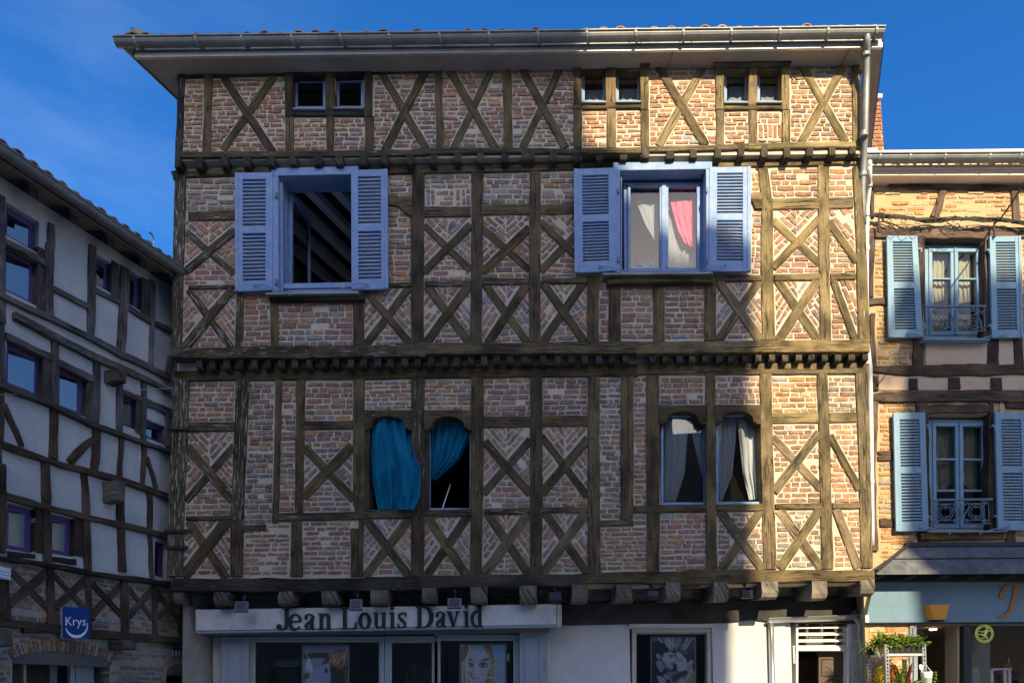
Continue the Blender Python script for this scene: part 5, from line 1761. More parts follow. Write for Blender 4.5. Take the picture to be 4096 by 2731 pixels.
# chimney of red brick behind the ridge
YC = 10.4
mb = MB()
ca, cb = MAIN.un(3420, 640, YC), MAIN.un(3531, 384, YC)
cx1, cx2 = MAIN.un(3420, 500, YC)[0], MAIN.un(3533, 500, YC)[0]
prism(mb, MAIN, [(cx1, ca[1] - .3), (cx2 + .012, ca[1] - .3), (cx2 - .025, cb[1]), (cx1, cb[1])], YC + .012, YC + .6)
ch = mb.build('chimney', M['mortar_ochre'], RH)
CB = []
lay(CB, [(cx1, ca[1] - .1), (cx2 + .008, ca[1] - .1), (cx2 - .028, cb[1] - .02), (cx1, cb[1] - .02)], 0, .068, .2, YC, 'red', gap=.014, miss=0, jit=.001)
for B in CB:
    mb = MB(); brick_mesh(mb, MAIN, (B[0], B[1], YC, (B[3][0] * 1.15, B[3][1] * .85, B[3][2] * .7, 0))); mb.build('brick', M['brick'], ch)
mb = MB(); prism(mb, MAIN, rect_px(MAIN, 'P', 3420, 374, 3530, 390, YC - .04), YC - .04, YC + .64, .006); mb.build('chimney_cap', M['paint_white'], ch)
# white rain pipe between the two houses
pr = pipe_px([(3478, 648, ygr - .02), (3478, 672, ygr - .05), (3478, 700, ygr - .02), (3477, 745, YR - .2), (3468, 830, YR - .1), (3466, 1000, YR - .09), (3465, 1180, YR - .085), (3467, 1360, YR - .085), (3480, 1470, YR - .085), (3484, 1750, YR - .08), (3486, 1960, YR - .08), (3488, 2180, YR - .08)],
             .030, 'rain_pipe', 'pipe_white', RH, 12, collars=((3476, 742, YR - .2), (3466, 995, YR - .09), (3466, 1450, YR - .085), (3484, 1925, YR - .08)))

# windows, shutters, railings
def scroll(mb, fr, cx, cy, r, turns, start, dirn, d, w=.006, grow=.82):
    pts = []
    n = int(14 * turns)
    for i in range(n + 1):
        t = i / n
        ang = start + dirn * turns * 2 * math.pi * t
        rr = r * (1 - grow * t)
        pts.append(fr.w(cx + rr * math.cos(ang), cy + rr * math.sin(ang), d))
    tube(mb, pts, w, 5)
def french_window(k, x0, y0, x1, y1, mid, bars, d, parent):
    mb = MB()
    Q = quad_px(MAIN, k, [(x0, y0), (x1, y0 + 4), (x1 + 8, y1), (x0 + 8, y1)], d)
    q = ring(mb, MAIN, Q, .045, d, d + .09)
    o = mb.build('window', M['paint_sky'], parent)
    for (u0, u1) in ((0, .497), (.503, 1)):
        S = sub(q, u0, 0, u1, 1)
        mb = MB(); g = ring(mb, MAIN, S, .05, d - .012, d + .05, .006)
        mb.build('casement', M['paint_sky'], o)
        for v in bars:
            mb = MB(); prism(mb, MAIN, sub(g, 0, v - .011, 1, v + .011), d - .005, d + .04, .005); mb.build('glazing_bar', M['paint_sky'], o)
        pane(MAIN, g, d + .02, o, 'glass_double')
    mb = MB(); prism(mb, MAIN, sub(q, .485, 0, .515, 1), d - .03, d - .0125, .006); mb.build('meeting_stile', M['paint_sky'], o)
    return o
wr1 = french_window('R2', 782, 180, 1304, 1020, 1032, (.335,), YR + .10, RH)
wr2 = french_window('R3', 816, 395, 1358, 1402, 1080, (.335, .655), YR + .10, RH)
def s_quad(k, pts):
    return quad_px(MAIN, k, pts, YR - .07)
ZR = [(.056, .462), (.52, .93)]
shutter(MAIN, s_quad('R2', [(440, 97), (715, 97), (766, 1003), (459, 1008)]), YR - .075, RH, 'paint_sky', ZR, 15, edge_left=True)
shutter(MAIN, s_quad('R2', [(1362, 102), (1640, 98), (1662, 1008), (1384, 1010)]), YR - .075, RH, 'paint_sky', ZR, 15, edge_left=False)
ZR2 = [(.058, .465), (.515, .93)]
shutter(MAIN, s_quad('R3', [(500, 338), (784, 334), (818, 1392), (524, 1400)]), YR - .075, RH, 'paint_sky', ZR2, 16, edge_left=True)
shutter(MAIN, s_quad('R3', [(1410, 336), (1694, 336), (1722, 1388), (1438, 1388)]), YR - .075, RH, 'paint_sky', ZR2, 16, edge_left=False)
for k, pts in (('R2', ((625, 972), (700, 976), (890, 1022))), ('R2', ((1505, 982), (1420, 985), (1225, 1030))), ('R3', ((735, 1358), (810, 1362), (1010, 1412))), ('R3', ((1535, 1356), (1460, 1362), (1280, 1412)))):
    stay(MAIN, k, [(pts[0], YR - .09), (pts[1], YR - .11), (pts[2], YR - .10)], 0, RH, 'paint_sky')
for k, x, y in (('R2', 738, 228), ('R2', 1350, 240), ('R2', 768, 910), ('R2', 1366, 915), ('R3', 802, 465), ('R3', 1396, 468), ('R3', 826, 1280), ('R3', 1422, 1275)):
    c = MAIN.w(*ab(MAIN, k, (x, y), YR - .06), YR - .06)
    mb = MB(); box(mb, (c.x - .02, c.y - .01, c.z + .012), (c.x + .022, c.y + .04, c.z + .03)); tube(mb, [c + Vector((.012, -.01, .02)), c + Vector((.012, -.01, -.03))], .011, 6); mb.build('hinge', M['paint_sky'], RH)
bar_px('window_ledge', 'R2', 772, 1018, 1028, 1372, 1018, 1028, YR - .11, YR + .1, 'paint_sky', RH)
bar_px('window_ledge', 'R3', 815, 1388, 1406, 1530, 1392, 1404, YR - .11, YR + .1, 'zinc', RH)
# upper railing: four big scrolls
DRL = YR - .05
def P2w(k, x, y, d=DRL):
    return MAIN.w(*ab(MAIN, k, (x, y), d), d)
mb = MB()
tube(mb, [P2w('R2', 776, 732), P2w('R2', 1328, 728)], .016, 6)
r1 = mb.build('balcony_railing', M['iron_blue'], RH)
mb = MB()
for (p, q) in (((800, 772), (1318, 772)), ((800, 950), (1330, 948)), ((808, 740), (812, 950)), ((1312, 738), (1320, 950)), ((1062, 772), (1064, 950)), ((1270, 772), (1272, 780))):
    tube(mb, [P2w('R2', *p), P2w('R2', *q)], .006, 5)
mb.build('railing_bar', M['iron_blue'], r1)
m2 = mpp(MAIN, 'R2', (1000, 850), DRL)
for cx, cy, r, st, dr, tn in ((905, 878, 62, 2.6, 1, 2.2), (1030, 880, 56, .6, -1, 2.0), (1098, 880, 56, 2.5, 1, 2.0), (1220, 876, 64, .6, -1, 2.2), (1010, 758, 16, 0, 1, 1.3), (1066, 758, 18, 0, 1, 1.3), (1106, 756, 16, 3, -1, 1.3), (902, 756, 14, 0, 1, 1.2), (1216, 754, 14, 3, -1, 1.2), (832, 930, 14, 0, 1, 1.2), (970, 928, 14, 0, 1, 1.2), (1150, 926, 14, 0, 1, 1.2), (1290, 926, 14, 0, 1, 1.2)):
    a, b = ab(MAIN, 'R2', (cx, cy), DRL)
    mb = MB(); scroll(mb, MAIN, a, b, r * m2, tn, st, dr, DRL, .0055); mb.build('scroll', M['iron_blue'], r1)
mb = MB()
for pts in (((830, 945), (845, 880), (880, 815), (930, 800), (965, 850), (985, 920)), ((1062, 945), (1050, 850), (1010, 790), (960, 800)), ((1064, 945), (1078, 850), (1115, 790), (1160, 800)), ((1300, 942), (1285, 860), (1240, 800), (1190, 812), (1160, 860), (1140, 925)), ((815, 800), (850, 782), (900, 800)), ((1310, 800), (1270, 782), (1225, 800))):
    tube(mb, [P2w('R2', *p) for p in pts], .0055, 5)
mb.build('scroll_stem', M['iron_blue'], r1)
# lower railing: two circles and a lyre
mb = MB(); tube(mb, [P2w('R3', 828, 1118), P2w('R3', 1388, 1112)], .016, 6)
r2 = mb.build('balcony_railing', M['iron_blue'], RH)
mb = MB()
for (p, q) in (((850, 1140), (858, 1335)), ((1352, 1135), (1358, 1332)), ((835, 1332), (1375, 1330)), ((860, 1155), (1040, 1152)), ((1170, 1150), (1350, 1148)), ((862, 1302), (1350, 1300)), ((895, 1135), (900, 1330)), ((1312, 1132), (1318, 1330)), ((1108, 1150), (1110, 1330))):
    tube(mb, [P2w('R3', *p), P2w('R3', *q)], .005, 5)
mb.build('railing_bar', M['iron_blue'], r2)
m3 = mpp(MAIN, 'R3', (1000, 1230), DRL)
for cx, cy in ((968, 1228), (1240, 1222)):
    a, b = ab(MAIN, 'R3', (cx, cy), DRL)
    mb = MB()
    for rr in (70, 48):
        tube(mb, [MAIN.w(a + rr * m3 * math.cos(t * math.pi / 8), b + rr * m3 * math.sin(t * math.pi / 8), DRL) for t in range(17)], .0055, 5)
    tube(mb, [MAIN.w(a, b + 70 * m3, DRL), MAIN.w(a, b + 25 * m3, DRL)], .006, 5); tube(mb, [MAIN.w(a, b - 70 * m3, DRL), MAIN.w(a, b - 25 * m3, DRL)], .006, 5)
    mb.build('circle', M['iron_blue'], r2)
for cx, cy, r, st, dr in ((885, 1150, 22, 0, 1), (885, 1310, 22, 0, -1), (1058, 1308, 20, 0, 1), (1158, 1306, 20, 3, -1), (1320, 1142, 22, 3, -1), (1322, 1306, 22, 3, 1), (1088, 1160, 20, 0, 1), (1132, 1158, 20, 3, -1), (1092, 1200, 14, 0, 1), (1128, 1200, 14, 3, -1)):
    a, b = ab(MAIN, 'R3', (cx, cy), DRL)
    mb = MB(); scroll(mb, MAIN, a, b, r * m3, 1.5, st, dr, DRL, .005); mb.build('scroll', M['iron_blue'], r2)
mb = MB()
for pts in (((1058, 1135), (1040, 1180), (1075, 1240), (1100, 1325)), ((1160, 1132), (1180, 1178), (1145, 1240), (1118, 1325))):
    tube(mb, [P2w('R3', *p) for p in pts], .006, 5)
mb.build('scroll_stem', M['iron_blue'], r2)
# curtains of the right-hand house
CR2 = 'cream curtains behind the pale blue windows'
curtain('R2', [(832, 300), (836, 470), (836, 580), (840, 700)], [(974, 305), (976, 470), (978, 580), (986, 660)], YR + .20, 'cloth_cream', 4, .010, 'curtain', 'sunlit cream curtain in the left half of the upper pale blue window', CR2)
curtain('R2', [(1074, 300), (1076, 470), (1078, 580), (1082, 700)], [(1212, 308), (1214, 470), (1216, 580), (1218, 690)], YR + .20, 'cloth_cream', 4, .010, 'curtain', 'sunlit cream curtain in the right half of the upper pale blue window', CR2)
curtain('R2', [(846, 800), (848, 880), (850, 940), (852, 1010)], [(1005, 800), (1006, 880), (1008, 940), (1010, 1010)], YR + .21, 'cloth_ochre', 5, .008, 'curtain', 'ochre cloth low behind the left half of the upper railing', CR2)
curtain('R2', [(1088, 800), (1090, 880), (1092, 940), (1094, 1010)], [(1256, 800), (1257, 880), (1258, 940), (1260, 1010)], YR + .21, 'cloth_ochre', 5, .008, 'curtain', 'ochre cloth low behind the right half of the upper railing', CR2)
curtain('R3', [(876, 470), (872, 700), (852, 960), (900, 1040)], [(1030, 470), (1036, 700), (1040, 960), (950, 1042)], YR + .22, 'cloth_cream', 4, .012, 'curtain', 'shaded cream curtain, pointed below, in the left half of the lower pale blue window', CR2)
curtain('R3', [(1118, 470), (1120, 700), (1120, 960), (1190, 1040)], [(1280, 470), (1284, 700), (1282, 940), (1246, 1042)], YR + .22, 'cloth_cream', 4, .012, 'curtain', 'shaded cream curtain, pointed below, in the right half of the lower pale blue window', CR2)

# canopy over the florist front
YK = 8.24
def Wk(x, y, d):
    return MAIN.w(*ab(MAIN, 'R4', (x, y), d), d)
tl, tr = Wk(690, 208, YR - .02), Wk(4200, 190, YR - .02)
el, er = Wk(385, 462, YK), Wk(4200, 440, YK)
hl = Vector((el.x, YR, el.z))
mb = MB()
dn = Vector((0, -.012, -.035))
for q in ([tl, tr, er, el], [hl, tl, el]):
    k = len(q)
    mb.add([*q, *[p + dn for p in q]], [tuple(range(k)), tuple(range(2 * k - 1, k - 1, -1))] + [(i, k + i, k + (i + 1) % k, (i + 1) % k) for i in range(k)])
can = mb.build('canopy', M['canopy_sheet'], RH)
mb = MB(); tube(mb, [tl + Vector((0, -.01, .01)), el + Vector((0, -.01, .01))], .022, 6); mb.build('hip_strip', M['wood_grey'], can)
m1, m2_ = tl.lerp(el, .52), tr.lerp(er, .52)
mb = MB(); tube(mb, [m1 + Vector((0, -.004, .004)), m2_ + Vector((0, -.004, .004))], .008, 4); mb.build('sheet_joint', M['black_paint'], can)
bar_px('flashing', 'R4', 686, 170, 212, 4200, 150, 196, YR - .05, YR, 'iron_black', RH)
for x in (448, 770, 1095, 1420, 1745):
    a = Wk(x - 30, 470, YK + .03)
    mb = MB(); box(mb, (a.x, YK + .03, a.z - .045), (a.x + .075, YR, a.z + .02)); mb.build('rafter_end', M['wood_grey'], can)
mb = MB(); prism(mb, MAIN, rect_px(MAIN, 'R4', 380, 470, 4200, 560, YR - .12), YR - .12, YR + .1); mb.build('canopy_back', M['iron_black'], RH)
# ------------------------------------------------------------------ the rendered house along the lane on the left
lhouse = thing('lane_house', 'shaded half-timbered house with grey rendered panels and purple windows on the left', 'house', LEFT.w(-1.5, 0, 0))
LH = lhouse
LB = []
def TL(k, pts, w, dd=-.03, name='post', **kw):
    kw.setdefault('mat', M['wood_grey'])
    kw.setdefault('weather', .35)
    kw.setdefault('side_wob', .008)
    return timber(LEFT, k, pts, w, dd, LH, name, **kw)
def lh(k, x0, y0, x1, y1):
    p = [ab(LEFT, k, q, 0) for q in ((x0, y0), (x1, y1))]
    return (min(p[0][0], p[1][0]), min(p[0][1], p[1][1]), max(p[0][0], p[1][0]), max(p[0][1], p[1][1]))
LWIN = [('L1', 62, 800, 405, 1345, 'b'), ('L2', 45, -75, 350, 512, 'b'), ('L2', 862, 35, 1010, 395, 'd'), ('L2', 1160, 175, 1275, 552, 'd'),
        ('L2', 62, 800, 400, 1335, 'b'), ('L2', 530, 1018, 775, 1500, 'b'), ('L2', 1106, 1275, 1250, 1625, 'b'), ('L3', 1715, -80, 1960, 240, 'b'),
        ('L3', 88, 905, 412, 1512, 'y'), ('L3', 608, 1035, 875, 1555, 'y'), ('L4', 1622, 30, 1740, 420, 'd')]
holesL = []
for k, x0, y0, x1, y1, s in LWIN:
    a0, bt = ab(LEFT, k, (x0, y0), 0)
    a1, bb = ab(LEFT, k, (x1, y1), 0)
    bt2 = ab(LEFT, k, (x1, y0), 0)[1]
    # level head and sill: take the mean of what the slanting edges give
    sl_h = (ab(LEFT, k, (x0, y0), 0)[1])
    holesL.append((a0, bb, a1, bt))
aL0, aL1 = LEFT.un(-420, 1500, 0)[0], 4.2
zE = LEFT.un(340, 840, 0)[1]
zB = LEFT.un(300, 2530, 0)[1]
zX = LEFT.un(300, 2280, 0)[1]
# the arched shop opening and a small arched door in the ground floor
arch_a0, arch_a1 = LEFT.un(*px('L4', 132, 1400), 0)[0], LEFT.un(*px('L4', 1150, 1400), 0)[0]
arch_b = LEFT.un(*px('L4', 130, 1290), 0)[1]
arch_t = LEFT.un(*px('L4', 650, 1195), 0)[1]
door_a0, door_a1 = LEFT.un(*px('L4', 1742, 1450), 0)[0], LEFT.un(*px('L4', 2055, 1450), 0)[0]
door_b = LEFT.un(*px('L4', 1745, 1420), 0)[1]
mb = MB()
wall_holes(mb, LEFT, aL0, aL1, zX, LEFT.un(340, 868, -.35)[1] + .10, [h for h in holesL if h[1] > zX], .004, .22, 0)
mb.build('rendered_wall', M['plaster_grey'], LH)
mb = MB()
ht = arch_b + (arch_t - arch_b)
wall_holes(mb, LEFT, aL0, aL1, 0, zX, [(arch_a0, 0, arch_a1, arch_b), (door_a0, 0, door_a1, door_b)], .006, .3, 0)
mb.build('mortar_wall', M['mortar_old'], LH)
# note: the arch heads are flat dark fills on the wall face, imitating recess shade
def arch_fill(a0, a1, b, rise, d, name, mat):
    P = [(a0, b - .02)] + [(a0 + (a1 - a0) * (.5 - .5 * math.cos(math.pi * i / 14)), b + rise * math.sin(math.pi * i / 14)) for i in range(15)] + [(a1, b - .02)]
    mb = MB(); prism(mb, LEFT, P, d, d + .02)
    return mb.build(name, M[mat], LH)
arch_fill(arch_a0, arch_a1, arch_b, arch_t - arch_b, -.002, 'arch_shade_fill', 'interior')
arch_fill(door_a0, door_a1, door_b, LEFT.un(*px('L4', 1900, 1312), 0)[1] - door_b, -.002, 'arch_shade_fill', 'interior')
for k, (h, w) in enumerate(zip(holesL, LWIN)):
    s = w[5]
    if h[1] <= zX - 2:
        continue
    mb = MB()
    Q = [(h[0], h[3]), (h[2], h[3]), (h[2], h[1]), (h[0], h[1])]
    q = ring(mb, LEFT, Q, .03, .07, .15, .004)
    o = mb.build('window', M['paint_purple'], LH)
    mb = MB(); q = ring(mb, LEFT, q, .03, .075, .14, .004); mb.build('casement', M['paint_purple'], o)
    mp = MB()      # pane tilted in its frame so that it mirrors the sky
    mp.add([LEFT.w(p[0], p[1], dd) for p, dd in zip(q, (.135, .085, .085, .135))], [(3, 2, 1, 0)]); mp.build('pane', M['glass_street' if s == 'b' else 'glass'], o)
    mb = MB(); prism(mb, LEFT, [(h[0] - .03, h[3] + .03), (h[2] + .03, h[3] + .03), (h[2] + .03, h[1] - .03), (h[0] - .03, h[1] - .03)], .45, .47)
    if s == 'y':
        V = []
        nu = 18
        for j in (0, 1):
            for i in range(nu + 1):
                V.append(LEFT.w(h[0] + (h[2] - h[0]) * i / nu, h[1] + (h[3] - h[1]) * j, .17 + .012 * math.sin(i * 1.6)))
        m2 = MB(); m2.add(V, [(i, i + 1, nu + 2 + i, nu + 1 + i) for i in range(nu)])
        c = m2.build('curtain', M['cloth_ochre'], None, smooth=True)
        tag(c, 'ochre curtain filling the purple window nearest the photo edge on the lane house' if w[1] < 200 else 'ochre curtain in the second purple window of the lane house, right of its twin', 'curtain', 'ochre curtains in the lane house')
    mb.build('window_back', M['interior'], o)

# timbers
TL('L1', [(30, 740), (30, 1600)], 64); TL('L1', [(545, 1030), (545, 1330)], 62)
TL('L1', [(62, 1212), (480, 1428)], 66, -.04, 'transom')
TL('L2', [(22, -40), (22, 420)], 46)
TL('L2', [(455, -60), (450, 600)], [66, 58]); TL('L2', [(384, -10), (380, 545)], 74, -.012, tint=(.6, .6, .6))
TL('L2', [(838, -40), (834, 350), (822, 780)], [56, 54, 50])
TL('L2', [(1124, 150), (1115, 500), (1092, 970)], [88, 86, 74]); TL('L2', [(1040, 110), (1035, 440)], 74, -.012, tint=(.55, .55, .55))
TL('L2', [(1380, 280), (1376, 640), (1360, 1050)], [54, 50, 44]); TL('L2', [(1310, 260), (1308, 590)], 70, -.012, tint=(.55, .55, .55))
TL('L2', [(478, 340), (806, 508)], 54, name='rail')
TL('L2', [(855, 350), (1090, 470), (1360, 640)], 52, name='rail')
TL('L2', [(1395, 650), (1545, 722)], 50, name='rail')
TL('L2', [(-10, 392), (440, 592), (820, 775), (1120, 940), (1540, 1140)], [62, 62, 60, 64, 60], -.05, 'beam')
TL('L2', [(140, 582), (480, 758), (900, 978), (1100, 1050), (1540, 1262)], [70, 72, 70, 70, 66], -.06, 'beam', weather=.8)
TL('L2', [(1545, 950), (1500, 1100)], 50, name='brace')
TL('L2', [(26, 600), (24, 1200)], 62)
TL('L2', [(502, 780), (498, 1400)], 58); TL('L2', [(430, 950), (426, 1350)], 66, -.012, tint=(.5, .5, .5))
TL('L2', [(876, 990), (868, 1545)], 54); TL('L2', [(806, 1160), (800, 1510)], 60, -.012, tint=(.5, .5, .5))
TL('L2', [(1085, 1140), (1080, 1640)], 52); TL('L2', [(1295, 1190), (1292, 1700)], 46)
TL('L2', [(60, 768), (478, 968)], 58, name='window_head'); TL('L2', [(526, 1002), (850, 1155)], 58, name='window_head')
TL('L2', [(1108, 1268), (1275, 1335)], 50, name='window_head'); TL('L2', [(1312, 1362), (1545, 1458)], 72, name='window_head')
TL('L2', [(1250, 1300), (1246, 1640)], 60, -.012, tint=(.5, .5, .5)); TL('L2', [(1515, 1450), (1512, 1760)], 44)
TL('L2', [(-10, 1190), (400, 1352), (880, 1584)], [56, 54, 50], -.07, 'beam', weather=.5, tint=(.6, .6, .6))
TL('L3', [(1060, -30), (1500, 125), (2030, 322)], [52, 52, 56], -.07, 'beam', weather=.4, tint=(.6, .6, .6))
# second floor
D3 = dict(mat=M['wood_brown'], weather=.08, tint=(.85, .85, .85))
TL('L3', [(18, -420), (14, 190)], 56, **D3); TL('L3', [(650, -260), (645, 390)], [84, 78], **D3)
TL('L3', [(1150, 20), (1145, 300), (1122, 525)], [84, 78, 70], **D3)
TL('L3', [(1440, 130), (1416, 620)], [66, 64], **D3); TL('L3', [(1706, 225), (1686, 700)], [60, 56], **D3)
TL('L3', [(65, -259), (160, -20), (272, 250)], 66, name='brace', **D3); TL('L3', [(1118, 165), (960, 270), (828, 430)], [76, 78, 74], name='brace', **D3)
TL('L3', [(1738, 370), (1800, 540), (1852, 745)], 54, name='brace', **D3)
TL('L3', [(-10, 200), (500, 385), (1000, 532), (1500, 660), (2000, 845)], [76, 82, 84, 86, 88], -.05, 'beam', **D3)
TL('L3', [(36, 450), (38, 1500)], 78, **D3); TL('L3', [(552, 430), (562, 930), (578, 1600)], [78, 80, 86], **D3)
TL('L3', [(1005, 560), (1032, 1000), (1044, 1700)], [72, 80, 82], **D3)
TL('L3', [(1432, 870), (1436, 1300), (1450, 1720)], [88, 86, 80], **D3); TL('L3', [(1776, 760), (1782, 1250), (1796, 1800)], [62, 62, 58], **D3)
TL('L3', [(84, 838), (560, 962), (1000, 1065), (1440, 1164), (1980, 1305)], [84, 86, 84, 82, 80], -.045, 'rail', **D3)
TL('L3', [(462, 920), (470, 1500)], 90, -.012, tint=(.4, .4, .4), mat=M['wood_brown']); TL('L3', [(930, 1030), (940, 1540)], 100, -.012, tint=(.4, .4, .4), mat=M['wood_brown'])
TL('L4', [(-10, 200), (560, 282), (1000, 372), (1790, 482)], [56, 58, 56, 54], -.07, 'beam', mat=M['wood_dark'], weather=.35, tint=(.8, .8, .8))
# brick storey with crossed braces
for pts, w in (([(50, 380), (52, 900)], 108), ([(538, 260), (545, 940)], [70, 80]), ([(938, 370), (942, 1000)], 58), ([(1312, 420), (1322, 1010)], [78, 82]), ([(1624, 480), (1630, 1040)], 54), ([(1898, 640), (1906, 1070)], 46)):
    TL('L4', pts, w, **D3)
for pts, brs in (([(104, 250), (500, 310), (505, 900), (110, 860)], [((110, 345), (510, 745), 84, False), ((500, 362), (105, 700), 84, True)]),
                 ([(572, 330), (910, 380), (912, 940), (582, 905)], [((570, 380), (905, 752), 76, False), ((908, 432), (578, 730), 76, True)]),
                 ([(970, 395), (1274, 440), (1284, 965), (974, 945)], [((965, 470), (1284, 812), 72, True), ((1276, 495), (972, 800), 72, False)]),
                 ([(1350, 460), (1600, 500), (1606, 985), (1362, 960)], [((1345, 520), (1608, 850), 62, False), ((1598, 538), (1356, 822), 64, True)]),
                 ([(1652, 505), (1880, 580), (1884, 1005), (1654, 985)], [((1648, 560), (1890, 884), 58, True), ((1868, 640), (1650, 838), 56, False)])):
    xcell(LH, 'L4', pts, brs, 0, style='H', pitch=.068, length=.2, pal='dark', mat='wood_brown', tint=(.85, .85, .85), weather=.05, store=LB, fr=LEFT, gap=.02, miss=.15)
TL('L4', [(2030, 700), (1912, 870)], 46, name='brace', **D3)
TL('L4', [(-10, 880), (240, 900), (600, 950), (1000, 1000), (2100, 1092)], [76, 78, 96, 98, 94], -.06, 'beam', mat=M['wood_brown'], weather=.1, tint=(.7, .7, .7))
TL('L4', [(255, 970), (620, 955)], 66, -.05, 'beam', mat=M['wood_brown'], tint=(.6, .6, .6))
hcell('L4', [(1940, 930), (2040, 900), (2045, 1060), (1925, 1050)], 0, store=LB, fr=LEFT, pal='dark')
# ground floor: ring of the arch, courses right and left of it
n = 34
A0, A1 = LEFT.un(*px('L4', 100, 1200), 0)[0], LEFT.un(*px('L4', 1200, 1200), 0)[0]
hgt = arch_t - arch_b
thk = LEFT.un(*px('L4', 640, 1065), 0)[1] - arch_t
for i in range(n):
    t0, t1 = math.pi * (i + .08) / n, math.pi * (i + .92) / n
    def pt(t, k):
        ca = (arch_a0 + arch_a1) / 2 - math.cos(t) * (arch_a1 - arch_a0) / 2
        cb = arch_b + hgt * math.sin(t)
        nx, ny = -math.cos(t) * .35, 1.0
        return (ca + nx * thk * k, cb + ny * thk * k * (.75 + .25 * math.sin(t)))
    P = roughen([pt(t0, .03), pt(t1, .03), pt(t1, 1), pt(t0, 1)], .09, .004)
    LB.append((1.0, P, -.012, brick_color('dark')))
for pts in ([(1180, 1080), (1760, 1100), (1740, 1270), (1190, 1280)], [(1080, 1330), (1730, 1330), (1730, 1700), (1000, 1700)], [(-200, 1120), (90, 1140), (110, 1290), (-200, 1290)], [(-200, 1300), (115, 1300), (118, 1700), (-200, 1700)], [(150, 1010), (620, 1000), (640, 1060), (120, 1110)], [(1780, 1240), (2100, 1245), (2100, 1300), (1780, 1300)], [(2060, 1320), (2180, 1320), (2180, 1700), (2060, 1700)]):
    hcell('L4', pts, 0, store=LB, fr=LEFT, pal='dark', pitch=.066, length=.22, miss=.22, gap=.024)
emit_bricks(LH, LEFT, LB, mat=M['brick_old'])
def TLb(k, x0, y0, x1, y1, d, mat, name):
    mb = MB(); prism(mb, LEFT, rect_px(LEFT, k, x0, y0, x1, y1, d), d, d + .06, .004); return mb.build(name, M[mat], LH)
TLb('L4', 248, 1290, 276, 1800, .12, 'pillar_beige', 'shop_mullion')
TLb('L4', 735, 1255, 786, 1800, .12, 'paint_cool', 'shop_mullion')
TLb('L4', 790, 1250, 985, 1800, .16, 'paint_cool', 'shop_panel')
TLb('L4', 520, 1240, 600, 1800, .14, 'shop_grey', 'shop_mullion')
TLb('L4', 1800, 1150, 2010, 1200, -.01, 'iron_black', 'vent_grille'); 
for i in range(6):
    TLb('L4', 1806 + i * 36, 1165, 1812 + i * 36, 1232, -.02, 'paint_cool', 'vent_bar')
TLb('L4', 1800, 1188, 2010, 1196, -.022, 'paint_cool', 'vent_bar')
# protruding beam ends
for k, x0, x1, y0, y1, ln in (('L2', -60, 62, 470, 610, .22), ('L2', 1052, 1135, 1092, 1158, .22), ('L3', -200, 30, 240, 440, .28), ('L3', 1370, 1478, 672, 878, .24), ('L4', 1290, 1420, 1075, 1160, .25), ('L4', -120, 140, 960, 1120, .3)):
    p0, p1 = ab(LEFT, k, (x0, y1), -ln), ab(LEFT, k, (x1, y0), -ln)
    joist(LEFT, p0[0], p1[0], p0[1], p1[1], -ln, .1, .02, LH, name='beam_end', mat='wood_end', weather=.3)
# eaves: dark soffit with rafters, gutter, tiles
OV = .30
e0, e1 = LEFT.un(-300, 0, -OV)[0], LEFT.un(700, 1070, -OV)[0] + .6
zg = LEFT.un(340, 868, -OV - .05)[1]
zs = LEFT.un(340, 868, -OV - .05)[1] + .03
zw = zE + .22
mb = MB()
c = [LEFT.w(e0, zs, -OV), LEFT.w(e1, zs, -OV), LEFT.w(e1, zs + .28, .1), LEFT.w(e0, zs + .28, .1)]
up = Vector((0, 0, .03))
mb.add([*c, *[q + up for q in c]], [(0, 1, 2, 3), (4, 7, 6, 5), (0, 4, 5, 1)])
mb.build('eaves_board', M['wood_far'] if 'wood_far' in M else M['interior'], LH)
a = e0 + .1
while a < e1:
    P = [LEFT.w(a, zs - .10, -OV + .05), LEFT.w(a + .09, zs - .10, -OV + .05), LEFT.w(a + .09, zs - .01, -OV + .05), LEFT.w(a, zs - .01, -OV + .05)]
    sh = LEFT.n * (OV + .1) + Vector((0, 0, .27))
    mb = MB(); mb.add(P + [p + sh for p in P], [(0, 1, 2, 3), (4, 7, 6, 5), (0, 4, 5, 1), (1, 5, 6, 2), (2, 6, 7, 3), (3, 7, 4, 0)])
    mb.build('rafter_end', M['wood_end'], LH)
    a += .42
go = -LEFT.n
mb = MB(); gutter(mb, LEFT.w(e0, zg + .12, -OV - .07), LEFT.w(e1, zg + .12, -OV - .07), .062, go); mb.build('gutter', M['zinc'], LH)
a = e0 + .2
while a < e1:
    c = LEFT.w(a, zg + .12, -OV - .07)
    V = [c + SIDE * (s * .01) + go * (math.cos(math.pi * j / 7) * .066) + Vector((0, 0, -math.sin(math.pi * j / 7) * .066)) for s in (-1, 1) for j in range(8)]
    mb = MB(); mb.add(V, [(j, j + 1, 9 + j, 8 + j) for j in range(7)]); mb.build('gutter_strap', M['zinc'], LH)
    a += .78
mb = MB()
rs = math.tan(math.radians(16))
c = [LEFT.w(e0, zg + .12, -OV + .02), LEFT.w(e1, zg + .12, -OV + .02), LEFT.w(e1, zg + .12 + 4 * rs, 4), LEFT.w(e0, zg + .12 + 4 * rs, 4)]
mb.add([*c, *[q - up for q in c]], [(0, 1, 2, 3), (4, 7, 6, 5), (0, 4, 5, 1)], 0, (.28, .16, .10, 0))
mb.build('roof', M['tile'], LH)
a = e0 + .05
while a < e1 - .1:
    for row in (0, 1):
        cover_tile(LEFT.w(a, zg + .165 + .26 * rs * row + random.uniform(-.01, .012), -OV - .06 + .26 * row), .058, .3, .42 * rs, LEFT.n, SIDE, (*random.choice(TC), random.random()), LH)
    a += .145
mb = MB()
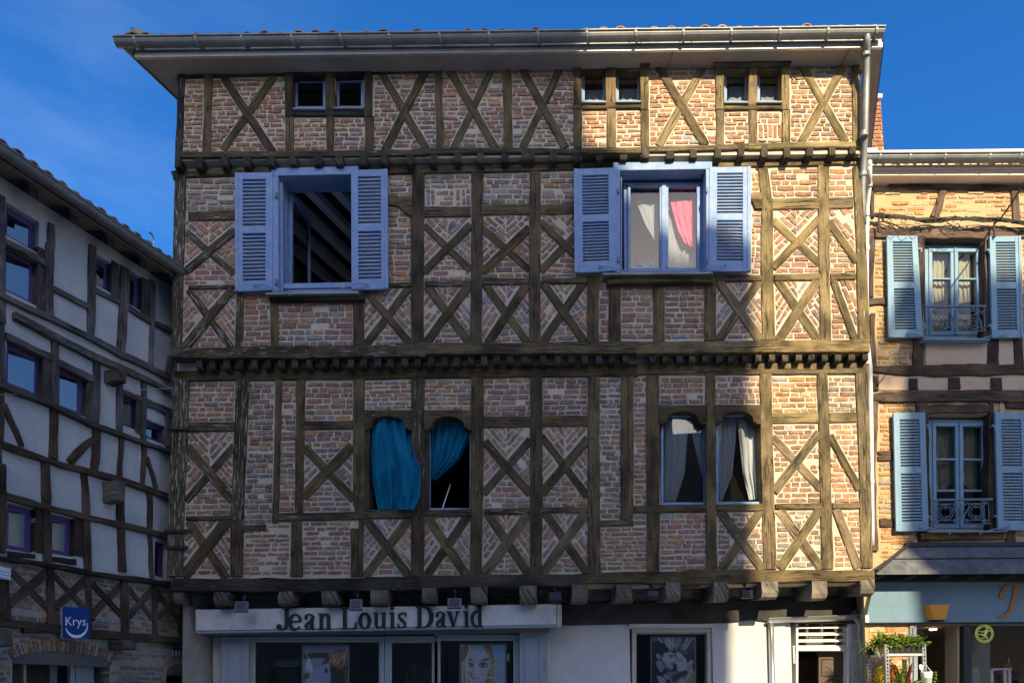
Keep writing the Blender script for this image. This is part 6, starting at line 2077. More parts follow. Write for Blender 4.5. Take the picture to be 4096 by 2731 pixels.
e = LEFT.w(aL1, 0, 0); s0 = LEFT.w(aL0, 0, 0)
bk = LEFT.n * 5
zt2 = zg + .1
for p, q in ((e, e + bk), (e + bk, s0 + bk), (s0 + bk, s0)):
    mb.add([p, q, q + Vector((0, 0, zt2)), p + Vector((0, 0, zt2))], [(0, 1, 2, 3)])
mb.build('side_wall', M['mortar_old'], LH)
# aerial on the roof
c = LEFT.un(*px('L1', 1605, 1300), .9)
ba = LEFT.w(c[0], c[1] - .25, .9)
ae = thing('roof_aerial', 'small television aerial with a bent silver mast above the tiles at the left', 'aerial', ba)
def L1w(x, y):
    return LEFT.w(*LEFT.un(*px('L1', x, y), .9), .9)
mb = MB(); tube(mb, [ba, L1w(1600, 1285), L1w(1612, 1215), L1w(1590, 1150), L1w(1562, 1118), L1w(1548, 1085)], [.012, .012, .012, .014, .014, .004], 6); mb.build('mast', M['steel'], ae)
mb = MB(); tube(mb, [L1w(1470, 1212), L1w(1612, 1250)], .009, 6); mb.build('boom', M['steel'], ae)
for i in range(6):
    x = 1475 + i * 22
    mb = MB(); tube(mb, [L1w(x - 12, 1180 + i * 6), L1w(x + 10, 1245 + i * 6)], .005, 5); mb.build('element', M['iron_black'], ae)
# projecting blue sign
sp = [px('L4', *q) for q in ((655, 715), (940, 738), (932, 1050), (655, 1046))]
ys = 7.2
F = [MAIN.w(*MAIN.un(*q, ys), ys) for q in sp]
F_SIGN = F
B = [F[0] + Vector((-.155, .15, .0)), F[1] + Vector((-.155, .15, 0)), F[2] + Vector((-.155, .15, 0)), F[3] + Vector((-.155, .15, 0))]
sb = thing('projecting_sign', 'square navy shop sign with white letters and a white arc under them', 'sign', (F[0] + F[2]) / 2)
mb = MB(); mb.add(F + B, [(4, 7, 6, 5), (0, 4, 5, 1), (1, 5, 6, 2), (2, 6, 7, 3), (3, 7, 4, 0)]); mb.build('box', M['sign_side'], sb)
mb = MB(); mb.add([q + Vector((0, -.002, 0)) for q in F], [(0, 1, 2, 3)]); mb.build('sign_face', M['sign_navy'], sb)
mb = MB(); c0 = (B[1] + B[2]) / 2; tube(mb, [c0 + Vector((-.05, 0, .1)), c0 + Vector((-.1, .5, .1))], .02, 6); mb.build('bracket', M['iron_black'], sb)

for p_, q_, w_ in (((84, 158), (372, 190), 62), ((550, 222), (800, 252), 62)):
    TL('L4', [p_, q_], w_, -.012, 'window_sill', mat=M['wood_brown'], tint=(.5, .48, .5))
mb = MB()                                                 # inner wall behind the lane house windows
mb.add([LEFT.w(aL0, 0, .5), LEFT.w(aL1, 0, .5), LEFT.w(aL1, zg + .08, .5), LEFT.w(aL0, zg + .08, .5)], [(0, 1, 2, 3)])
mb.build('inner_wall', M['interior'], LH)
# ------------------------------------------------------------------ lettering
_tc = {}
def glyphs(txt, size):
    """mesh of a line of plain sans lettering: (verts, faces, width)"""
    cu = bpy.data.curves.new('lettering', 'FONT')
    cu.body = txt
    cu.size = size
    cu.resolution_u = 3
    o = bpy.data.objects.new('lettering', cu)
    COL.objects.link(o)
    bpy.context.view_layer.update()
    dg = bpy.context.evaluated_depsgraph_get()
    me = bpy.data.meshes.new_from_object(o.evaluated_get(dg))
    V = [v.co.copy() for v in me.vertices]
    F = [tuple(p.vertices) for p in me.polygons]
    bpy.data.objects.remove(o); bpy.data.curves.remove(cu); bpy.data.meshes.remove(me)
    if not V:
        return [], [], 0
    return V, F, max(v.x for v in V)
def put_text(mb, txt, size, f, mi=0, center=False):
    V, F, w = glyphs(txt, size)
    o = w / 2 if center else 0
    mb.add([f(v.x - o, v.y) for v in V], F, mi)
    return w
def arc_path(cx, cy, rx, ry, t0, t1, n=10):
    return [(cx + rx * math.cos(math.radians(t0 + (t1 - t0) * i / n)), cy + ry * math.sin(math.radians(t0 + (t1 - t0) * i / n))) for i in range(n + 1)]
# serif letters as pen strokes: (path, widths); unit = crop pixel, y up from the base line
def S(path, w):
    return (path, w if isinstance(w, list) else [w] * len(path))
def wv(n, a, b):
    """widths thin-thick-thin along a bowl"""
    return [a + (b - a) * math.sin(math.pi * i / n) for i in range(n + 1)]
X = 155
def L_o(w=120):
    c = w / 2
    return [S(arc_path(c, X / 2, c - 16, X / 2 - 6, 90, 270, 12), wv(12, 12, 34)), S(arc_path(c, X / 2, c - 16, X / 2 - 6, 270, 450, 12), wv(12, 12, 34))], w
def L_e(w=132):
    c = w / 2
    return [S(arc_path(c, X / 2, c - 16, X / 2 - 6, 90, 325, 14), wv(14, 12, 36)), S(arc_path(c, X / 2 + 8, c - 18, X / 2 - 12, 0, 90, 6), [26, 26, 24, 20, 16, 14, 12]), S([(24, X / 2 + 6), (w - 10, X / 2 + 6)], 13)], w
def L_a(w=125):
    return [S([(w - 42, X - 40), (w - 42, 22), (w - 30, 8), (w - 8, 12)], [34, 34, 24, 10]), S(arc_path(56, X - 46, 38, 40, 150, 0, 8), [22, 16, 12, 12, 13, 16, 22, 28, 32]), S(arc_path(28, X - 40, 6, 6, 0, 360, 8), 18),
            S([(w - 44, X / 2 + 14), (52, X / 2 - 4), (26, 40)], [12, 20, 32]), S([(26, 42), (34, 14), (58, 8), (w - 50, 30)], [32, 22, 14, 12])], w
def L_n(w=132):
    return [S([(34, 4), (34, X)], 32), S([(4, X - 5), (34, X - 5)], 10), S([(4, 5), (66, 5)], 10), S([(46, X - 30), (68, X - 10), (92, X - 10), (102, X - 36), (102, 4)], [12, 16, 24, 32, 32]), S([(74, 5), (132, 5)], 10)], w
def L_u(w=138):
    return [S([(32, X), (32, 40), (46, 12), (72, 12), (94, 36)], [32, 32, 26, 16, 12]), S([(2, X - 5), (34, X - 5)], 10), S([(104, X), (104, 4)], 32), S([(74, X - 5), (104, X - 5)], 10), S([(104, 5), (136, 5)], 10)], w
def L_i(w=72):
    return [S([(38, 4), (38, X)], 32), S([(8, X - 5), (38, X - 5)], 10), S([(6, 5), (70, 5)], 10), S(arc_path(36, X + 38, 8, 8, 0, 360, 10), 20)], w
def L_s(w=104):
    return [S([(88, X - 40), (80, X - 10), (52, X - 7), (28, X - 24), (26, X - 50), (52, X / 2 + 2), (80, 52), (84, 26), (58, 7), (30, 10), (16, 46)], [14, 12, 12, 20, 26, 34, 30, 22, 13, 12, 14]), S([(90, X - 2), (88, X - 46)], 10), S([(14, 2), (16, 48)], 10)], w
def L_v(w=130):
    return [S([(26, X - 4), (66, 8)], [34, 28]), S([(68, 4), (106, X - 4)], [10, 14]), S([(0, X - 5), (56, X - 5)], 10), S([(84, X - 5), (130, X - 5)], 10)], w
def L_d(w=126):
    return [S([(88, 2), (88, 205)], 34), S([(60, 200), (90, 200)], 10), S([(88, 5), (124, 5)], 10), S(arc_path(62, X / 2, 46, X / 2 - 6, 60, 300, 14), wv(14, 12, 34))], w
def L_J(w=128):
    return [S([(98, 205), (98, 60), (88, 26), (64, 6), (36, 10)], [36, 36, 30, 18, 12]), S([(60, 200), (126, 200)], 11), S(arc_path(28, 34, 14, 14, 0, 360, 10), 26), S([(36, 8), (18, 24)], [12, 20])], w
def L_L(w=160):
    return [S([(42, 4), (42, 205)], 36), S([(4, 200), (88, 200)], 11), S([(4, 6), (146, 6)], 12), S([(150, 70), (138, 6)], [8, 22])], w
def L_D(w=168):
    return [S([(36, 4), (36, 205)], 38), S([(2, 200), (80, 200)], 12), S([(2, 6), (80, 6)], 12), S(arc_path(74, 102, 74, 96, 90, -90, 14), wv(14, 12, 42))], w
def strokes(mb, specs, f, thick, lift, step):
    """f(x, y, depth) -> world; strokes become slightly stepped slabs"""
    for si, (path, ws) in enumerate(specs):
        L, R = [], []
        for i, p in enumerate(path):
            a, b = path[max(i - 1, 0)], path[min(i + 1, len(path) - 1)]
            t = Vector((b[0] - a[0], b[1] - a[1]))
            if t.length < 1e-6:
                t = Vector((1, 0))
            t.normalize()
            n = Vector((-t.y, t.x)) * ws[i] / 2
            L.append((p[0] + n.x, p[1] + n.y)); R.append((p[0] - n.x, p[1] - n.y))
        d = lift - si * step
        k = len(path)
        V = [f(q[0], q[1], d) for q in L] + [f(q[0], q[1], d) for q in R] + [f(q[0], q[1], d + thick) for q in L] + [f(q[0], q[1], d + thick) for q in R]
        F = []
        for i in range(k - 1):
            F += [(i, i + 1, k + i + 1, k + i), (i, 2 * k + i, 2 * k + i + 1, i + 1), (k + i, k + i + 1, 3 * k + i + 1, 3 * k + i)]
        F += [(0, k, 3 * k, 2 * k), (k - 1, 3 * k - 1, 4 * k - 1, 2 * k - 1)]
        mb.add(V, F)

# ------------------------------------------------------------------ ground floor of the half-timbered house
YB = 8.42
def bar(fr, k, x0, y0, x1, y1, d0, d1, name, mat, parent, ch=.004):
    mb = MB(); prism(mb, fr, rect_px(fr, k, x0, y0, x1, y1, d0), d0, d1, ch)
    return mb.build(name, M[mat], parent)
# white rendered wall with the poster window and the doorway
hp = hole_px(MAIN, 'L', 58, 610, 818, 1500, Y1)
hd = hole_px(MAIN, 'L', 1612, 540, 2118, 2600, Y1)
ax0, ax1 = MAIN.un(2195, 2600, Y1)[0], MAIN.un(3452, 2600, Y1)[0]
zt1 = MAIN.un(2600, 2478, Y1)[1]
mb = MB(); wall_holes(mb, MAIN, ax0, ax1, 0, zt1, [hp, (hd[0], 0, hd[2], hd[3])], Y1, Y1 + .3); mb.build('plaster_wall', M['plaster_white'], H)
room(MAIN, hp, Y1 + .3, 1.6, H, grow=.2)
room(MAIN, (hd[0], .3, hd[2], hd[3]), Y1 + .3, 2.2, H, 'interior', grow=.2)
bar(MAIN, 'L', 36, 572, 820, 608, Y1 - .03, Y1 + .1, 'window_head', 'sign_grey', H)
mb = MB(); q = ring(mb, MAIN, q_px(MAIN, 'L', 66, 610, 816, 1500, Y1 + .02), .06, Y1 + .02, Y1 + .14, .006)
wp = mb.build('window', M['paint_cream'], H)
bar(MAIN, 'L', 104, 632, 786, 668, Y1 + .05, Y1 + .12, 'transom', 'paint_cool', wp)
pane(MAIN, q, Y1 + .10, wp, 'glass')
# shop front on the left: pilasters, frames, panes
YS = 8.70
sx0, sx1 = MAIN.un(845, 2650, YS)[0], MAIN.un(2190, 2650, YS)[0]
zs0 = MAIN.un(1500, 2538, YS)[1]
mb = MB()
box(mb, (sx0 - .05, YS - .14, zs0 - .0), (sx1 + .02, YS + .2, zs0 + .10)); mb.build('cornice', M['shop_grey'], H)
bar(MAIN, 'J', 355, 700, 432, 1600, YS + .02, YS + .3, 'pilaster_return', 'paint_cream', H)
def pilaster(k, x0, x1, y0):
    mb = MB(); prism(mb, MAIN, rect_px(MAIN, k, x0, y0, x1, 1900, YS - .06), YS - .06, YS + .2, .005)
    o = mb.build('pilaster', M['paint_cool'], H)
    w = x1 - x0
    for i, (u0, u1, dd) in enumerate(((.20, .26, .012), (.74, .80, .012))):
        bar(MAIN, k, x0 + w * u0, y0 + 40, x0 + w * u1, 1900, YS - .06 - dd, YS - .059, 'pilaster_bead', 'paint_cool', o, .003)
    bar(MAIN, k, x0 + w * .26, y0 + 40, x0 + w * .74, y0 + 52, YS - .072, YS - .059, 'pilaster_bead', 'paint_cool', o, .003)
pilaster('J', 432, 692, 692)
pilaster('K', 1124, 1376, 648)
bar(MAIN, 'K', 1376, 618, 1405, 1700, YS - .02, YS + .2, 'pilaster_return', 'paint_cream', H)
bar(MAIN, 'K', 1368, 905, 1378, 1000, YS - .085, YS - .05, 'hinge', 'paint_cool', H)
def shop_window(k, x0, y0, x1, y1, fw):
    mb = MB(); q = ring(mb, MAIN, q_px(MAIN, k, x0, y0, x1, y1, YS), fw, YS, YS + .1, .006)
    o = mb.build('shop_window', M['paint_cool'], H)
    mb = MB(); q2 = ring(mb, MAIN, q, .022, YS + .02, YS + .09, .004); mb.build('glazing_bead', M['paint_cream'], o)
    pane(MAIN, q2, YS + .05, o, 'glass')
    return o
shop_window('J', 692, 690, 1968, 1900, .05)
shop_window('J', 1972, 686, 2475, 1900, .062)
shop_window('K', 320, 672, 1124, 1900, .055)
# shop interior
mb = MB()
c = [Vector((x, y, z)) for y in (YS + .12, YS + 2.6) for (x, z) in ((sx0, 0), (sx1, 0), (sx1, zs0 + .2), (sx0, zs0 + .2))]
mb.add(c, [(4, 5, 6, 7), (0, 1, 5, 4), (1, 2, 6, 5), (2, 3, 7, 6), (3, 0, 4, 7)]); mb.build('room', M['interior'], H)
sh = thing('display_shelf', 'dark shelf of pale bottles behind the salon window, left of the red-haired poster', 'shelf', MAIN.w(*MAIN.un(*px('J', 1050, 985), YS + .9), YS + .9))
p, q = MAIN.un(*px('J', 925, 985), YS + .9), MAIN.un(*px('J', 1180, 1000), YS + .9)
mb = MB(); prism(mb, MAIN, rect(p[0], p[1], q[0], q[1]), YS + .88, YS + 1.1); mb.build('board', M['door_brown'], sh)
for x in (930, 1172):
    a = MAIN.un(*px('J', x, 985), YS + 1)[0]
    mb = MB(); box(mb, (a - .01, YS + .9, .2), (a + .01, YS + 1.1, p[1])); mb.build('upright', M['door_brown'], sh)
for i in range(7):
    a, b = MAIN.un(*px('J', 952 + i * 32, 984), YS + .95)
    mb = MB(); lathe(mb, (a, YS + .96, b + .003), [(.0, 0), (.022, 0), (.022, .075), (.010, .09), (.010, .115), (0, .115)], 10)
    o = mb.build('bottle', M['plastic_white'], None); tag(o, 'small white bottle in the row on the shelf behind the salon window', 'bottle', 'white bottles on the salon shelf')
# doorway: louvred transom, frame, brown panelled leaf standing open, dark boarded passage
mb = MB(); ring(mb, MAIN, q_px(MAIN, 'L', 1610, 545, 2118, 2600, Y1 + .02), .03, Y1 + .02, Y1 + .2, .005)
dw = mb.build('doorway', M['paint_white'], H)
bar(MAIN, 'L', 1612, 798, 2116, 826, Y1 + .01, Y1 + .16, 'transom', 'paint_white', dw)
for i, y in enumerate((612, 678, 740, 796)):
    A = rect_px(MAIN, 'L', 1618, y - 9, 2112, y + 6, Y1 + .03)
    x0_, x1_, b0_, b1_ = A[0][0], A[1][0], min(A[0][1], A[2][1]), max(A[0][1], A[2][1])
    mb = MB()
    V = [Vector((x, yy, z)) for x in (x0_, x1_) for yy, z in ((Y1 + .03, b0_), (Y1 + .03, b1_), (Y1 + .12, b1_ + .035), (Y1 + .12, b0_ + .035))]
    mb.add(V, [(0, 1, 2, 3), (4, 7, 6, 5), (0, 4, 5, 1), (1, 5, 6, 2), (2, 6, 7, 3), (3, 7, 4, 0)])
    mb.build('louvre', M['paint_white'], dw)
for x in (1716, 1856, 1990):
    bar(MAIN, 'L', x - 9, 560, x + 9, 800, Y1 + .14, Y1 + .19, 'glazing_bar', 'paint_white', dw)
bar(MAIN, 'L', 1732, 690, 1842, 792, Y1 + .13, Y1 + .2, 'air_vent', 'paint_white', dw)
bar(MAIN, 'L', 1748, 700, 1826, 780, Y1 + .125, Y1 + .135, 'vent_grille', 'kraft', dw)
pane(MAIN, q_px(MAIN, 'L', 1614, 560, 2114, 800, Y1 + .165), Y1 + .165, dw, 'glass_double')
mb = MB(); prism(mb, MAIN, rect_px(MAIN, 'L', 1822, 838, 2106, 2500, Y1 + .15), Y1 + .15, Y1 + .2, .004); dl = mb.build('door_leaf', M['door_brown'], dw)
for (x0, y0, x1, y1) in ((1850, 898, 2066, 1064), (1852, 1120, 1942, 1500), (1968, 1115, 2066, 1500)):
    mb = MB(); ring(mb, MAIN, q_px(MAIN, 'L', x0, y0, x1, y1, Y1 + .135), .015, Y1 + .135, Y1 + .15, .006); mb.build('panel_moulding', M['door_brown'], dl)
for y in (905, 990, 1078, 1165):
    bar(MAIN, 'L', 1620, y, 1826, y + 82, Y1 + .9, Y1 + .94, 'passage_board', 'door_brown', dw, .008)
# metal gutter and pipe over the door
p, q = MAIN.w(*MAIN.un(*px('L', 1352, 522), Y1 - .12), Y1 - .06), MAIN.w(*MAIN.un(*px('L', 2228, 490), Y1 - .12), Y1 - .06)
mb = MB(); gutter(mb, p, q, .058, Vector((0, -1, 0))); mb.build('door_gutter', M['steel'], H)
a = MAIN.w(*MAIN.un(*px('L', 1372, 545), Y1 - .05), Y1 - .05)
mb = MB(); tube(mb, [a + Vector((0, 0, -.0)), Vector((a.x, a.y, .0))], .036, 12); mb.build('door_pipe', M['steel'], H, smooth=True)
# thick rain pipe at the corner
a = MAIN.un(*px('L', 2222, 580), Y1 - .08)
mb = MB(); tube(mb, [Vector((a[0] - .10, Y1 - .06, a[1] + .17)), Vector((a[0] - .04, Y1 - .07, a[1] + .09)), Vector((a[0], Y1 - .08, a[1])), Vector((a[0] + .004, Y1 - .08, 0))], .053, 14); rp = mb.build('rain_pipe', M['zinc'], H, smooth=True)
for y in (662, 690):
    c = MAIN.un(*px('L', 2226, y), Y1 - .08)
    mb = MB(); tube(mb, [Vector((c[0], Y1 - .08, c[1] - .022)), Vector((c[0], Y1 - .08, c[1] + .022))], .062, 14); mb.build('pipe_collar', M['zinc'], rp)
mb = MB(); c = MAIN.un(*px('L', 1587, 862), Y1)
for s in (-1, 1):
    tube(mb, [Vector((c[0] + s * .008, Y1 - .012, c[1] - .10)), Vector((c[0] + s * .008, Y1 - .012, c[1] + .10))], .005, 6)
tube(mb, [Vector((c[0] + .014 * math.cos(t), Y1 - .012, c[1] + .10 + .014 * math.sin(t))) for t in (0, .8, 1.6, 2.4, 3.14)], .005, 6)
tube(mb, [Vector((c[0] + .014 * math.cos(t), Y1 - .012, c[1] - .10 + .014 * math.sin(t))) for t in (3.14, 4, 4.7, 5.5, 6.28)], .005, 6)
mb.build('bell_pull', M['paint_white'], H)
# house number
hn = thing('number_plate', 'small cream house number plate reading 2 beside the brown door', 'number plate', Vector((MAIN.un(*px('L', 2167, 1030), Y1)[0], Y1 - .01, MAIN.un(*px('L', 2167, 1050), Y1)[1])))
bar(MAIN, 'L', 2138, 1012, 2196, 1050, Y1 - .014, Y1 - .001, 'plate', 'kraft', hn, .003)
c = ab(MAIN, 'L', (2160, 1043), Y1 - .016)
mb = MB(); put_text(mb, '2', .055, lambda x, y: MAIN.w(c[0] + x - .004, c[1] + y - .002, Y1 - .0155)); mb.build('numeral', M['black_paint'], hn)

# ------------------------------------------------------------------ the long shop sign
sg = thing('shop_sign', 'long white shop sign board with large black serif letters under the jetty', 'sign', MAIN.w(*MAIN.un(1500, 2528, YB), YB))
mb = MB(); prism(mb, MAIN, quad_px(MAIN, 'P', [(781, 2437), (2225, 2414), (2225, 2497), (781, 2522)], YB), YB, YS + .05, .006); mb.build('board', M['sign_grey'], sg)
mb = MB(); prism(mb, MAIN, quad_px(MAIN, 'P', [(781, 2524), (2225, 2499), (2225, 2506), (790, 2532)], YB - .015), YB - .015, YS + .05, .003); mb.build('lower_trim', M['paint_cool'], sg)
mb = MB(); prism(mb, MAIN, quad_px(MAIN, 'P', [(2227, 2414), (2247, 2417), (2247, 2504), (2227, 2507)], YB + .01), YB + .01, YS + .05, .006); mb.build('end_cap', M['paint_cream'], sg)
TX = [(L_J, 955), (L_e, 1068), (L_a, 1208), (L_n, 1345), (L_L, 1558), (L_o, 1728), (L_u, 1862), (L_i, 2010), (L_s, 2084), (L_D, 2266), (L_a, 2440), (L_v, 2555), (L_i, 2706), (L_d, 2780)]
def base_y(x):
    return 637 - (x - 955) * .0165
pm = mpp(MAIN, 'J', (1500, 600), YB)
for fn, x in TX:
    spec, w = fn()
    # anchor in the wall plane so the letters stand level with the board
    o = ab(MAIN, 'J', (x, base_y(x)), YB)
    o2 = ab(MAIN, 'J', (x + 200, base_y(x + 200)), YB)
    ux, uz = (o2[0] - o[0]) / 200, (o2[1] - o[1]) / 200
    mb = MB()
    strokes(mb, spec, lambda X_, Y_, d, o=o, ux=ux, uz=uz: MAIN.w(o[0] + X_ * ux, o[1] + X_ * uz + Y_ * pm, d), .02, YB - .022, .0004)
    mb.build('letter', M['black_paint'], sg)
c = ab(MAIN, 'K', (620, 412), YB)
mb = MB(); prism(mb, MAIN, [(c[0] + .021 * math.cos(t / 8 * math.pi), c[1] + .021 * math.sin(t / 8 * math.pi)) for t in range(16)], YB - .008, YB, .001); rg = mb.build('registered_mark', M['black_paint'], sg)
mb = MB(); put_text(mb, 'R', .03, lambda x, y: MAIN.w(c[0] + x, c[1] + y - .011, YB - .0085), center=True); mb.build('mark_letter', M['white_print'], rg)
# the same words, faint, on the glass door
for word, x, y, sc in (([L_J, L_e, L_a, L_n], 60, 1032, .52), ([L_L, L_o, L_u, L_i, L_s], 40, 1128, .52)):
    mb = MB()
    xx = x
    o = ab(MAIN, 'K', (x, y), YS + .045)
    for fn in word:
        spec, w = fn()
        strokes(mb, spec, lambda X_, Y_, d, xx=xx, o=o: MAIN.w(o[0] + (xx - x) * pm + X_ * sc * pm, o[1] + Y_ * sc * pm, d), .002, YS + .044, .0002)
        xx += w * sc + 3
    t = tag(mb.build('door_lettering', M['black_paint'], None), 'faint dark first word lettered on the glass shop door' if y < 1100 else 'faint dark second word lettered low on the glass shop door', 'lettering')

# ------------------------------------------------------------------ posters: flat prints painted on a fine grid
def lin(c):
    return tuple(((x / 255) / 12.92 if x < 10 else ((x / 255 + .055) / 1.055) ** 2.4) for x in c)
def inside(P, x, y):
    r = False
    j = len(P) - 1
    for i in range(len(P)):
        if (P[i][1] > y) != (P[j][1] > y) and x < (P[j][0] - P[i][0]) * (y - P[i][1]) / (P[j][1] - P[i][1]) + P[i][0]:
            r = not r
        j = i
    return r
def seg(p, q, x, y):
    dx, dy = q[0] - p[0], q[1] - p[1]
    t = max(0, min(1, ((x - p[0]) * dx + (y - p[1]) * dy) / (dx * dx + dy * dy)))
    return math.hypot(x - p[0] - dx * t, y - p[1] - dy * t)
rp_ = random.Random(5)
def poster(label, k0, rectp, paint, nx, ny, d, frame_mat, group, k=None):
    """rectp in the crop k0 = (ox, oy, scale)"""
    ox, oy, s = k0
    x0, y0, x1, y1 = rectp
    c = MAIN.un(ox + s * (x0 + x1) / 2, oy + s * y1, d)
    t = thing('poster', label, 'poster', MAIN.w(c[0], c[1], d), group)
    V, F, C = [], [], []
    for j in range(ny + 1):
        for i in range(nx + 1):
            a, b = MAIN.un(ox + s * (x0 + (x1 - x0) * i / nx), oy + s * (y0 + (y1 - y0) * j / ny), d)
            V.append(MAIN.w(a, b, d))
    mb = MB()
    base = None
    cols = []
    for j in range(ny):
        for i in range(nx):
            F.append((j * (nx + 1) + i, j * (nx + 1) + i + 1, (j + 1) * (nx + 1) + i + 1, (j + 1) * (nx + 1) + i))
            cols.append((*lin(paint(x0 + (x1 - x0) * (i + .5) / nx, y0 + (y1 - y0) * (j + .5) / ny)), 0))
    mb.add(V, F)
    for _ in range(2):                                     # soften the drawing into a print
        src = cols
        cols = []
        for j in range(ny):
            for i in range(nx):
                acc = [0, 0, 0]; wt = 0
                for dj, di, w in ((0, 0, 4), (0, 1, 1.5), (0, -1, 1.5), (1, 0, 1.5), (-1, 0, 1.5)):
                    if 0 <= j + dj < ny and 0 <= i + di < nx:
                        c_ = src[(j + dj) * nx + i + di]
                        for z in range(3):
                            acc[z] += c_[z] * w
                        wt += w
                cols.append((acc[0] / wt, acc[1] / wt, acc[2] / wt, 0))
    cols = [tuple(min(.85, v * g_ * 2.5) for v in c_[:3]) + (0,) for c_ in cols for g_ in (rp_.uniform(.88, 1.12),)]
    mb.c = cols
    mb.build('print', M['print'], t)
    mb = MB()
    fw = .02
    Q = [MAIN.un(ox + s * x, oy + s * y, d) for x, y in ((x0, y0), (x1, y0), (x1, y1), (x0, y1))]
    Q = [(Q[0][0] - fw, Q[0][1] + fw), (Q[1][0] + fw, Q[1][1] + fw), (Q[2][0] + fw, Q[2][1] - fw), (Q[3][0] - fw, Q[3][1] - fw)]
    ring(mb, MAIN, Q, fw, d - .006, d + .012, .002)
    mb.build('frame', M[frame_mat], t)
    return t
def shade(base, lays, x, y):
    c = base
    for kind, geo, col in lays:
        if kind == 'p':
            if inside(geo, x, y):
                c = col
        elif kind == 'l':
            p, q, w = geo
            if seg(p, q, x, y) < w:
                c = col
        elif kind == 'e':
            cx, cy, rx, ry = geo
            if ((x - cx) / rx) ** 2 + ((y - cy) / ry) ** 2 < 1:
                c = col
    return c
G = lambda v, b=0: (v, v + 4, v + 12 + b)
LC = [('p', [(520, 330), (1670, 330), (1670, 700), (520, 720)], G(62))]
for i in range(70):
    x = rp_.uniform(540, 1660)
    cxx = 1080 + (x - 1080) * .55
    LC.append(('l', ((x, 330), (cxx, rp_.uniform(520, 690)), rp_.uniform(4, 10)), G(rp_.choice((40, 90, 125, 150, 170)))))
LC += [('p', [(525, 480), (640, 410), (820, 470), (960, 590), (990, 700), (860, 760), (790, 850), (775, 930), (715, 770), (640, 770), (660, 960), (600, 1010), (525, 1010)], G(34)),
       ('p', [(850, 745), (1010, 700), (1160, 780), (1150, 870), (1172, 970), (1125, 1000), (1115, 1030), (1085, 1060), (1094, 1100), (1055, 1175), (985, 1192), (880, 1140), (800, 1010), (790, 880)], G(142)),
       ('p', [(780, 930), (850, 960), (900, 1060), (960, 1120), (1050, 1150), (990, 1194), (880, 1150), (775, 1040)], G(84)),
       ('p', [(1000, 1000), (1112, 995), (1118, 1030), (1000, 1060)], G(104)),
       ('p', [(620, 1000), (700, 930), (780, 960), (850, 1140), (770, 1270), (700, 1180)], G(118)),
       ('p', [(640, 768), (700, 765), (772, 820), (748, 900), (690, 905), (650, 850)], G(140)), ('l', ((690, 800), (720, 870), 10), G(70)),
       ('l', ((955, 812), (1140, 800), 13), G(38)), ('l', ((1010, 850), (1105, 838), 10), G(60)), ('e', (1040, 828, 46, 12), G(92)),
       ('l', ((1070, 988), (1130, 975), 8), G(70)), ('l', ((1005, 1048), (1108, 1036), 8), G(48)), ('l', ((1040, 1080), (1085, 1078), 6), G(90)),
       ('p', [(1180, 700), (1290, 725), (1440, 890), (1500, 1020), (1455, 1190), (1250, 1238), (1196, 1180), (1212, 1130), (1180, 1090), (1200, 1050), (1140, 1022), (1176, 955), (1170, 860)], G(146)),
       ('p', [(1280, 725), (1400, 650), (1665, 650), (1665, 1000), (1590, 900), (1500, 970), (1482, 1040), (1430, 890)], G(50)), ('p', [(1320, 720), (1440, 680), (1560, 720), (1440, 800)], G(74)),
       ('p', [(1490, 1000), (1590, 905), (1645, 965), (1600, 1050), (1540, 1064)], G(142)), ('l', ((1550, 1000), (1600, 950), 9), G(86)),
       ('l', ((1195, 888), (1320, 896), 12), G(46)), ('l', ((1240, 958), (1320, 944), 9), G(48)), ('l', ((1160, 1040), (1215, 1046), 7), G(84)), ('l', ((1192, 1118), (1262, 1130), 9), G(52)),
       ('p', [(1455, 1190), (1500, 1050), (1620, 1050), (1600, 1160), (1480, 1300)], G(120)),
       ('p', [(880, 1240), (1240, 1240), (1480, 1300), (1480, 1800), (880, 1800)], G(96)), ('p', [(1080, 1330), (1250, 1250), (1460, 1190), (1440, 1320), (1240, 1430), (1060, 1560)], G(52)),
       ('p', [(520, 1040), (610, 1040), (760, 1280), (840, 1180), (1010, 1400), (980, 1800), (520, 1800)], G(28)), ('p', [(820, 1340), (880, 1290), (1010, 1400), (960, 1480)], G(128)),
       ('p', [(650, 1345), (780, 1370), (870, 1420), (930, 1600), (720, 1600)], G(140)), ('l', ((680, 1400), (860, 1540), 6), G(84)), ('l', ((670, 1450), (800, 1600), 6), G(84)),
       ('p', [(1360, 1560), (1590, 1160), (1665, 1220), (1665, 1800), (1300, 1800)], (120, 116, 104)), ('l', ((1400, 1540), (1600, 1170), 12), (176, 178, 172)), ('p', [(1240, 1500), (1330, 1390), (1400, 1440), (1350, 1800), (1220, 1800)], G(136))]
poster('black and white poster of a couple forehead to forehead in the right shop window', (2530, 2500, .1488), (522, 332, 1668, 1900), lambda x, y: shade(G(40), LC, x, y), 84, 116, Y1 + .14, 'paint_cool', 'hair salon posters')
for x in (245, 662):
    mb = MB(); tube(mb, [MAIN.w(*ab(MAIN, 'L', (x, 665), Y1 + .14), Y1 + .14), MAIN.w(*ab(MAIN, 'L', (x, 694), Y1 + .14), Y1 + .14)], .003, 5)
    tag(mb.build('poster_wire', M['steel'], None), 'thin wire holding the left corner of the couple poster' if x < 300 else 'thin wire holding the right corner of the couple poster', 'wire')
LW = [('p', [(1180, 300), (1490, 300), (1490, 1700), (1200, 1700)], (122, 140, 170)),
      ('p', [(390, 420), (520, 300), (1120, 300), (1180, 430), (1230, 800), (1225, 1700), (385, 1700)], (120, 96, 58))]
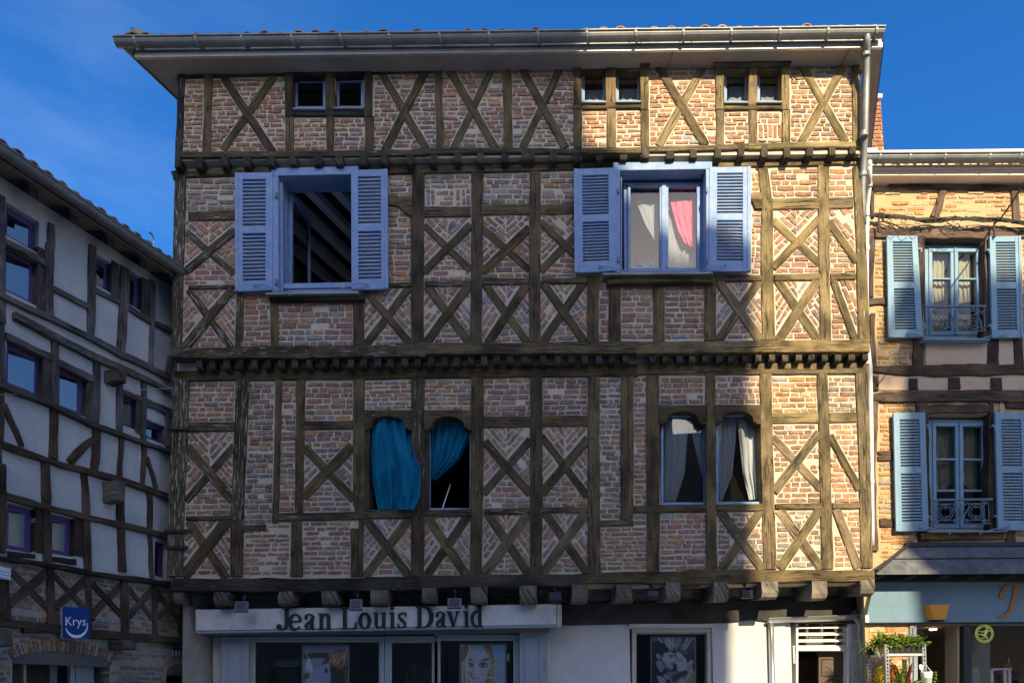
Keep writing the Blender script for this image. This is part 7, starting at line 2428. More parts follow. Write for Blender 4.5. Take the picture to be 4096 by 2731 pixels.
for i in range(46):
    x = rp_.uniform(392, 620); LW.append(('l', ((rp_.uniform(560, 720), 300), (x, rp_.uniform(700, 900)), rp_.uniform(4, 9)), rp_.choice([(150, 128, 84), (176, 166, 130), (96, 70, 38), (170, 176, 170)])))
for i in range(46):
    x = rp_.uniform(392, 590); LW.append(('l', ((x, 700), (x + rp_.uniform(-15, 15), 1700), rp_.uniform(4, 9)), rp_.choice([(150, 128, 84), (176, 166, 130), (92, 66, 36), (168, 176, 172)])))
for i in range(22):
    x = rp_.uniform(1090, 1225); LW.append(('l', ((980 + rp_.uniform(-30, 60), 300), (x, 760), rp_.uniform(4, 8)), rp_.choice([(150, 118, 70), (100, 70, 36), (172, 164, 130)]))); LW.append(('l', ((x, 740), (x, 1700), rp_.uniform(4, 8)), rp_.choice([(140, 108, 60), (90, 62, 32), (160, 150, 120)])))
SK = (148, 148, 166)
LW += [('p', [(700, 310), (940, 310), (1030, 400), (1080, 560), (1120, 700), (1090, 900), (1030, 1120), (930, 1400), (620, 1400), (580, 1000), (572, 780), (590, 560)], SK), ('p', [(940, 310), (1030, 400), (1080, 560), (1040, 520), (960, 380)], (132, 112, 96)),
       ('p', [(572, 620), (660, 640), (700, 690), (690, 700), (600, 670)], (60, 44, 46)), ('p', [(575, 700), (690, 740), (720, 840), (600, 850)], (104, 82, 74)),
       ('p', [(880, 690), (960, 640), (1090, 610), (1120, 650), (980, 680), (890, 706)], (62, 46, 48)), ('p', [(870, 720), (1100, 680), (1110, 720), (880, 740)], (150, 132, 124)),
       ('e', (950, 795, 120, 62), (70, 58, 62)), ('e', (950, 795, 78, 34), (170, 182, 200)), ('e', (948, 795, 36, 36), (44, 56, 76)), ('e', (948, 795, 14, 14), (14, 16, 22)), ('l', ((850, 772), (1040, 770), 12), (30, 26, 30)),
       ('p', [(740, 780), (810, 780), (870, 1080), (800, 1080)], (168, 174, 206)), ('e', (706, 1118, 34, 20), (54, 34, 30)), ('e', (838, 1124, 24, 12), (78, 54, 50)), ('p', [(600, 900), (700, 900), (680, 1100), (600, 1060)], (118, 100, 100)),
       ('l', ((600, 880), (720, 1020), 12), (180, 194, 208)), ('l', ((720, 1020), (900, 1100), 12), (180, 194, 208)), ('l', ((900, 1100), (1210, 1110), 14), (180, 194, 208)), ('l', ((900, 950), (1220, 790), 6), (176, 168, 130)), ('e', (760, 1300, 130, 40), (140, 92, 100))]
poster('poster of a blonde woman with hair across her face in the salon window', (1780, 2530, .1616), (392, 300, 1488, 1700), lambda x, y: shade((112, 130, 158), LW, x, y), 84, 108, YS + .09, 'paint_cool', 'hair salon posters')
LH_ = [('p', [(205, 380), (1310, 380), (1310, 700), (205, 700)], (112, 114, 132)), ('p', [(205, 570), (900, 530), (900, 680), (205, 700)], (52, 46, 44)), ('p', [(205, 700), (900, 690), (700, 1000), (205, 1060)], (98, 116, 134)),
       ('p', [(310, 700), (370, 690), (450, 950), (430, 1040), (290, 1000), (260, 900)], (150, 156, 158)), ('l', ((230, 470), (330, 690), 16), (120, 116, 100)), ('p', [(370, 1040), (430, 1040), (410, 1200), (360, 1190)], (140, 130, 112)),
       ('p', [(205, 1080), (350, 1050), (360, 1200), (205, 1260)], (70, 62, 60)),
       ('p', [(440, 1020), (560, 900), (860, 820), (880, 1200), (800, 1700), (420, 1700)], (122, 124, 150)), ('p', [(860, 830), (1310, 830), (1310, 1700), (840, 1700), (880, 1200)], (38, 46, 40)),
       ('p', [(640, 860), (720, 720), (860, 590), (960, 480), (1150, 450), (1290, 540), (1312, 640), (1312, 860), (880, 870), (760, 800)], (92, 66, 46))]
for i in range(60):
    x = rp_.uniform(860, 1300); LH_.append(('l', ((x, rp_.uniform(480, 620)), (x - rp_.uniform(20, 190), rp_.uniform(700, 880)), rp_.uniform(3, 8)), rp_.choice([(150, 130, 104), (120, 84, 54), (70, 46, 32), (166, 160, 150), (134, 92, 54)])))
LH_ += [('p', [(640, 860), (720, 720), (850, 610), (840, 780), (700, 840)], (74, 54, 46)), ('p', [(1020, 820), (1310, 850), (1180, 930), (1040, 960)], (118, 72, 46)), ('e', (770, 990, 40, 80), (50, 50, 56)),
        ('p', [(205, 1300), (300, 1190), (430, 1180), (500, 1240), (600, 1300), (560, 1700), (205, 1700)], (128, 138, 156)), ('l', ((240, 1300), (470, 1220), 8), (80, 84, 98)), ('p', [(1220, 950), (1310, 920), (1310, 1700), (1230, 1700)], (96, 58, 46))]
poster('poster of a person with swept red-brown hair in the left salon window', (1180, 2520, .1616), (208, 384, 1312, 1700), lambda x, y: shade((100, 108, 124), LH_, x, y), 84, 104, YS + .09, 'paint_cool', 'hair salon posters')
mb = MB(); prism(mb, MAIN, [MAIN.un(1780 + .1616 * x, 2530 + .1616 * y, YS + .13) for x, y in ((1532, 515), (1592, 515), (1592, 690), (1532, 690))], YS + .13, YS + .132)
tag(mb.build('yellow_note', M['yellow_disc'], None), 'small yellow note stuck beside the blonde woman poster', 'note')

# ------------------------------------------------------------------ floodlights under the jetty
FL = 'floodlights hung under the jetty'
def floodlight(k, x0, x1, y0, y1, ytop, tilt, label, mat='lamp_grey'):
    d = Y2 - .12
    c = ab(MAIN, k, ((x0 + x1) / 2, (y0 + y1) / 2), d)
    m = mpp(MAIN, k, (x0, y0), d)
    w, h = (x1 - x0) * m / 2, (y1 - y0) * m / 2
    t = thing('floodlight', label, 'floodlight', MAIN.w(c[0], c[1], d), FL)
    mb = MB()
    ct, st = math.cos(tilt), math.sin(tilt)
    def r(x, y, z):
        return Vector((c[0] + x, d + y * ct - z * st, c[1] + y * st + z * ct))
    prof = [(-1, -1), (1, -1), (1, 1), (-1, 1)]
    V = [r(a * w * .92, -.03, b * h * .95) for a, b in prof] + [r(a * w, -.015, b * h) for a, b in prof] + [r(a * w, .02, b * h) for a, b in prof] + [r(a * w * .7, .07, b * h * .7) for a, b in prof]
    F = [(0, 1, 2, 3), (12, 15, 14, 13)]
    for q in range(3):
        for i in range(4):
            j = (i + 1) % 4
            F.append((q * 4 + i, q * 4 + 4 + i, q * 4 + 4 + j, q * 4 + j))
    mb.add(V, F); mb.build('housing', M[mat], t)
    mb = MB(); V = [r(a * w * .78, -.0312, b * h * .8) for a, b in prof]; mb.add(V, [(0, 1, 2, 3)]); mb.build('lamp_glass', M['plastic_black'], t)
    top = ab(MAIN, k, ((x0 + x1) / 2, ytop), d)
    mb = MB(); tube(mb, [r(0, .05, h * .6), Vector((c[0] + .005, d + .05, c[1] + h + .03)), Vector((c[0], d + .09, top[1] + .03))], .012, 6)
    tube(mb, [Vector((c[0], d + .07, top[1] - .02)), Vector((c[0], d + .09, top[1] + .04))], .024, 8); mb.build('bracket', M['iron_black'], t)
floodlight('J', 568, 688, 365, 465, 325, -.25, 'grey floodlight under the jetty above the empty left end of the sign')
floodlight('J', 1648, 1760, 345, 450, 290, -.25, 'grey floodlight under the jetty above the second word of the sign')
floodlight('K', 448, 578, 336, 432, 262, -.25, 'grey floodlight under the jetty above the last word of the sign')
floodlight('K', 1400, 1518, 275, 380, 240, -.6, 'dark floodlight under the jetty at the right end of the sign board', 'iron_black')
floodlight('L', 203, 315, 270, 335, 215, -.5, 'dark floodlight under the jetty above the couple poster window', 'iron_black')
floodlight('L', 1088, 1198, 255, 335, 190, -.1, 'black floodlight under the jetty where the shade meets the sunlight', 'iron_black')

# ------------------------------------------------------------------ florist front on the right
bs = thing('florist_sign', 'pale blue painted sign board with an orange script letter, under the dark canopy', 'sign', MAIN.w(*ab(MAIN, 'R4', (1000, 968), YR - .12), YR - .12))
YF = YR - .09
mb = MB(); prism(mb, MAIN, quad_px(MAIN, 'R4', [(372, 545), (2400, 530), (2400, 955), (274, 968)], YF), YF, YR + .02, .005); mb.build('board', M['sign_blue'], bs)
mb = MB(); prism(mb, MAIN, quad_px(MAIN, 'R4', [(278, 892), (312, 892), (312, 964), (278, 964)], YF - .006), YF - .008, YF, .002); mb.build('corner_plate', M['paint_white'], bs)
mb = MB()
o = ab(MAIN, 'R4', (0, 0), YF)
fs = [S([(1622, 725), (1632, 680), (1650, 630), (1690, 602), (1750, 590), (1900, 592), (1990, 580)], [44, 46, 36, 28, 22, 20, 26]),
      S([(1778, 596), (1766, 660), (1745, 760), (1712, 850), (1665, 900), (1592, 905)], [44, 46, 46, 42, 34, 20]), S([(1745, 740), (1800, 735), (1850, 728)], [16, 14, 10])]
fm = mpp(MAIN, 'R4', (1700, 750), YF)
strokes(mb, fs, lambda X_, Y_, d: MAIN.w(*ab(MAIN, 'R4', (X_, Y_), YF), d), .012, YF - .014, .0005)
mb.build('letter', M['orange_dark'], bs)
# flower pot emblem
mb = MB()
pt = [(918, 790), (1112, 784), (1075, 924), (955, 924)]
q0 = quad_px(MAIN, 'R4', pt, YF - .1)
V = [MAIN.w(p[0], p[1], YF - .10) for p in q0] + [MAIN.w(p[0] * 1 + (-.03 if i in (0, 3) else .0), p[1], YF) for i, p in enumerate(q0)]
mb.add(V, [(0, 1, 2, 3), (4, 7, 6, 5), (0, 4, 5, 1), (1, 5, 6, 2), (2, 6, 7, 3), (3, 7, 4, 0)])
pot = thing('pot_emblem', 'orange flower pot shape fixed to the pale blue sign board', 'wall lamp', MAIN.w(*ab(MAIN, 'R4', (1015, 950), YF - .05), YF - .05))
mb.build('pot', M['orange_pot'], pot)
mb = MB(); prism(mb, MAIN, rect_px(MAIN, 'R4', 945, 924, 1078, 934, YF - .11), YF - .11, YF, .003); mb.build('rim', M['orange_pot'], pot)
mb = MB(); prism(mb, MAIN, rect_px(MAIN, 'R4', 952, 935, 1066, 954, YF - .09), YF - .09, YF, .004); mb.build('foot', M['black_paint'], pot)
# shop wall, posts and glass below the sign
FB = []
zf = ab(MAIN, 'R4', (500, 966), YR)[1]
xa, xb = MAIN.un(*px('R4', 280, 1200), YR)[0], MAIN.un(*px('R4', 722, 1200), YR)[0]
mb = MB(); prism(mb, MAIN, rect(xa, 0, xb, zf + .1), YR + .006, YR + .3); mb.build('shop_wall', M['mortar_ochre'], RH)
hcell('R4', (306, 988, 716, 1900), YR, pitch=.088, length=.26, pal='orange', store=FB, gap=.024, miss=.1, jit=.006)
emit_bricks(RH, MAIN, FB, 60, M['brick_limed'])
bar(MAIN, 'R4', 720, 972, 2400, 996, YR - .03, YR + .1, 'shop_head', 'shop_grey', RH)
bar(MAIN, 'R4', 720, 996, 790, 2000, YR - .02, YR + .1, 'door_frame', 'paint_cool', RH)
bar(MAIN, 'R4', 752, 1020, 790, 1130, YR - .04, YR - .02, 'door_closer', 'paint_cool', RH)
bar(MAIN, 'R4', 760, 1280, 800, 2000, YR - .045, YR - .02, 'door_edge', 'paint_cool', RH)
bar(MAIN, 'R4', 1192, 990, 1262, 2000, YR + .05, YR + .3, 'pillar', 'pillar_beige', RH)
bar(MAIN, 'R4', 1254, 985, 1332, 2000, YR - .03, YR + .1, 'shop_post', 'iron_black', RH)
bar(MAIN, 'R4', 1332, 990, 1520, 2000, YR + .25, YR + .5, 'pillar', 'pillar_grey', RH)
mb = MB()
xz0, xz1 = MAIN.un(*px('R4', 780, 1200), YR)[0], MAIN.un(*px('R4', 2500, 1200), YR)[0]
c = [Vector((x, y, z)) for y in (YR + .5, YR + 4.5) for (x, z) in ((xz0 - .1, 0), (xz1, 0), (xz1, zf + .06), (xz0 - .1, zf + .06))]
mb.add(c, [(4, 5, 6, 7), (0, 1, 5, 4), (1, 2, 6, 5), (2, 3, 7, 6), (3, 0, 4, 7)]); mb.build('room', M['shop_inside'], RH)
pane(MAIN, q_px(MAIN, 'R4', 1330, 990, 2400, 2000, YR + .02), YR + .02, RH, 'glass', 'shop_pane')
# lit ceiling lamps in the shop
lampm = NT('lamp_glow')
lampm.p.inputs['Emission Color'].default_value = (1, .62, .2, 1)
lampm.p.inputs['Emission Strength'].default_value = 14.0
for x, y, w, dd, lb in ((960, 1032, 30, 1.2, 'lit strip lamp on the ceiling inside the open shop door'), (1695, 1018, 44, 1.6, 'lit strip lamp on the shop ceiling, right of the round yellow sticker'), (1762, 1060, 40, 2.2, 'lit strip lamp deeper in the shop, lower than its neighbour')):
    c = ab(MAIN, 'R4', (x, y), YR + dd)
    t = thing('ceiling_lamp', lb, 'lamp', MAIN.w(c[0], c[1], YR + dd), 'strip lamps in the florist shop')
    mb = MB(); box(mb, (c[0] - w * .0013, YR + dd, c[1] - .01), (c[0] + w * .0013, YR + dd + .05, c[1] + .008)); mb.build('tube', M['lamp_glow'], t)
    mb = MB(); box(mb, (c[0] - w * .0014, YR + dd, c[1] + .0085), (c[0] + w * .0014, YR + dd + .05, c[1] + .02)); mb.build('fitting', M['paint_white'], t)
# round yellow sticker with a running figure
DS = YR - .04
c0 = ab(MAIN, 'R4', (1462, 1075), DS)
rr = 92 * mpp(MAIN, 'R4', (1462, 1075), DS)
st = thing('round_sign', 'round yellow florist sign with a running figure on black, hung in the shop window', 'sign', MAIN.w(c0[0], c0[1] - rr, DS))
def circ(r, n=36):
    return [(c0[0] + r * math.cos(2 * math.pi * i / n), c0[1] + r * math.sin(2 * math.pi * i / n)) for i in range(n)]
mb = MB(); prism(mb, MAIN, circ(rr), DS, DS + .012, .001); mb.build('disc', M['yellow_disc'], st)
mb = MB(); prism(mb, MAIN, circ(rr * .72), DS - .002, DS - .0005); mb.build('centre', M['black_paint'], st)
k_ = rr / 92
fig = [S([(1500, 1040), (1470, 1052), (1440, 1058), (1400, 1050)], [16, 18, 8, 4]), S([(1484, 1036), (1475, 1066), (1458, 1094)], [22, 26, 22]), S([(1458, 1094), (1425, 1082), (1396, 1082)], [18, 10, 5]),
       S([(1460, 1092), (1480, 1106), (1494, 1136)], [20, 13, 5]), S([(1488, 1028), (1482, 1016), (1476, 1010)], [18, 22, 8]), S([(1495, 1044), (1520, 1052)], [12, 5]), S([(1424, 1120), (1476, 1120)], 7)]
mb = MB(); strokes(mb, fig, lambda X_, Y_, d: MAIN.w(*ab(MAIN, 'R4', (X_, Y_), DS), d), .001, DS - .0035, .0002); mb.build('running_figure', M['yellow_disc'], st)
mb = MB()
def ring_text(txt, r, size, a_mid, sweep, inward):
    n = len(txt)
    for i, chh in enumerate(txt):
        if chh == ' ':
            continue
        f = (i + .5) / n - .5
        a = math.radians(a_mid + (sweep * f if inward else -sweep * f))
        V, F, w = glyphs(chh, size)
        rot = a + math.pi / 2 if inward else a - math.pi / 2
        cr, sr = math.cos(rot), math.sin(rot)
        ox, oy = c0[0] + r * math.cos(a), c0[1] + r * math.sin(a)
        mb.add([MAIN.w(ox + (v.x - w / 2) * cr - v.y * sr, oy + (v.x - w / 2) * sr + v.y * cr, DS - .0015) for v in V], F)
ring_text('INTERFLORA', rr * .95, rr * .27, -90, 128, True)
ring_text('DES FLEURS DANS LE MONDE ENTIER', rr * .78, rr * .20, 90, 230, False)
mb.build('lettering', M['black_paint'], st)
# small paper notices on the grey pillar
for (y0, y1, mat, lb) in ((1410, 1465, 'plaque', 'pale blue notice with a yellow patch on the grey pillar'), (1468, 1520, 'plaque', 'pale blue price list below the notice on the grey pillar'), (1522, 1600, 'plaque', 'lowest pale blue leaflet on the grey pillar, at the frame edge')):
    t = thing('paper_notice', lb, 'notice', MAIN.w(*ab(MAIN, 'R4', (1375, y1), YR + .24), YR + .24), 'notices on the shop pillar')
    mb = MB(); prism(mb, MAIN, rect_px(MAIN, 'R4', 1342, y0, 1404 if y0 < 1420 else 1416, y1, YR + .243), YR + .243, YR + .249); mb.build('sheet', M[mat], t)
    mb = MB()
    if y0 < 1420:
        prism(mb, MAIN, [ab(MAIN, 'R4', (1370 + 20 * math.cos(i * .7), 1438 + 18 * math.sin(i * .7)), YR + .24) for i in range(9)], YR + .241, YR + .2425); mb.build('patch', M['yellow_disc'], t)
    else:
        for j in range(3):
            prism(mb, MAIN, rect_px(MAIN, 'R4', 1348, y0 + 10 + j * 14, 1404 - 10 * (j % 2), y0 + 13 + j * 14, YR + .24), YR + .241, YR + .2425)
        mb.build('print', M['lamp_grey'], t)

# ------------------------------------------------------------------ text on the square navy sign and the plaque at the left edge
mb = MB()
f0, fu, fv = F_SIGN[3], (F_SIGN[2] - F_SIGN[3]), (F_SIGN[0] - F_SIGN[3])
def sp_(u, v, lift=-.004):
    return f0 + fu * u + fv * v + Vector((0, lift, 0))
Vt, Ft, wt = glyphs('Krys', 1.0)
sc = .80 / wt
mb.add([sp_(.085 + v.x * sc, .40 + v.y * sc * .92) for v in Vt], Ft)
mb.build('lettering', M['white_print'], sb)
mb = MB()
n = 24
V = []
for i in range(n + 1):
    t = math.radians(196 + (372 - 196) * i / n)
    w = .004 + .042 * math.sin(math.pi * (i / n) ** .8)
    for s in (-1, 1):
        V.append(sp_(.53 + (.42 + s * w) * math.cos(t), .43 + (.38 + s * w) * math.sin(t)))
mb.add(V, [(2 * i, 2 * i + 1, 2 * i + 3, 2 * i + 2) for i in range(n)])
mb.build('smile_arc', M['white_print'], sb)
pl = thing('street_plaque', 'small white plaque with three lines of print at the left photo edge', 'plaque', LEFT.w(*LEFT.un(*px('L4', 60, 440), -.07), -.07))
P = [LEFT.un(*px('L4', x, y), -.07) for x, y in ((-300, 240), (112, 322), (108, 442), (-300, 378))]
mb = MB(); prism(mb, LEFT, P, -.075, -.06, .002); mb.build('plate', M['plaque'], pl)
mb = MB()
rq = random.Random(3)
for j in range(3):
    x = -100
    while x < 96:
        w = rq.uniform(8, 20)
        y = 300 + j * 34 + (x + 300) * .2 - 20
        prism(mb, LEFT, [LEFT.un(*px('L4', *q), -.076) for q in ((x, y), (x + w, y + w * .2), (x + w, y + w * .2 + 9), (x, y + 9))], -.077, -.0755)
        x += w + rq.uniform(4, 9)
mb.build('print', M['lamp_grey'], pl)
# ------------------------------------------------------------------ cables
def bez(p, n, f):
    return [f(i / n) for i in range(n + 1)]
cb = thing('cable_bundle', 'sagging bundle of black cables tied in loops across the front of the right-hand house', 'cable', MAIN.w(*ab(MAIN, 'R1', (1000, 1280), YR - .1), YR - .1))
rc_ = random.Random(4)
pathx = [(230, 1222), (330, 1232), (430, 1238), (560, 1252), (700, 1268), (850, 1282), (1000, 1282), (1150, 1270), (1320, 1268), (1500, 1278), (1640, 1290), (1820, 1310), (2400, 1330)]
for i in range(9):
    pts = []
    o1, o2, phs = rc_.uniform(-22, 30), rc_.uniform(-8, 30), rc_.uniform(0, 6)
    for j, (x, y) in enumerate(pathx):
        for s in (0, .5):
            if j + 1 < len(pathx):
                xx = x + (pathx[j + 1][0] - x) * s; yy = y + (pathx[j + 1][1] - y) * s
            else:
                xx, yy = x, y
            t = min(1, max(0, (xx - 230) / 400))
            yy += o1 * t * .8 + 11 * math.sin(xx * .013 + phs) + rc_.uniform(-4, 4)
            d = YR - .10 + .035 * math.sin(xx * .01 + phs * 2)
            pts.append(MAIN.w(*ab(MAIN, 'R1', (xx, yy), d), d))
    mb = MB(); tube(mb, pts, rc_.choice((.006, .008, .010, .012)), 5); mb.build('cable', M['cable_black'], cb)
for (x, y, r) in ((535, 1378, 34), (655, 1380, 42), (755, 1378, 32), (880, 1372, 34), (1070, 1352, 40), (1160, 1345, 30), (430, 1196, 22), (640, 1290, 24), (960, 1250, 26), (1095, 1300, 28), (780, 1300, 22), (500, 1296, 26)):
    m = mpp(MAIN, 'R1', (x, y), YR - .12)
    a, b = ab(MAIN, 'R1', (x, y), YR - .13)
    mb = MB(); tube(mb, [MAIN.w(a + r * m * math.cos(t * .42), b + r * m * math.sin(t * .42) * rc_.uniform(.85, 1.05), YR - .13 + .01 * math.sin(t)) for t in range(15)], .0045, 5); mb.build('cable_loop', M['cable_black'], cb)
for x in (440, 560, 660, 740, 860, 945, 1050, 1145, 1190, 1250, 1325, 1465, 1560):
    y = 1260 + rc_.uniform(-10, 20)
    a, b = ab(MAIN, 'R1', (x, y), YR - .12)
    mb = MB(); tube(mb, [MAIN.w(a + .012 * math.sin(t), b + .035 * math.cos(t * 1.0), YR - .115 + .02 * math.cos(t)) for t in (0, .7, 1.4, 2.1, 2.8, 3.5, 4.2, 4.9, 5.6, 6.3)], .007, 5); mb.build('cable_tie', M['cable_black'], cb)
for (x, y) in ((400, 1340), (1515, 1385)):
    mb = MB(); tube(mb, [MAIN.w(*ab(MAIN, 'R1', p, YR - .1), YR - .1) for p in ((x, y - 80), (x - 4, y - 30), (x + 3, y + 60))], .013, 6); mb.build('cable_tail', M['cable_black'], cb)
mb = MB()
pts = [((1515, 1315), .12), ((1575, 1265), .3), ((1690, 1105), .8), ((1800, 925), 1.5), ((1900, 760), 2.2)]
tube(mb, [MAIN.w(*ab(MAIN, 'R1', p, YR - dd), YR - dd) for p, dd in pts], .011, 6)
tag(mb.build('service_cable', M['cable_black'], None), 'single thick cable running up to the upper right from the bundle', 'cable')
mb = MB()
tube(mb, [LEFT.w(*LEFT.un(*px('L2', -20, 1294), -.2), -.2), MAIN.w(*MAIN.un(*px('L2', 500, 1282), 7.5), 7.5), MAIN.w(*MAIN.un(*px('L2', 1000, 1262), 7.9), 7.9), MAIN.w(*MAIN.un(*px('L2', 1548, 1236), 8.28), 8.28)], .004, 5)
tag(mb.build('lane_wire', M['steel'], None), 'thin pale wire strung across the lane house to the weathered corner post', 'wire')

# ------------------------------------------------------------------ florist's rack and plants
YP = 8.05
def Sw(x, y, d=YP):
    return MAIN.w(*ab(MAIN, 'S1', (x, y), d), d)
FLp, FRp = Sw(735, 830), Sw(1665, 830, YP)
dz = FLp.z - .02
BL = Sw(285, 838, YP + .30)
depth = Vector((BL.x - FLp.x, .30, 0))
cor = [FLp, FRp, FRp + depth, FLp + depth]
rk = thing('plant_rack', 'slotted steel plant rack standing in front of the florist, plants on its top shelf', 'rack', Vector(((FLp.x + FRp.x) / 2, YP + .2, 0)))
def rack_post(p, top):
    mb = MB()
    zz = 0.0
    hw = .011
    # two cheeks joined by rungs leave the row of slots open
    for s in (-1, 1):
        box(mb, (p.x + s * .0155 - .006, p.y - .004, 0), (p.x + s * .0155 + .006, p.y + .03, top))
    z = .06
    while z < top - .01:
        box(mb, (p.x - .0095, p.y - .0025, z), (p.x + .0095, p.y + .003, z + .016)); z += .042
    mb.build('post', M['steel'], rk)
for i, c in enumerate(cor):
    rack_post(c, FLp.z + (.115 if i < 2 else -.05))
for sz, lb in ((FLp.z, 'top'), (FLp.z - .62, 'low')):
    mb = MB()
    z0, z1 = sz - .028, sz
    V = [Vector((c.x, c.y, z)) for z in (z0, z1) for c in cor]
    mb.add(V, [(0, 3, 2, 1), (4, 5, 6, 7), (0, 1, 5, 4), (1, 2, 6, 5), (2, 3, 7, 6), (3, 0, 4, 7)]); mb.build('shelf', M['zinc_light'], rk)
rl = random.Random(8)
GRN = [(.06, .14, .02), (.10, .21, .03), (.16, .29, .04), (.21, .35, .05), (.045, .10, .02)]
def leaf(mb, base, dirv, length, width, bend, col, mi=0, side=None):
    """a folded, bending leaf of four segments"""
    dirv = dirv.normalized()
    sd = side or dirv.cross(Vector((0, 0, 1)))
    if sd.length < .1:
        sd = Vector((1, 0, 0))
    sd = sd.normalized()
    V = []
    p = Vector(base); d = Vector(dirv)
    n = 4
    for i in range(n + 1):
        f = i / n
        w = width * (math.sin(math.pi * (f * .82 + .12)) ** .8 if i < n else .02)
        V += [p - sd * w * .5 + Vector((0, 0, .2 * w)), p, p + sd * w * .5 + Vector((0, 0, .2 * w))]
        d = (d + Vector((0, 0, -bend / n))).normalized()
        p = p + d * (length / n)
    F = []
    for i in range(n):
        F += [(3 * i, 3 * i + 1, 3 * i + 4, 3 * i + 3), (3 * i + 1, 3 * i + 2, 3 * i + 5, 3 * i + 4)]
    mb.add(V, F, mi, (*col, 0))
def pot_mesh(parent, c, r, h, mat):
    mb = MB(); lathe(mb, c, [(0, 0), (r * .78, 0), (r, h), (r * 1.06, h), (r * 1.06, h - .012), (r * .9, h - .012), (0, h - .015)], 12); return mb.build('pot', M[mat], parent)
def plant(name, label, c, h, kind, cols, n, pot, r=.05, group=None, ph=.085, flowers=None):
    t = thing(name, label, 'plant', c, group)
    pot_mesh(t, c, r, ph, pot)
    mb = MB()
    b = Vector(c) + Vector((0, 0, ph - .01))
    for i in range(n):
        a = rl.uniform(0, 2 * math.pi)
        col = rl.choice(cols)
        k = rl.uniform(.8, 1.2)
        col = tuple(x * k for x in col)
        if kind == 'blade':
            el = rl.uniform(.5, 1.45)
            leaf(mb, b + Vector((rl.uniform(-.02, .02), rl.uniform(-.02, .02), 0)), Vector((math.cos(a) * math.cos(el), math.sin(a) * math.cos(el), math.sin(el))), h * rl.uniform(.5, 1.0), h * .085, rl.uniform(.4, 1.5), col)
        elif kind == 'grass':
            el = rl.uniform(.2, 1.3)
            leaf(mb, b, Vector((math.cos(a) * math.cos(el), math.sin(a) * math.cos(el), math.sin(el))), h * rl.uniform(.7, 1.2), h * .05, rl.uniform(1.2, 2.6), col)
        else:
            q = b + Vector((rl.gauss(0, r * .95), rl.gauss(0, r * .8), rl.uniform(.0, h) * rl.uniform(.5, 1)))
            leaf(mb, q, Vector((math.cos(a), math.sin(a), rl.uniform(.1, .9))), rl.uniform(.035, .065), rl.uniform(.025, .04), rl.uniform(.3, 1.2), col)
    mb.build('foliage', M['leaf'], t)
    for (dx, dy, dzz, colr, fr_) in (flowers or ()):
        m2 = MB()
        q = Vector(c) + Vector((dx, dy, dzz))
        for i in range(6):
            a = i * math.pi / 3
            leaf(m2, q, Vector((math.cos(a), math.sin(a), .5)), fr_, fr_ * .8, .6, colr)
        m2.build('flower', M['leaf'], t)
    return t
def at_shelf(u, v):
    return cor[0] + (cor[1] - cor[0]) * u + depth * v + Vector((0, 0, .002))
YG_ = [(.30, .36, .05), (.36, .40, .08), (.22, .32, .05)]
PG = 'potted plants on the top shelf of the rack'
plant('spider_plant', 'pale striped grassy plant drooping over the left end of the rack', at_shelf(.0, .9), .26, 'grass', [(.34, .36, .14), (.24, .32, .08), (.30, .30, .12), (.12, .2, .04)], 46, 'plastic_black', .05, PG)
plant('peace_lily', 'tall bright green plant with upright pointed leaves at the left of the rack', at_shelf(.14, .75), .30, 'blade', GRN[1:4], 52, 'plastic_white', .055, PG)
plant('croton_plant', 'yellowish green potted plant in a terracotta toned tray, front left of the shelf', at_shelf(.10, .35), .20, 'bushy', YG_ + GRN[2:3], 70, 'orange_pot', .05, PG)
plant('fern_plant', 'dark green spreading plant at the back middle of the rack', at_shelf(.48, .75), .27, 'blade', [GRN[4], GRN[0], (.03, .07, .02)], 84, 'plastic_black', .06, PG)
plant('dark_plant', 'dark green plant at the back right of the rack, arching leaves', at_shelf(.78, .75), .25, 'blade', [GRN[4], GRN[0], (.05, .07, .03)], 54, 'plastic_black', .06, PG)
for i, (u, fl, lb) in enumerate(((.14, None, 'small bedding plant in a black pot, first of the front row'), (.29, None, 'small bedding plant in a black pot, second of the front row'), (.44, ((.0, -.05, .10, (.08, .06, .35), .02),), 'bedding plant with a violet flower in the middle of the front row'),
                                ((.59, ((.0, -.05, .09, (.5, .12, .2), .02),), 'bedding plant with a pink flower in the front row')), (.74, None, 'leafy bedding plant in a black pot, next to last of the front row'), (.90, ((.0, -.03, .20, (.75, .55, .02), .025), (.03, 0, .26, (.6, .08, .10), .02)), 'bedding plant with yellow and red flowers at the right end'))):
    plant('bedding_plant', lb, at_shelf(u, .12), .16, 'bushy', GRN[2:4] + YG_, 110, 'plastic_black', .05, 'bedding plants along the front of the shelf', flowers=fl)
def bromeliad(label, c, h, col, r=.05):
    t = thing('bromeliad', label, 'plant', c, 'plants below the shelf')
    pot_mesh(t, c, r, .11, 'plastic_black')
    mb = MB()
    b = Vector(c) + Vector((0, 0, .10))
    for i in range(18):
        a = i * 2.4
        el = rl.uniform(.5, 1.1)
        leaf(mb, b, Vector((math.cos(a) * math.cos(el), math.sin(a) * math.cos(el), math.sin(el))), h * .75, .045, 1.2, rl.choice(GRN[1:4]))
    mb.build('foliage', M['leaf'], t)
    mb = MB()
    for i in range(22):
        a = i * 2.4
        z = h * (.55 + .45 * i / 22)
        leaf(mb, Vector(c) + Vector((0, 0, z)), Vector((math.cos(a), math.sin(a), 1.4)), .10 * (1.1 - i / 40), .026, .5, tuple(x * rl.uniform(.8, 1.15) for x in col))
    tube(mb, [b, Vector(c) + Vector((0, 0, h))], .008, 5, 0, (.14, .26, .05, 0))
    mb.build('flower_spike', M['leaf'], t)
lowz = FLp.z - .618
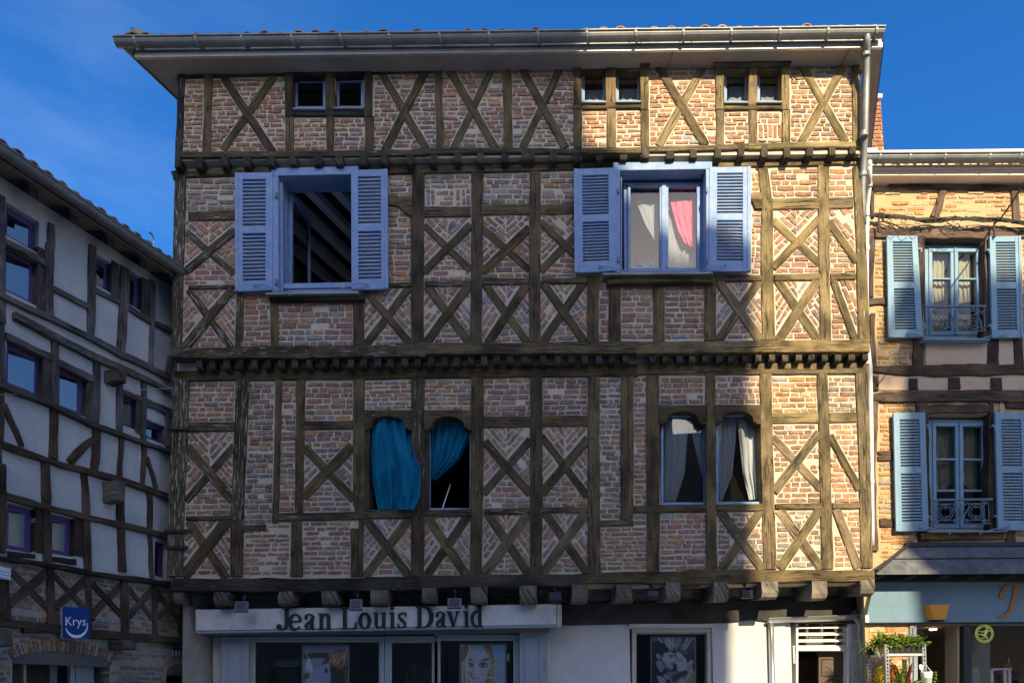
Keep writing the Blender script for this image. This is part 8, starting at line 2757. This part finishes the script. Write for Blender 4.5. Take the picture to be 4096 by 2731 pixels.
def low(x, d=YP + .15):
    a = MAIN.un(3430 + .1601 * x, 2720, d)[0]
    return Vector((a, d, lowz))
bromeliad('yellow flowered bromeliad below the shelf at the left', low(560), .45, (.78, .52, .02))
bromeliad('red flowered bromeliad low between the two rack posts', low(860), .36, (.65, .06, .02))
mb = MB(); p0 = low(850, YP + .2)
tl_ = thing('red_lily', 'tall stem with a single scarlet flower between the rack posts', 'plant', p0, 'plants below the shelf')
tube(mb, [p0, p0 + Vector((.0, 0, .35)), Sw(895, 1230, YP + .2)], .006, 5, 0, (.2, .2, .06, 0)); mb.build('stem', M['leaf'], tl_)
mb = MB()
for i in range(9):
    a = i * .75
    leaf(mb, Sw(900, 1225, YP + .2), Vector((math.cos(a), math.sin(a), rl.uniform(.2, 1.6))), .11, .035, .7, (.75 * rl.uniform(.8, 1.1), .05, .025))
mb.build('flower', M['leaf'], tl_)
t = plant('leafy_plant', 'tall green plant with reddish shoots low at the right of the rack', low(1130), .58, 'blade', GRN[1:4] + [(.30, .34, .06), (.20, .05, .02)], 48, 'plastic_black', .06, 'plants below the shelf', .10)
mb = MB()
for i in range(26):
    f = i / 26
    q = Sw(1130 + 60 * f, 1500 - 380 * f, YP + .16)
    a = i * 2.4
    leaf(mb, q, Vector((math.cos(a), math.sin(a), .8)), .085, .035, .8, rl.choice(GRN[2:4] + [(.34, .36, .07)]))
mb.build('shoot', M['leaf'], t)
bromeliad('small orange bromeliad at the lower right of the rack', low(1290), .30, (.60, .16, .03), .045)
# white bucket with two white scoops
bc = Vector((MAIN.un(3430 + .1601 * 1730, 2720, YP - .06)[0], YP - .06, Sw(1730, 1600, YP - .06).z))
bk = thing('white_bucket', 'white bucket hanging from the right rack post, trailing plant beside it', 'bucket', bc)
mb = MB(); lathe(mb, bc, [(0, 0), (.052, 0), (.062, .15), (.066, .15), (.064, .142), (.050, .01), (0, .008)], 18); mb.build('pail', M['plastic_white'], bk, smooth=True)
hd_ = Sw(1672, 1050, YP - .03)
mb = MB(); tube(mb, [bc + Vector((-.062, 0, .145)), hd_, bc + Vector((.062, 0, .145))], .004, 5); mb.build('handle', M['plastic_white'], bk)
sc1 = thing('white_scoop', 'white plastic scoop standing in the bucket, left of the rack post', 'scoop', bc + Vector((-.03, 0, .02)))
mb = MB(); tube(mb, [bc + Vector((-.02, 0, .03)), Sw(1592, 1220, YP - .06)], .007, 6); mb.build('handle', M['plastic_white'], sc1)
mb = MB(); q = Sw(1585, 1165, YP - .06)
V = [q + Vector((.024 * math.cos(a) * (1 if math.sin(a) > 0 else .8), -.006 * math.cos(a * 2), .034 * math.sin(a))) for a in [i * .5236 for i in range(12)]]
mb.add(V + [v + Vector((0, .01, 0)) for v in V], [tuple(range(12)), tuple(range(23, 11, -1))] + [(i, 12 + i, 12 + (i + 1) % 12, (i + 1) % 12) for i in range(12)]); mb.build('blade', M['plastic_white'], sc1)
tr = thing('trailing_plant', 'small trailing plant spilling over the right side of the white bucket', 'plant', bc + Vector((.05, 0, .14)))
mb = MB()
for i in range(40):
    q = bc + Vector((.06 + rl.gauss(0.01, .02), rl.gauss(-.02, .02), .15 - rl.uniform(0, .16)))
    leaf(mb, q, Vector((rl.uniform(-1, 1), rl.uniform(-1, .3), rl.uniform(-.6, .5))), .03, .018, .8, rl.choice(GRN[:4]))
mb.build('foliage', M['leaf'], tr)
# display table and blooms inside the shop
tb = thing('display_table', 'small white display table behind the shop glass at the right edge', 'table', MAIN.w(MAIN.un(*px('R4', 1630, 1500), YR + .9)[0], 0, YR + .9))
p, q = ab(MAIN, 'R4', (1530, 1420), YR + .8), ab(MAIN, 'R4', (1735, 1420), YR + .8)
mb = MB(); box(mb, (p[0], YR + .8, p[1] - .025), (q[0], YR + 1.2, p[1])); mb.build('table_top', M['paint_white'], tb)
for x in (p[0] + .02, q[0] - .02, (p[0] + q[0]) / 2 + .06):
    mb = MB(); box(mb, (x - .02, YR + .82, 0), (x + .02, YR + .86, p[1] - .026)); mb.build('leg', M['paint_white'], tb)
vs_ = thing('orange_vase', 'orange square vase with a yellow candle on the white display table', 'vase', Vector((ab(MAIN, 'R4', (1690, 1410), YR + .9)[0], YR + .9, p[1])))
c = vs_.location
mb = MB(); lathe(mb, c, [(0, 0), (.055, 0), (.045, .06), (.02, .075), (0, .075)], 4); mb.build('vase', M['orange_pot'], vs_)
mb = MB(); tube(mb, [Vector(c) + Vector((.02, 0, .07)), Vector(c) + Vector((.02, 0, .15))], .010, 8); mb.build('candle', M['yellow_disc'], vs_)
for (x, y, dd, lb, cols) in ((1600, 1540, 1.0, 'bunch of pink and orange blooms under the display table', [(.5, .16, .12), (.5, .28, .06), (.42, .08, .12)]), (1800, 1500, 1.3, 'bunch of dark red blooms at the photo edge inside the shop', [(.3, .04, .05), (.35, .1, .1), (.2, .12, .05)]), (1150, 1480, 1.0, 'white bloom with green leaves inside the open shop door', [(.55, .56, .5), (.06, .14, .03), (.08, .16, .04)])):
    a, b = ab(MAIN, 'R4', (x, y), YR + dd)
    t = thing('cut_flowers', lb, 'flowers', MAIN.w(a, b - .12, YR + dd))
    mb = MB()
    for i in range(60):
        leaf(mb, MAIN.w(a, b, YR + dd) + Vector((rl.gauss(0, .06), rl.gauss(0, .04), rl.gauss(0, .06))), Vector((rl.uniform(-1, 1), rl.uniform(-1, 1), rl.uniform(0, 1))), .05, .04, .8, rl.choice(cols))
    mb.build('blooms', M['leaf'], t)
    mb = MB(); lathe(mb, MAIN.w(a, 0, YR + dd), [(0, .9), (.07, .9), (.09, b - .06), (.08, b - .06), (0, b - .08)], 10); mb.build('vase', M['plastic_black'], t)

# ------------------------------------------------------------------ ground, lane, and the houses across the square that throw the shade, with others added to darken reflections
def structure(o):
    o['kind'] = 'structure'
    return o
mb = MB(); mb.add([(-120, -120, 0), (120, -120, 0), (120, 120, 0), (-120, 120, 0)], [(0, 1, 2, 3)]); structure(mb.build('ground', M['stone_ground']))
YQ = -9.0
def cast(pxx, pyy, d=8.33):
    """where the sunbeam that lands on the front at this photo point crosses the plane of the houses across the square"""
    a, b = MAIN.un(pxx, pyy, d)
    t = (d - YQ) / -TOSUN.y
    return (a + TOSUN.x * t, b + TOSUN.z * t)
def far_house(name, label, P, depth, skew=0.0):
    t = thing(name, label, 'house', Vector((sum(p[0] for p in P) / len(P), YQ - depth / 2, 0)))
    mb = MB()
    if area2(P) < 0:
        P = P[::-1]
    n = len(P)
    V = [Vector((p[0], YQ, p[1])) for p in P] + [Vector((p[0] + skew * depth, YQ - depth, p[1])) for p in P]
    F = [tuple(range(n)), tuple(range(2 * n - 1, n - 1, -1))] + [(i, n + i, n + (i + 1) % n, (i + 1) % n) for i in range(n)]
    mb.add(V, F); mb.build('walls', M['shade_wall'], t)
    return t
# left: a tall gabled house whose edge runs down the front
edge = [cast(x, y) for x, y in ((2262, 330), (2315, 470), (2322, 640), (2440, 700), (2660, 925), (2900, 975), (2990, 1060), (3000, 1300), (3004, 2760))]
top = cast(2190, 60, 7.8)
xl = cast(150, 1500)[0]
PL = [(xl, 0), (edge[-1][0], 0)] + edge[::-1] + [(top[0], top[1] + .5), (xl, top[1] + .7)]
fh = far_house('gabled_house', 'tall stone house with a stepped gable across the square, behind the viewer', PL, 7)
far_house('added_side_house', 'long plain house added unseen behind the viewer at the left, for dark shop window reflections', [(-34, 0), (xl - .05, 0), (xl - .05, 9.5), (-34, 9.5)], 7)  # added block: gives the left shop panes something dark to reflect
# right: a lower tiled house; its eaves line crosses the narrow brick house
pr_ = [cast(3812, 2700, YR), cast(3812, 2246, YR), cast(3604, 2214, YR), cast(3600, 1190, YR), cast(3700, 1150, YR), cast(4700, 1172, YR), cast(4700, 2760, YR)]
PR = [(pr_[0][0], 0), pr_[1], pr_[2], pr_[3], pr_[4], (pr_[5][0] + 8, pr_[5][1]), (pr_[5][0] + 8, 0)]
rh2 = far_house('tiled_house', 'lower tiled house across the square, behind the viewer', PR, 7, math.tan(SUN_AZ) + .06)
mb = MB()
x = pr_[3][0]
while x < pr_[5][0]:
    z = pr_[4][1] + .02
    tube(mb, [Vector((x + .1, YQ + .1, z)), Vector((x + .1, YQ - 3, z + .3))], .085, 8)
    x += .24
mb.build('roof', M['roof_far'], rh2)

YQ = -42.0
far_house('added_far_house', 'tall plain house added unseen far behind the viewer, hiding the bright low sky from the windows', [(-8, 0), (30, 0), (30, 25), (-8, 25)], 8)  # added behind the gap to keep sky glow out of the glass
